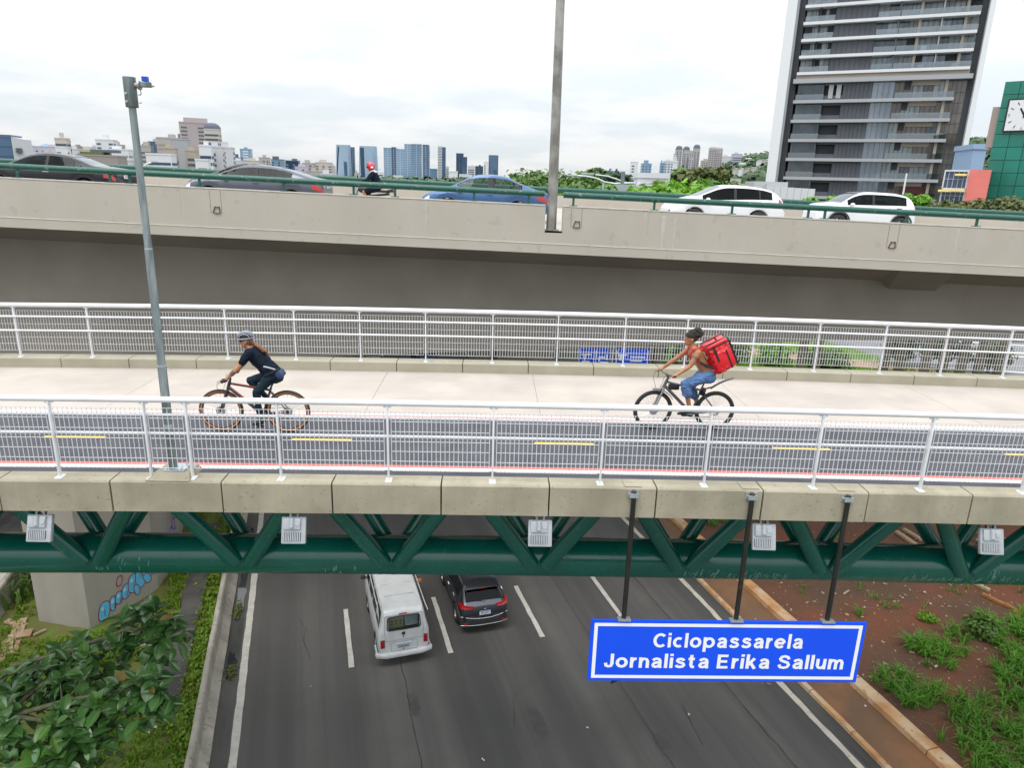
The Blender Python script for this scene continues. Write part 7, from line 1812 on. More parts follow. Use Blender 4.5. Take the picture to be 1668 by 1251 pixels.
LB = [(30, 46, 246, 1000, 'beige'), (70, 88, 247, 900, 'palegrey'), (112, 128, 238, 1100, 'brown'), (140, 156, 240, 1000, 'mauve'), (182, 198, 236, 900, 'beige'), (243, 258, 231, 950, 'pinkgrey'), (262, 276, 232, 900, 'palegrey'), (312, 328, 236, 800, 'beige'), (352, 366, 250, 800, 'cream'), (368, 392, 262, 850, 'palegrey'), (404, 422, 268, 1000, 'beige'), (436, 444, 268, 1100, 'mauve'), (458, 468, 270, 1100, 'palegrey'), (225, 236, 246, 700, 'white')]
for k, (x0, x1, yt, D, w) in enumerate([(497, 520, 280, 700, 'beige'), (520, 545, 284, 650, 'palegrey'), (470, 490, 283, 600, 'mauve'), (440, 470, 283, 600, 'cream'), (400, 440, 281, 620, 'palegrey'), (615, 624, 281, 900, 'white'), (577, 584, 282, 1000, 'beige')] + LB):
    city('low_block', LL[k], x0, x1, yt, D, w, 'slots', 'win')
# --- right of the street light
for k, (x0, x1, yt, D, w, s, lab) in enumerate([(990, 1000, 279, 1100, 'bluegl', 'grid', 'small blue tower above the curved lamp arms'), (1001, 1009, 279, 1100, 'bluegl2', 'grid', 'second small blue tower above the curved lamp arms'), (1029, 1040, 264, 900, 'white', 'slots', 'white tower right of the grey sign post'),
        (1046, 1062, 267, 900, 'palegl', 'grid', 'pale blue and white tower right of the white tower'), (1076, 1083, 266, 1000, 'palegl', 'grid', 'slim glass tower left of the white pinnacle'), (1083, 1098, 263, 1000, 'palegrey', 'grid', 'pale tower left of the white pinnacle'),
        (1144, 1157, 262, 1300, 'beige', 'grid', 'low beige block between the domed towers and the grey pair'), (1177, 1196, 255, 1350, 'palegrey', 'none', 'hazy pale block right of the grey pair'), (1195, 1209, 251, 1200, 'mauve', 'bands', 'grey tower at the right end of the far cluster')]):
    city('far_tower', lab, x0, x1, yt, D, w, s, 'winb' if w != 'bluegl2' else 'palegl')
for x0, x1, yt, lab in [(1102, 1112, 244, 'leftmost domed beige tower of the far cluster'), (1114, 1124, 245, 'second domed beige tower of the far cluster'), (1131, 1141, 242, 'tallest domed beige tower of the far cluster, with blue windows')]:
    t, W, d, H = city('domed_tower', lab, x0, x1, yt, 1200, 'beige', 'grid', 'winb', parts=False); dome(t, W, d, H, 6)
city('far_tower', 'cream slab between the domed towers', 1124, 1131, 246, 1230, 'cream', 'grid', 'wing', parts=False)
city('far_tower', 'mauve lower block between the domed towers', 1123, 1131, 257, 1190, 'mauve', 'grid', 'win', parts=False)
for x0, x1, yt, lab in [(1157, 1168, 243, 'left tower of the grey pair with rounded top'), (1167, 1178, 244, 'right tower of the grey pair with rounded top')]:
    t, W, d, H = city('domed_tower', lab, x0, x1, yt, 1150, 'pinkgrey', 'grid', 'win', parts=False); dome(t, W, d, H, 4, 'grey')
t, W, d, H = city('pinnacle_building', 'white building with a pinnacled roof above the low white building', 1097, 1104, 264, 420, 'white', 'slots', 'wing', floor=6)
b = MB(); b.box2((-W * .5, -d * .3, H + .9), (-W * .2, d * .3, H + 5)); b.box2((.05 * W, -d * .3, H + .9), (W * .3, d * .3, H + 3)); b.build('pinnacle', CM['palegrey'], t, local=True)
t, W, d, H = city('low_building', 'low white building with a dark band of openings behind the bright green trees', 1046, 1092, 290, 130, 'white', 'none', parts=False, depth=14)
b = MB(); b.box2((W * .0, -d / 2 - .1, H - 1.9), (W * .42, -d / 2 + .2, H - .4)); b.build('dark_opening', CM['brown'], t, local=True)
b = MB(); b.box2((-W * .75, -d / 2 - 2, H - 2.4), (-W * .46, -d / 2 + 2, H - 1.2)); b.build('canopy', CM['white'], t, local=True)
t = thing('portal_frame', 'small concrete portal frame above the roof of the white hatchback crossover', 'structure', at_y(1188, 300, 110) * 1.0)
p = at_y(1188, 291, 110); b = MB(); w = 1.75
b.box2((p.x - w, 109.7, p.z - .35), (p.x + w, 110.3, p.z)); b.build('beam', CM['cream'], t)
for s in (-1, 1):
    b = MB(); b.box2((p.x + s * (w - .2) - .2, 109.75, GZ), (p.x + s * (w - .2) + .2, 110.25, p.z - .36)); b.build('column', CM['cream'], t)
# houses on the wooded hill
hs = [(1215, 270, 5), (1226, 269, 6), (1236, 267, 7), (1205, 275, 5), (1222, 279, 5), (1200, 281, 6), (1243, 271, 6), (1250, 286, 5), (1210, 287, 5), (1576, 288, 5), (1192, 284, 4)]
def pix(P):
    d = P - CAM; q = d.dot(FWD); return IMG_W / 2 + F_PX * d.dot(R2) / q, IMG_H / 2 + F_PX * d.dot(D2) / q
hp = [(pix(p), p) for row in hrows[2:9] for p in row]
for k, (px, py, w) in enumerate(hs):
    p = min(hp, key=lambda q: (q[0][0] - px) ** 2 + (q[0][1] - py) ** 2)[1] + Vector((0, -22, 10)); w *= 2.6; t = thing('hill_house', 'small pale house among the trees on the wooded hill', 'house', (p.x, p.y, p.z - 3), .4 * (k % 3), group='houses on the wooded hill')
    b = MB(); b.box2((-w * .35, -3, -9), (w * .35, 3, 2.2)); b.build('wall', CM['white' if k % 2 else 'cream'], t, local=True)
    b = MB(); b.add([(-w * .4, -3.4, 2.2), (w * .4, -3.4, 2.2), (w * .4, 3.4, 2.2), (-w * .4, 3.4, 2.2), (-w * .4, 0, 3.2), (w * .4, 0, 3.2)], [(0, 1, 5, 4), (2, 3, 4, 5), (0, 4, 3), (1, 2, 5)]); b.build('roof', CM['terra' if k % 3 else 'palegrey'], t, local=True)
# white hoarding and block left of the tower
t = thing('site_hoarding', 'long white panelled hoarding at the foot of the dark tower', 'hoarding', at_y(1290, 312, 72)); 
pa, pb_ = at_y(1249, 303, 72), at_y(1328, 305, 72)
for k in range(7):
    x0 = pa.x + (pb_.x - pa.x) * k / 7; x1 = pa.x + (pb_.x - pa.x) * (k + 1) / 7; b = MB(); b.box2((x0 + .015, 71.9, GZ), (x1 - .015, 72.05, pa.z - .02 * k)); b.build('panel', CM['white'], t)
b = MB(); b.box2((pa.x - 1.2, 72.2, GZ), (pa.x + 2.2, 75, pa.z + .45)); b.build('site_cabin', CM['palegrey'], t)

# ------------------------------------------------------------------ tall dark tower on the right
TW = 34.5
pL = at_depth(1270, 320, 157); pR = at_depth(1545, 322, 143.5)
ex = Vector((pR.x - pL.x, pR.y - pL.y, 0)); TW = ex.length; ex.normalize(); ang = math.atan2(ex.y, ex.x)
tw = thing('tall_tower', 'tall dark glass tower with white floor slabs and balconies on the right', 'building', (pL.x, pL.y, GZ), ang)
TG = {'slab': mat('tower_white_slab', (.66, .67, .69), rough=.6), 'panel': mat('tower_dark_panel', (.072, .08, .098), (.088, .096, .114), scale=.4, rough=.45), 'panel2': mat('tower_panel_joint', (.035, .04, .05), rough=.5),
      'glassd': mat('tower_dark_glass', (.075, .095, .112), (.14, .165, .185), scale=.35, rough=.08, metal=.35), 'glassl': mat('tower_light_glass', (.25, .29, .33), (.17, .20, .24), scale=.25, rough=.08, metal=.4),
      'glassb': mat('tower_brown_glass', (.11, .10, .09), (.19, .175, .16), scale=.3, rough=.1, metal=.3), 'curtain': mat('tower_curtain_glass', (.17, .20, .21), (.30, .34, .35), scale=.9, rough=.15, metal=.2, stretch=(1, 1, .15)),
      'col': mat('tower_tan_column', (.38, .345, .28), rough=.7), 'frame': mat('tower_white_frame', (.70, .72, .74), rough=.5), 'grey': mat('tower_grey_slab', (.36, .37, .39), rough=.6), 'bal': glass('balcony_glass', (.62, .68, .70), .16), 'curtain2': mat('tower_pale_curtain', (.34, .36, .36), (.24, .26, .27), scale=1.2, rough=.3, stretch=(1, 1, .15)), 'net': mat('tower_green_net', (.01, .14, .09), (.02, .20, .13), scale=.8, rough=.8), 'beige': mat('tower_beige_band', (.44, .37, .31), (.36, .31, .27), scale=.3, rough=.8),
      'red': mat('tower_dark_red', (.10, .02, .02), rough=.4), 'core': mat('tower_core', (.04, .045, .052), rough=.7)}
def tb(name, m, u0, u1, z0, z1, y0, y1, par=tw):
    b = MB(); b.box2((u0, y0, z0), (u1, y1, z1)); return b.build(name, TG[m], par, local=True)
HT = 92.0
core = tb('core', 'core', .6, TW - .6, 0, HT, 1.6, 24)
zb = at_depth(1283, 131, 157).z - GZ                          # underside of the residential floors
uf = lambda f: f * TW
def mull(par, m, u0, u1, z0, z1, y, n):
    b = MB()
    for k in range(n + 1): u = u0 + (u1 - u0) * k / n; b.box2((u - .035, y - .06, z0), (u + .035, y, z1))
    b.build('mullions', TG[m], par, local=True)
# office floors below
fl = 3.95; nlow = int(zb / fl) + 1
r = random.Random(3)
for k in range(nlow):
    z1 = zb - 1.6 - k * fl; z0 = z1 - fl + .55
    if z1 < 1: break
    tb('floor_slab', 'grey', .3, TW * (.925 if k < 6 else .93), z0 - .62, z0, -.75, 1.6)
    g = tb('window_bay', 'glassd', uf(.025), uf(.185), z0, z1, 1.0, 1.3); mull(g, 'core', uf(.025), uf(.185), z0, z1, 1.0, 9)
    tb('balcony_rail', 'bal', uf(.02), uf(.19), z0, z0 + 1.1, -.68, -.64)
    g = tb('dark_panel', 'panel', uf(.30 + .006 * k * 0), uf(.47), z0, z1, .4, 1.4); mull(g, 'panel2', uf(.30), uf(.47), z0, z1, .4, 7)
    tb('louvre_band', 'panel', uf(.19), uf(.30), z0, z0 + .9, .2, 1.2); tb('louvre_band', 'panel', uf(.19), uf(.30), z1 - .5, z1, .2, 1.2)
    g = tb('window_bay', 'glassl', uf(.47), uf(.595), z0, z1, .6, 1.4); mull(g, 'panel', uf(.47), uf(.595), z0, z1, .6, 4)
    us = [.595, .65, .70, .755, .81, .87]
    for ua, ub in zip(us, us[1:]): g = tb('window_bay', r.choice(('glassb', 'glassb', 'glassd', 'curtain')), uf(ua), uf(ub), z0, z1, 1.0 + r.uniform(0, .2), 1.5); mull(g, 'panel2', uf(ua), uf(ub), z0, z1, 1.0, 2)
    tb('dark_recess', 'core', uf(.65), uf(.685), z1 - 1.6, z1 - .1, .9, .99); tb('bulkhead', 'beige', uf(.69), uf(.84), z1 - .9, z1, .7, .98)
    tb('balcony_rail', 'bal', uf(.60), uf(.92), z0, z0 + 1.1, -.68, -.64)
    tb('column', 'col', uf(.868), uf(.885), z0, z1, .2, .7)
    if k == 0:
        for q in (.215, .262):
            b = MB(); b.box2((uf(q), .05, z0 + .3), (uf(q) + .9, .5, z1 - .4)); b.build('air_unit', TG['grey'], tw, local=True)
g = tb('corner_glass', 'glassb', uf(.885), TW - .5, 0, zb - 1.7, 1.0, 1.5); 
b = MB()
for k in range(1, 22): b.box2((uf(.885), .94, k * 1.97), (TW - .5, 1.0, k * 1.97 + .07))
for k in range(1, 4): u = uf(.885) + k * (TW - .5 - uf(.885)) / 4; b.box2((u - .03, .93, 0), (u + .03, 1.0, zb - 1.7))
b.build('mullions', TG['panel2'], g, local=True)
tb('beige_band', 'beige', .3, TW - .6, zb - .75, zb + .0, -.5, 1.6); tb('grey_band', 'grey', -.2, TW + .1, zb - 1.62, zb - .75, -.8, 1.6)
tb('green_net', 'net', uf(.10), uf(.18), 9.0, 15.2, -.95, -.8)
tb('red_wall', 'red', uf(.72), uf(.86), 2, zb - 1.6 - 5 * fl - .5, .8, .99) if zb - 1.6 - 6 * fl > 2 else None
# residential floors above
fl = 3.24; k = 0
while zb + k * fl < HT:
    z0 = zb + k * fl; z1 = z0 + fl - .55
    tb('floor_slab', 'slab', .35, TW - .7, z0, z0 + .55, -1.0, 1.6)
    zz = z0 + .55; z1 = z0 + fl
    g = tb('window_bay', 'curtain', uf(.02), uf(.19), zz, z1, 1.1, 1.5); mull(g, 'panel2', uf(.02), uf(.19), zz, z1, 1.1, 6)
    for q in (.02, .09, .105 + .05, .17):
        if r.random() < .55: u = uf(q); tb('dark_window', 'core', u, u + uf(.045), zz + .9, z1 - .1, 1.02, 1.09)
    tb('partition', 'core', uf(.10), uf(.108), zz, z1, -.2, 1.1); tb('balcony_rail', 'bal', uf(.02), uf(.195), zz, zz + 1.05, -.93, -.9)
    g = tb('dark_panel', 'panel', uf(.195), uf(.435), zz - .1, z1, .1, 1.4); mull(g, 'panel2', uf(.195), uf(.435), zz - .1, z1, .1, 8)
    us = [.435, .50, .56, .62, .665, .72, .785, .845, .905, .985]
    for ua, ub in zip(us, us[1:]): g = tb('window_bay', r.choice(('curtain', 'curtain', 'glassd', 'core', 'glassl', 'curtain2')), uf(ua), uf(ub), zz, z1, 1.1 + r.uniform(0, .2), 1.5); mull(g, 'panel2', uf(ua), uf(ub), zz, z1, 1.1, 2)
    tb('balcony_rail', 'bal', uf(.44), uf(.56), zz, zz + 1.05, -.93, -.9); tb('balcony_rail', 'bal', uf(.565), uf(.98), zz, zz + 1.05, -.93, -.9)
    for q in (.46, .58, .70, .76, .88, .94):
        if r.random() < .35: u = uf(q); b = MB(); b.box2((u, -.5, zz), (u + r.uniform(.5, 1.3), .1, zz + r.uniform(.5, .9))); b.build('balcony_furniture', TG[r.choice(('col', 'slab', 'grey', 'core'))], tw, local=True)
    for q in (.665, .905): tb('column', 'col', uf(q), uf(q + .016), zz, z1, -.1, .6)
    tb('partition', 'panel', uf(.552), uf(.562), zz, z1, -.6, 1.1); tb('partition', 'grey', uf(.785), uf(.792), zz, z1, -.6, 1.1)
    k += 1
# tall white edge frames
tb('edge_frame', 'frame', -3.3, -1.3, 0, HT, -1.2, 8); tb('edge_frame', 'frame', TW + .6, TW + 1.5, 0, HT, -1.6, 8); tb('edge_frame', 'grey', -1.3, -.9, 0, HT, -.4, 8); tb('dark_slot', 'core', -.9, .3, 0, HT, .8, 8); tb('dark_slot', 'core', TW - .5, TW + .6, 0, HT, .8, 8)

# ------------------------------------------------------------------ green clock building, pink wall, yellow awnings
pG = at_depth(1599, 320, 100); pTop = at_depth(1633, 143, 101.5)
zt = pTop.z - GZ
gb = thing('clock_building', 'green glass panelled building with a white square clock at the right edge', 'building', (pG.x, pG.y, GZ), -.8)
gm = mat('green_glass_panel', (.004, .16, .115), (.006, .20, .145), scale=.25, rough=.22, spec=.6, island=((.004, .12, .09), .5)); gj = mat('green_panel_joint', (.002, .07, .05), rough=.5)
b = MB(); b.box2((.05, .05, 0), (14, 14, zt - .05)); b.build('wall', gj, gb, local=True)
pw, ph = 1.85, 1.72
b0 = MB(); b0.cbox((pw / 2, 0, ph / 2), (pw - .07, .12, ph - .07), .02); pan = b0.build('green_panel', gm, gb, local=True); first = True
nz = int(zt / ph); zoff = zt - nz * ph
for i in range(7):
    for j in range(nz):
        loc = (i * pw, 0, zoff + j * ph)
        if first: pan.location = loc; first = False
        else: put(pan, gb, loc)
b = MB(); b.box2((-.9, .3, zt - 8.6), (-.02, 2.5, zt - 3.2)); b.build('side_box', CM['brown'], gb, local=True)
ck = thing('wall_clock', 'square white clock with black hands on the green building', 'clock', tuple(world_of(gb) @ Vector((.9, -.1, at_depth(1633, 218, 99.5).z - GZ))), -.8)
cw, chh = 4.3, 4.3
b = MB(); b.cbox((cw / 2, -.1, chh / 2), (cw, .35, chh), .03); b.build('frame', G['black'], ck, local=True)
b = MB(); b.box2((.2, -.30, .2), (cw - .2, -.285, chh - .2)); b.build('face', mat('clock_face', (.68, .70, .72), rough=.5), ck, local=True)
c = Vector((cw / 2, -.31, chh / 2))
def ckhand(name, hours, ln, w, off):
    a = math.pi / 2 - hours / 12 * 2 * math.pi; d = Vector((math.cos(a), 0, math.sin(a))); n = Vector((-d.z, 0, d.x)); b = MB(); o = c + Vector((0, -off, 0)); b.extrude([o - d * .35 - n * w, o - d * .35 + n * w, o + d * ln + n * w * .7, o + d * ln - n * w * .7], (0, -.02, 0)); b.build(name, G['black'], ck, local=True)
ckhand('hour_hand', 10.95, 1.05, .13, .0); ckhand('minute_hand', 12 * 57.5 / 60, 1.35, .10, .03) if False else ckhand('minute_hand', 12.25, 1.45, .085, .03)
for hnum in range(12):
    a = math.pi / 2 - hnum / 12 * 2 * math.pi; d = Vector((math.cos(a), 0, math.sin(a)))
    if hnum in (0, 3, 6, 9): text_part('numeral', {0: '12', 3: '3', 6: '6', 9: '9'}[hnum], .55 if hnum == 0 else .26, 0, 0, 0, mat('numeral_grey', (.3, .31, .33)) if hnum == 0 else bpy.data.materials['numeral_grey'], ck, bold=.01, height=.5, mw=Matrix.Translation(c + d * 1.72 + Vector((0, 0, -.25))))
    else:
        b = MB(); n = Vector((-d.z, 0, d.x)); o = c + d * 1.5; b.extrude([o - n * .05, o + n * .05, o + d * .4 + n * .05, o + d * .4 - n * .05], (0, -.015, 0)); b.build('hour_mark', G['black'], ck, local=True)
pA0 = at_depth(1531, 320, 98); zl = lambda y: at_depth(1550, y, 98).z - GZ
ya = thing('awning_building', 'white framed two-storey building with yellow awnings left of the pink wall', 'building', (pA0.x, pA0.y, GZ), -.6)
pk = thing('pink_building', 'low building with a plain pink side wall left of the green clock building', 'building', (pA0.x, pA0.y, GZ), -.6)
W_ = 2.95; z2, z1, z0 = zl(277), zl(306), zl(331)
b = MB(); b.box2((W_ + .01, -.25, 0), (W_ + 2.5, 8, zl(276.5))); b.build('wall', mat('pink_wall', (.72, .20, .17), (.66, .18, .15), scale=.4, rough=.8), pk, local=True)
b = MB(); b.box2((.1, .4, 0), (W_ - .01, 8, z2 - .2)); b.build('wall', CM['winb'], ya, local=True)
b = MB(); b.box2((0, 0, z2 - .2), (W_, 8, z2)); b.box2((0, 0, z1 - .25), (W_, .39, z1)); b.box2((0, 0, 0), (.16, .39, z2 - .2)); b.box2((W_ - .2, 0, 0), (W_, .39, z2 - .2)); b.box2((0, 0, z0 - .2), (W_, .39, z0)); b.build('frame', CM['white'], ya, local=True)
for q in range(1, 5):
    x = W_ * q / 5; b = MB(); b.box2((x - .035, .2, z0), (x + .035, .34, z2 - .21)); b.build('window_post', CM['palegrey'], ya, local=True)
for z in (z1 + (z2 - z1) * .5, z0 + (z1 - z0) * .5):
    b = MB(); b.box2((.17, .2, z - .03), (W_ - .21, .33, z + .03)); b.build('transom', CM['palegrey'], ya, local=True)
ym = mat('yellow_awning', (.62, .47, .16), (.55, .40, .12), scale=1, rough=.8)
for zt_, xx0, xx1 in ((z2 - .5, 1.3, W_ - .25), (z1 - .26, -.35, 1.25), (z1 - .22, 1.2, W_ - .1)):
    b = MB(); b.add([(xx0, .1, zt_), (xx1, .1, zt_), (xx1, -.8, zt_ - .2), (xx0, -.8, zt_ - .2), (xx0, -.8, zt_ - .3), (xx1, -.8, zt_ - .3)], [(0, 1, 2, 3), (3, 2, 5, 4)]); b.build('awning', ym, ya, local=True, fix=False)
city('blue_building', 'light blue block between the pink wall and the green clock building', 1595, 1614, 243, 130, 'bluegl', 'none', parts=False, depth=8)
bl = [c for c in bpy.data.objects if c.name.startswith('blue_building')][0]
for ch in bl.children: ch.data.materials[0] = cm('flatblue', (.30, .42, .60))
fp = thing('flag_pole', 'thin white pole above the roof of the last crossover', 'pole', tuple(at_y(1472, 335, 60)))
p0, p1 = at_y(1470, 340, 60), at_y(1477, 282, 60); b = MB(); b.tube([(p1.x, 60, GZ), (p1.x, 60, p1.z)], .07, 8); b.build('shaft', G['rail_white'], fp)
# ------------------------------------------------------------------ curved lamp arms, posts beyond the viaduct
lm = thing('street_lamp', 'street lamp with a long curved pale arm left of the grey sign post', 'street lamp', tuple(at_y(984, 312, 58)))
q = lambda px, py, Y=58: at_y(px, py, Y)
b = MB(); b.tube([(q(983, 300).x, 58, GZ), q(983, 298)], [.12, .09], 8); b.build('post', G['galv_light'], lm, smooth=60)
b = MB(); b.tube([q(1030, 298), q(1000, 299), q(985, 296.5), q(970, 290), q(955, 287), q(940, 286)], [.08] * 6, 8); b.build('arm', G['galv_light'], lm, smooth=60)
b = MB(); p = q(932, 285.5); b.cbox(p, (.85, .25, .14), .05); b.build('lamp_head', G['lamp_grey'], lm)
lm = thing('street_lamp', 'street lamp with a curved arm reaching up over the grey sign post', 'street lamp', tuple(at_y(1030, 312, 60)))
b = MB(); b.tube([at_y(1034, 298, 60), at_y(1018, 297.5, 60), at_y(1005, 292, 60), at_y(990, 287, 60), at_y(970, 284.5, 60)], [.07] * 5, 8); b.build('arm', G['galv_light'], lm, smooth=60)
p = at_y(1034, 298, 60); b = MB(); b.tube([(p.x, 60, GZ), p], .1, 8); b.build('post', G['galv_light'], lm, smooth=60)
b = MB(); b.cbox(at_y(957, 283, 60), (1.1, .3, .14), .05); b.build('lamp_head', G['lamp_grey'], lm)
gs = thing('sign_post', 'grey square post with a triangular bracket beyond the far handrail', 'post', tuple(at_y(1015, 312, 56)))
a, c = at_y(1015, 279, 56), at_y(1015, 320, 56); b = MB(); b.box2((a.x - .14, 55.9, GZ), (a.x + .14, 56.1, a.z)); b.build('shaft', G['galv'], gs)
z = at_y(1015, 300, 56).z; b = MB(); b.extrude([(a.x - .65, 55.85, z), (a.x + .65, 55.85, z), (a.x + .1, 55.85, z - .75), (a.x - .1, 55.85, z - .75)], (0, .04, 0)); b.build('bracket', G['lamp_grey'], gs)
lm = thing('street_lamp', 'distant curved lamp arm right of the galvanised pole', 'street lamp', tuple(at_y(232, 285, 70)))
b = MB(); p = at_y(228, 285, 70); b.tube([(p.x, 70, GZ), p, at_y(232, 272, 70), at_y(240, 266, 70), at_y(247, 264, 70)], [.1, .08, .08, .07, .06], 8); b.build('arm', G['rail_white'], lm, smooth=60)
b = MB(); b.cbox(at_y(251, 262.5, 70), (.6, .25, .12), .04); b.build('lamp_head', G['lamp_grey'], lm)
# blue road signs below the viaduct
bs = thing('road_sign', 'pair of large blue road sign panels seen through the far railing below the viaduct', 'sign', (10.5, 56, GZ))
for k, (x0, x1) in enumerate([(942, 968), (969.5, 998), (1003, 1055)]):
    a, c = at_y(x0, 566 + k, 56), at_y(x1, 598 + k, 56)
    b = MB(); b.box2((a.x, 55.95, c.z), (c.x, 56.05, a.z)); pn = b.build('sign_panel', G['sign_blue'], bs)
    b = MB(); b.box2((a.x + .06, 55.93, c.z + .08), (c.x - .06, 55.945, c.z + .16)); b.box2((a.x + .06, 55.93, c.z + .16), (a.x + .13, 55.945, a.z - .1)); b.box2((c.x - .13, 55.93, c.z + .16), (c.x - .06, 55.945, a.z - .1)); b.build('border', G['sign_white'], pn)
    b = MB(); w = c.x - a.x; h = a.z - c.z
    for u0, u1, v0, v1 in ([(.2, .8, .62, .70), (.35, .45, .35, .62), (.25, .7, .25, .33)], [(.2, .55, .5, .58), (.2, .28, .3, .5), (.3, .8, .25, .32), (.6, .68, .4, .7)], [(.08, .35, .65, .73), (.12, .2, .4, .65), (.45, .9, .55, .62), (.45, .8, .35, .42)])[k]:
        b.box2((a.x + w * u0, 55.93, c.z + h * v0), (a.x + w * u1, 55.945, c.z + h * v1))
    b.build('marking', G['sign_white'], pn)
for px in (1000.5, 1060):
    b = MB(); x = at_y(px, 590, 56).x; b.box2((x - .1, 56.1, GZ), (x + .1, 56.3, at_y(px, 566, 56).z)); b.build('support_post', G['pole_grey'], bs)
for px, lab in ((1267, 'thin dark post behind the far railing by the green hedge'), (1600, 'thin dark post behind the far railing on the side street')):
    t = thing('thin_post', lab, 'post', tuple(at_z(px, 606, GZ))); p = at_z(px, 606, GZ); zt_ = at_y(px, 562, p.y).z; b = MB(); b.tube([p, (p.x, p.y, zt_)], .09, 8); b.build('shaft', G['black'], t)

# ------------------------------------------------------------------ timber, sticks, litter
def plank(name, label, a, c, w, h, m, group=None):
    a, c = Vector(a), Vector(c); t = MB(); d = (c - a); mx = d.to_track_quat('X', 'Z').to_matrix(); mid = (a + c) / 2
    t.cbox((0, 0, 0), (d.length, w, h), min(w, h) * .12); o = t.build(name, m, smooth=None); o.matrix_world = Matrix.Translation(mid) @ mx.to_4x4(); return tag(o, label, 'timber', group)
g = 'timber offcuts beside the low wall'
def lp(px, py, h=.12): return at_z(px, py, GZ + h)
for a, c, w, lab in [((10, 1012), (42, 1020), .22, 'reddish board lying across the top of the timber pile'), ((28, 1012), (20, 1045), .20, 'pale board second from the right in the timber pile'), ((38, 1008), (30, 1040), .24, 'widest pale board in the timber pile'), ((48, 1026), (42, 1038), .26, 'short thick offcut right of the timber pile'),
                     ((18, 1035), (16, 1068), .16, 'upright-looking board near the bottom of the timber pile'), ((30, 1044), (24, 1066), .14, 'narrow board at the bottom of the timber pile'), ((8, 1044), (4, 1078), .16, 'board nearest the left edge in the timber pile'), ((55, 1035), (75, 1026), .07, 'thin stick leaning right of the timber pile')]:
    plank('wooden_board', lab, lp(*a, .16), lp(*c, .13), w, .07, G['timber'], g)
def rp(px, py, h=.0):
    p = at_z(px, py, GZ + .5)
    for _ in range(5):
        s, t = p.dot(RU), p.dot(RW); p = at_z(px, py, GZ + hr(s, t) + h)
    return p
for a, c, w, m, lab in [((1578, 945), (1612, 962), .16, 'timber', 'brown beam emerging below the green chord at the right'), ((1600, 968), (1668, 1000), .12, 'timber_or', 'long orange beam at the right edge'), ((1652, 1006), (1690, 988), .12, 'timber_or', 'orange beam crossing the long orange beam'), ((1640, 984), (1672, 1010), .10, 'timber_or', 'second orange beam below the long orange beam'),
                        ((1460, 866), (1492, 888), .20, 'timber', 'pale plank behind the truss, right of the sign hangers'), ((1472, 862), (1502, 880), .16, 'timber', 'second pale plank behind the truss'), ((1575, 872), (1600, 862), .16, 'timber_or', 'orange plank behind the rightmost floodlight'), ((1590, 880), (1610, 885), .14, 'timber', 'short plank below the rightmost floodlight')]:
    plank('wooden_beam', lab, rp(*a, .08), rp(*c, .08), w, .12, G[m], 'planks on the red dirt bank')
plank('dry_stick', 'long pale dry stick lying in the grass right of the blue sign', rp(1454, 1100, .12), rp(1483, 1143, .12), .05, .04, G['timber'])
plank('dry_stick', 'short pale stick on the dirt near the right edge', rp(1624, 1105, .05), rp(1642, 1098, .05), .05, .04, G['timber'])
plank('dry_stick', 'thin stick near the timber edge at the upper right of the dirt', rp(1374, 968, .05), rp(1383, 962, .05), .06, .04, G['timber'])
r = random.Random(77)
b = MB()
for k in range(420):
    px = r.uniform(1225, 1680); py = r.uniform(945, 1120) if r.random() < .75 else r.uniform(845, 900)
    p = rp(px, py, .01); s = r.choice((.02, .025, .03, .045, .06)); mx = Matrix.Rotation(r.uniform(0, 6), 3, 'Z') @ Matrix.Rotation(r.uniform(-.6, .6), 3, 'X'); b.box(p, (s * r.uniform(1, 2.6), s, s * .6), mx=mx)
stuff(tag(b.build('rubble', G['rubble'], fix=False), 'small stones and rubble strewn over the red dirt', 'rubble'))
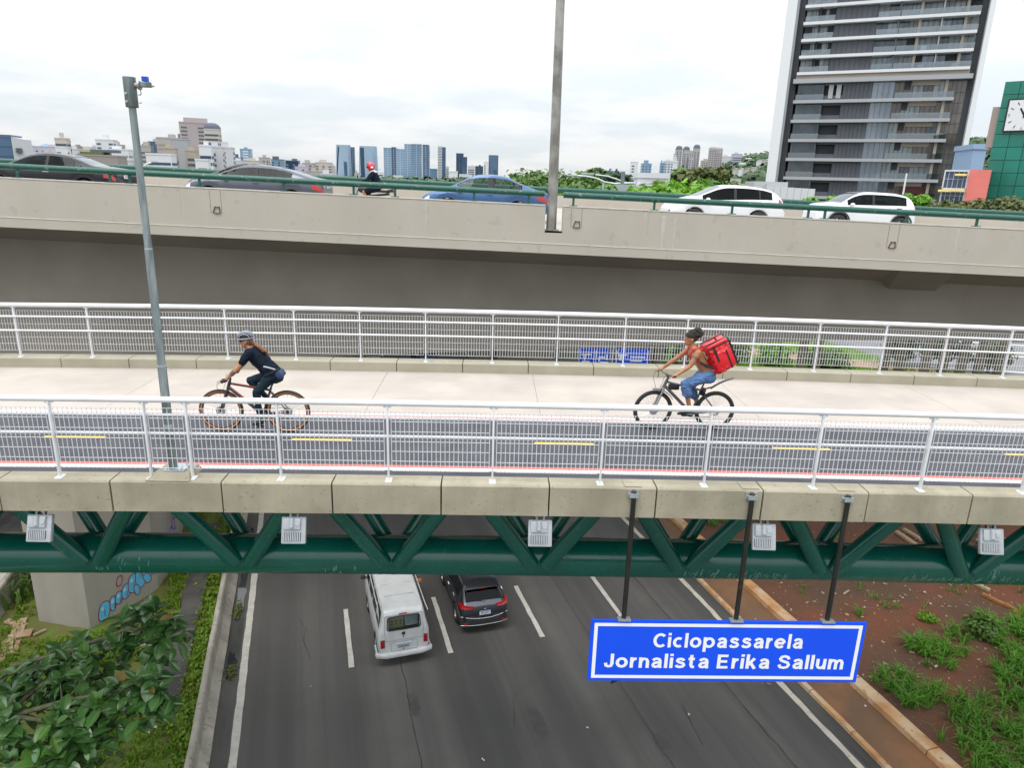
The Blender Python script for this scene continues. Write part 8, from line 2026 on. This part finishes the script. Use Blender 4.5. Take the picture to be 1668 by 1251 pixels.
def scrap(label, px, py, w, h, m, kind='r'):
    p = rp(px, py, .04) if kind == 'r' else (at_z(px, py, GZ + .02) if kind == 'o' else at_z(px, py, GZ + .2))
    t = MB(); rows = [[Vector((x * w, y * h, r.uniform(0, .05))) for x in (-.5, -.1, .3, .5)] for y in (-.5, 0, .5)]; t.grid(rows)
    o = t.build('litter_scrap', m, fix=False); o.matrix_world = Matrix.Translation(p) @ Matrix.Rotation(r.uniform(0, 6), 4, 'Z'); return tag(o, label, 'litter', 'scraps of litter')
for lab, px, py, w, h, k in [('white scrap on the dirt straight right of the sign', 1469, 1092, .22, .16, 'r'), ('long white scrap right of the dry stick on the dirt', 1524, 1087, .3, .12, 'r'), ('pale wedge-shaped scrap in the middle of the dirt', 1528, 1060, .26, .2, 'r'), ('pale scrap left of the wedge-shaped scrap', 1514, 1064, .18, .2, 'r'), ('pale triangular scrap near the right edge of the dirt', 1617, 1042, .28, .2, 'r'), ('white bottle-like scrap at the lower right', 1633, 1233, .2, .1, 'r'),
                             ('small white scrap above the sign corner', 1478, 1046, .16, .09, 'r'), ('pale scrap on the dirt below the middle hanger', 1407, 990, .12, .12, 'r'), ('white scrap beside the green weeds on the dirt', 1515, 984, .16, .12, 'r'), ('orange-brown scrap below the green chord', 1506, 966, .2, .12, 'r'),
                             ('white scrap on the asphalt below the dark car', 957, 1187, .12, .10, 'o'), ('white scrap on the asphalt under the sign', 1122, 1165, .12, .10, 'o'), ('white scrap on the asphalt at the bottom edge', 787, 1239, .14, .08, 'o'), ('small white scrap on the asphalt left of the van', 506, 1119, .06, .10, 'o'),
                             ('white paper on the grass verge near the barrier', 252, 1186, .1, .16, 'l'), ('white strip on the grass verge near the barrier', 243, 1195, .16, .08, 'l'), ('white pebble-like scrap on the dirty walkway', 1409, 1151, .1, .09, 'l')]:
    scrap(lab, px, py, w * .65, h * .65, G['litter'], k)
mh = thing('drain_cover', 'square drain opening with a pale rim in the grass below the big-leaved tree', 'drain', tuple(lp(248, 1038)))
p = lp(248, 1038, .16); b = MB()
for dx, dy, lx_, ly_ in ((0, -.45, 1.0, .10), (0, .45, 1.0, .10), (-.45, 0, .10, .79), (.45, 0, .10, .79)): b.box((p.x + dx, p.y + dy, p.z), (lx_, ly_, .10))
b.build('rim', G['barrier'], mh); b = MB(); b.box((p.x, p.y, p.z - .02), (.78, .78, .02)); b.build('opening', G['black'], mh)
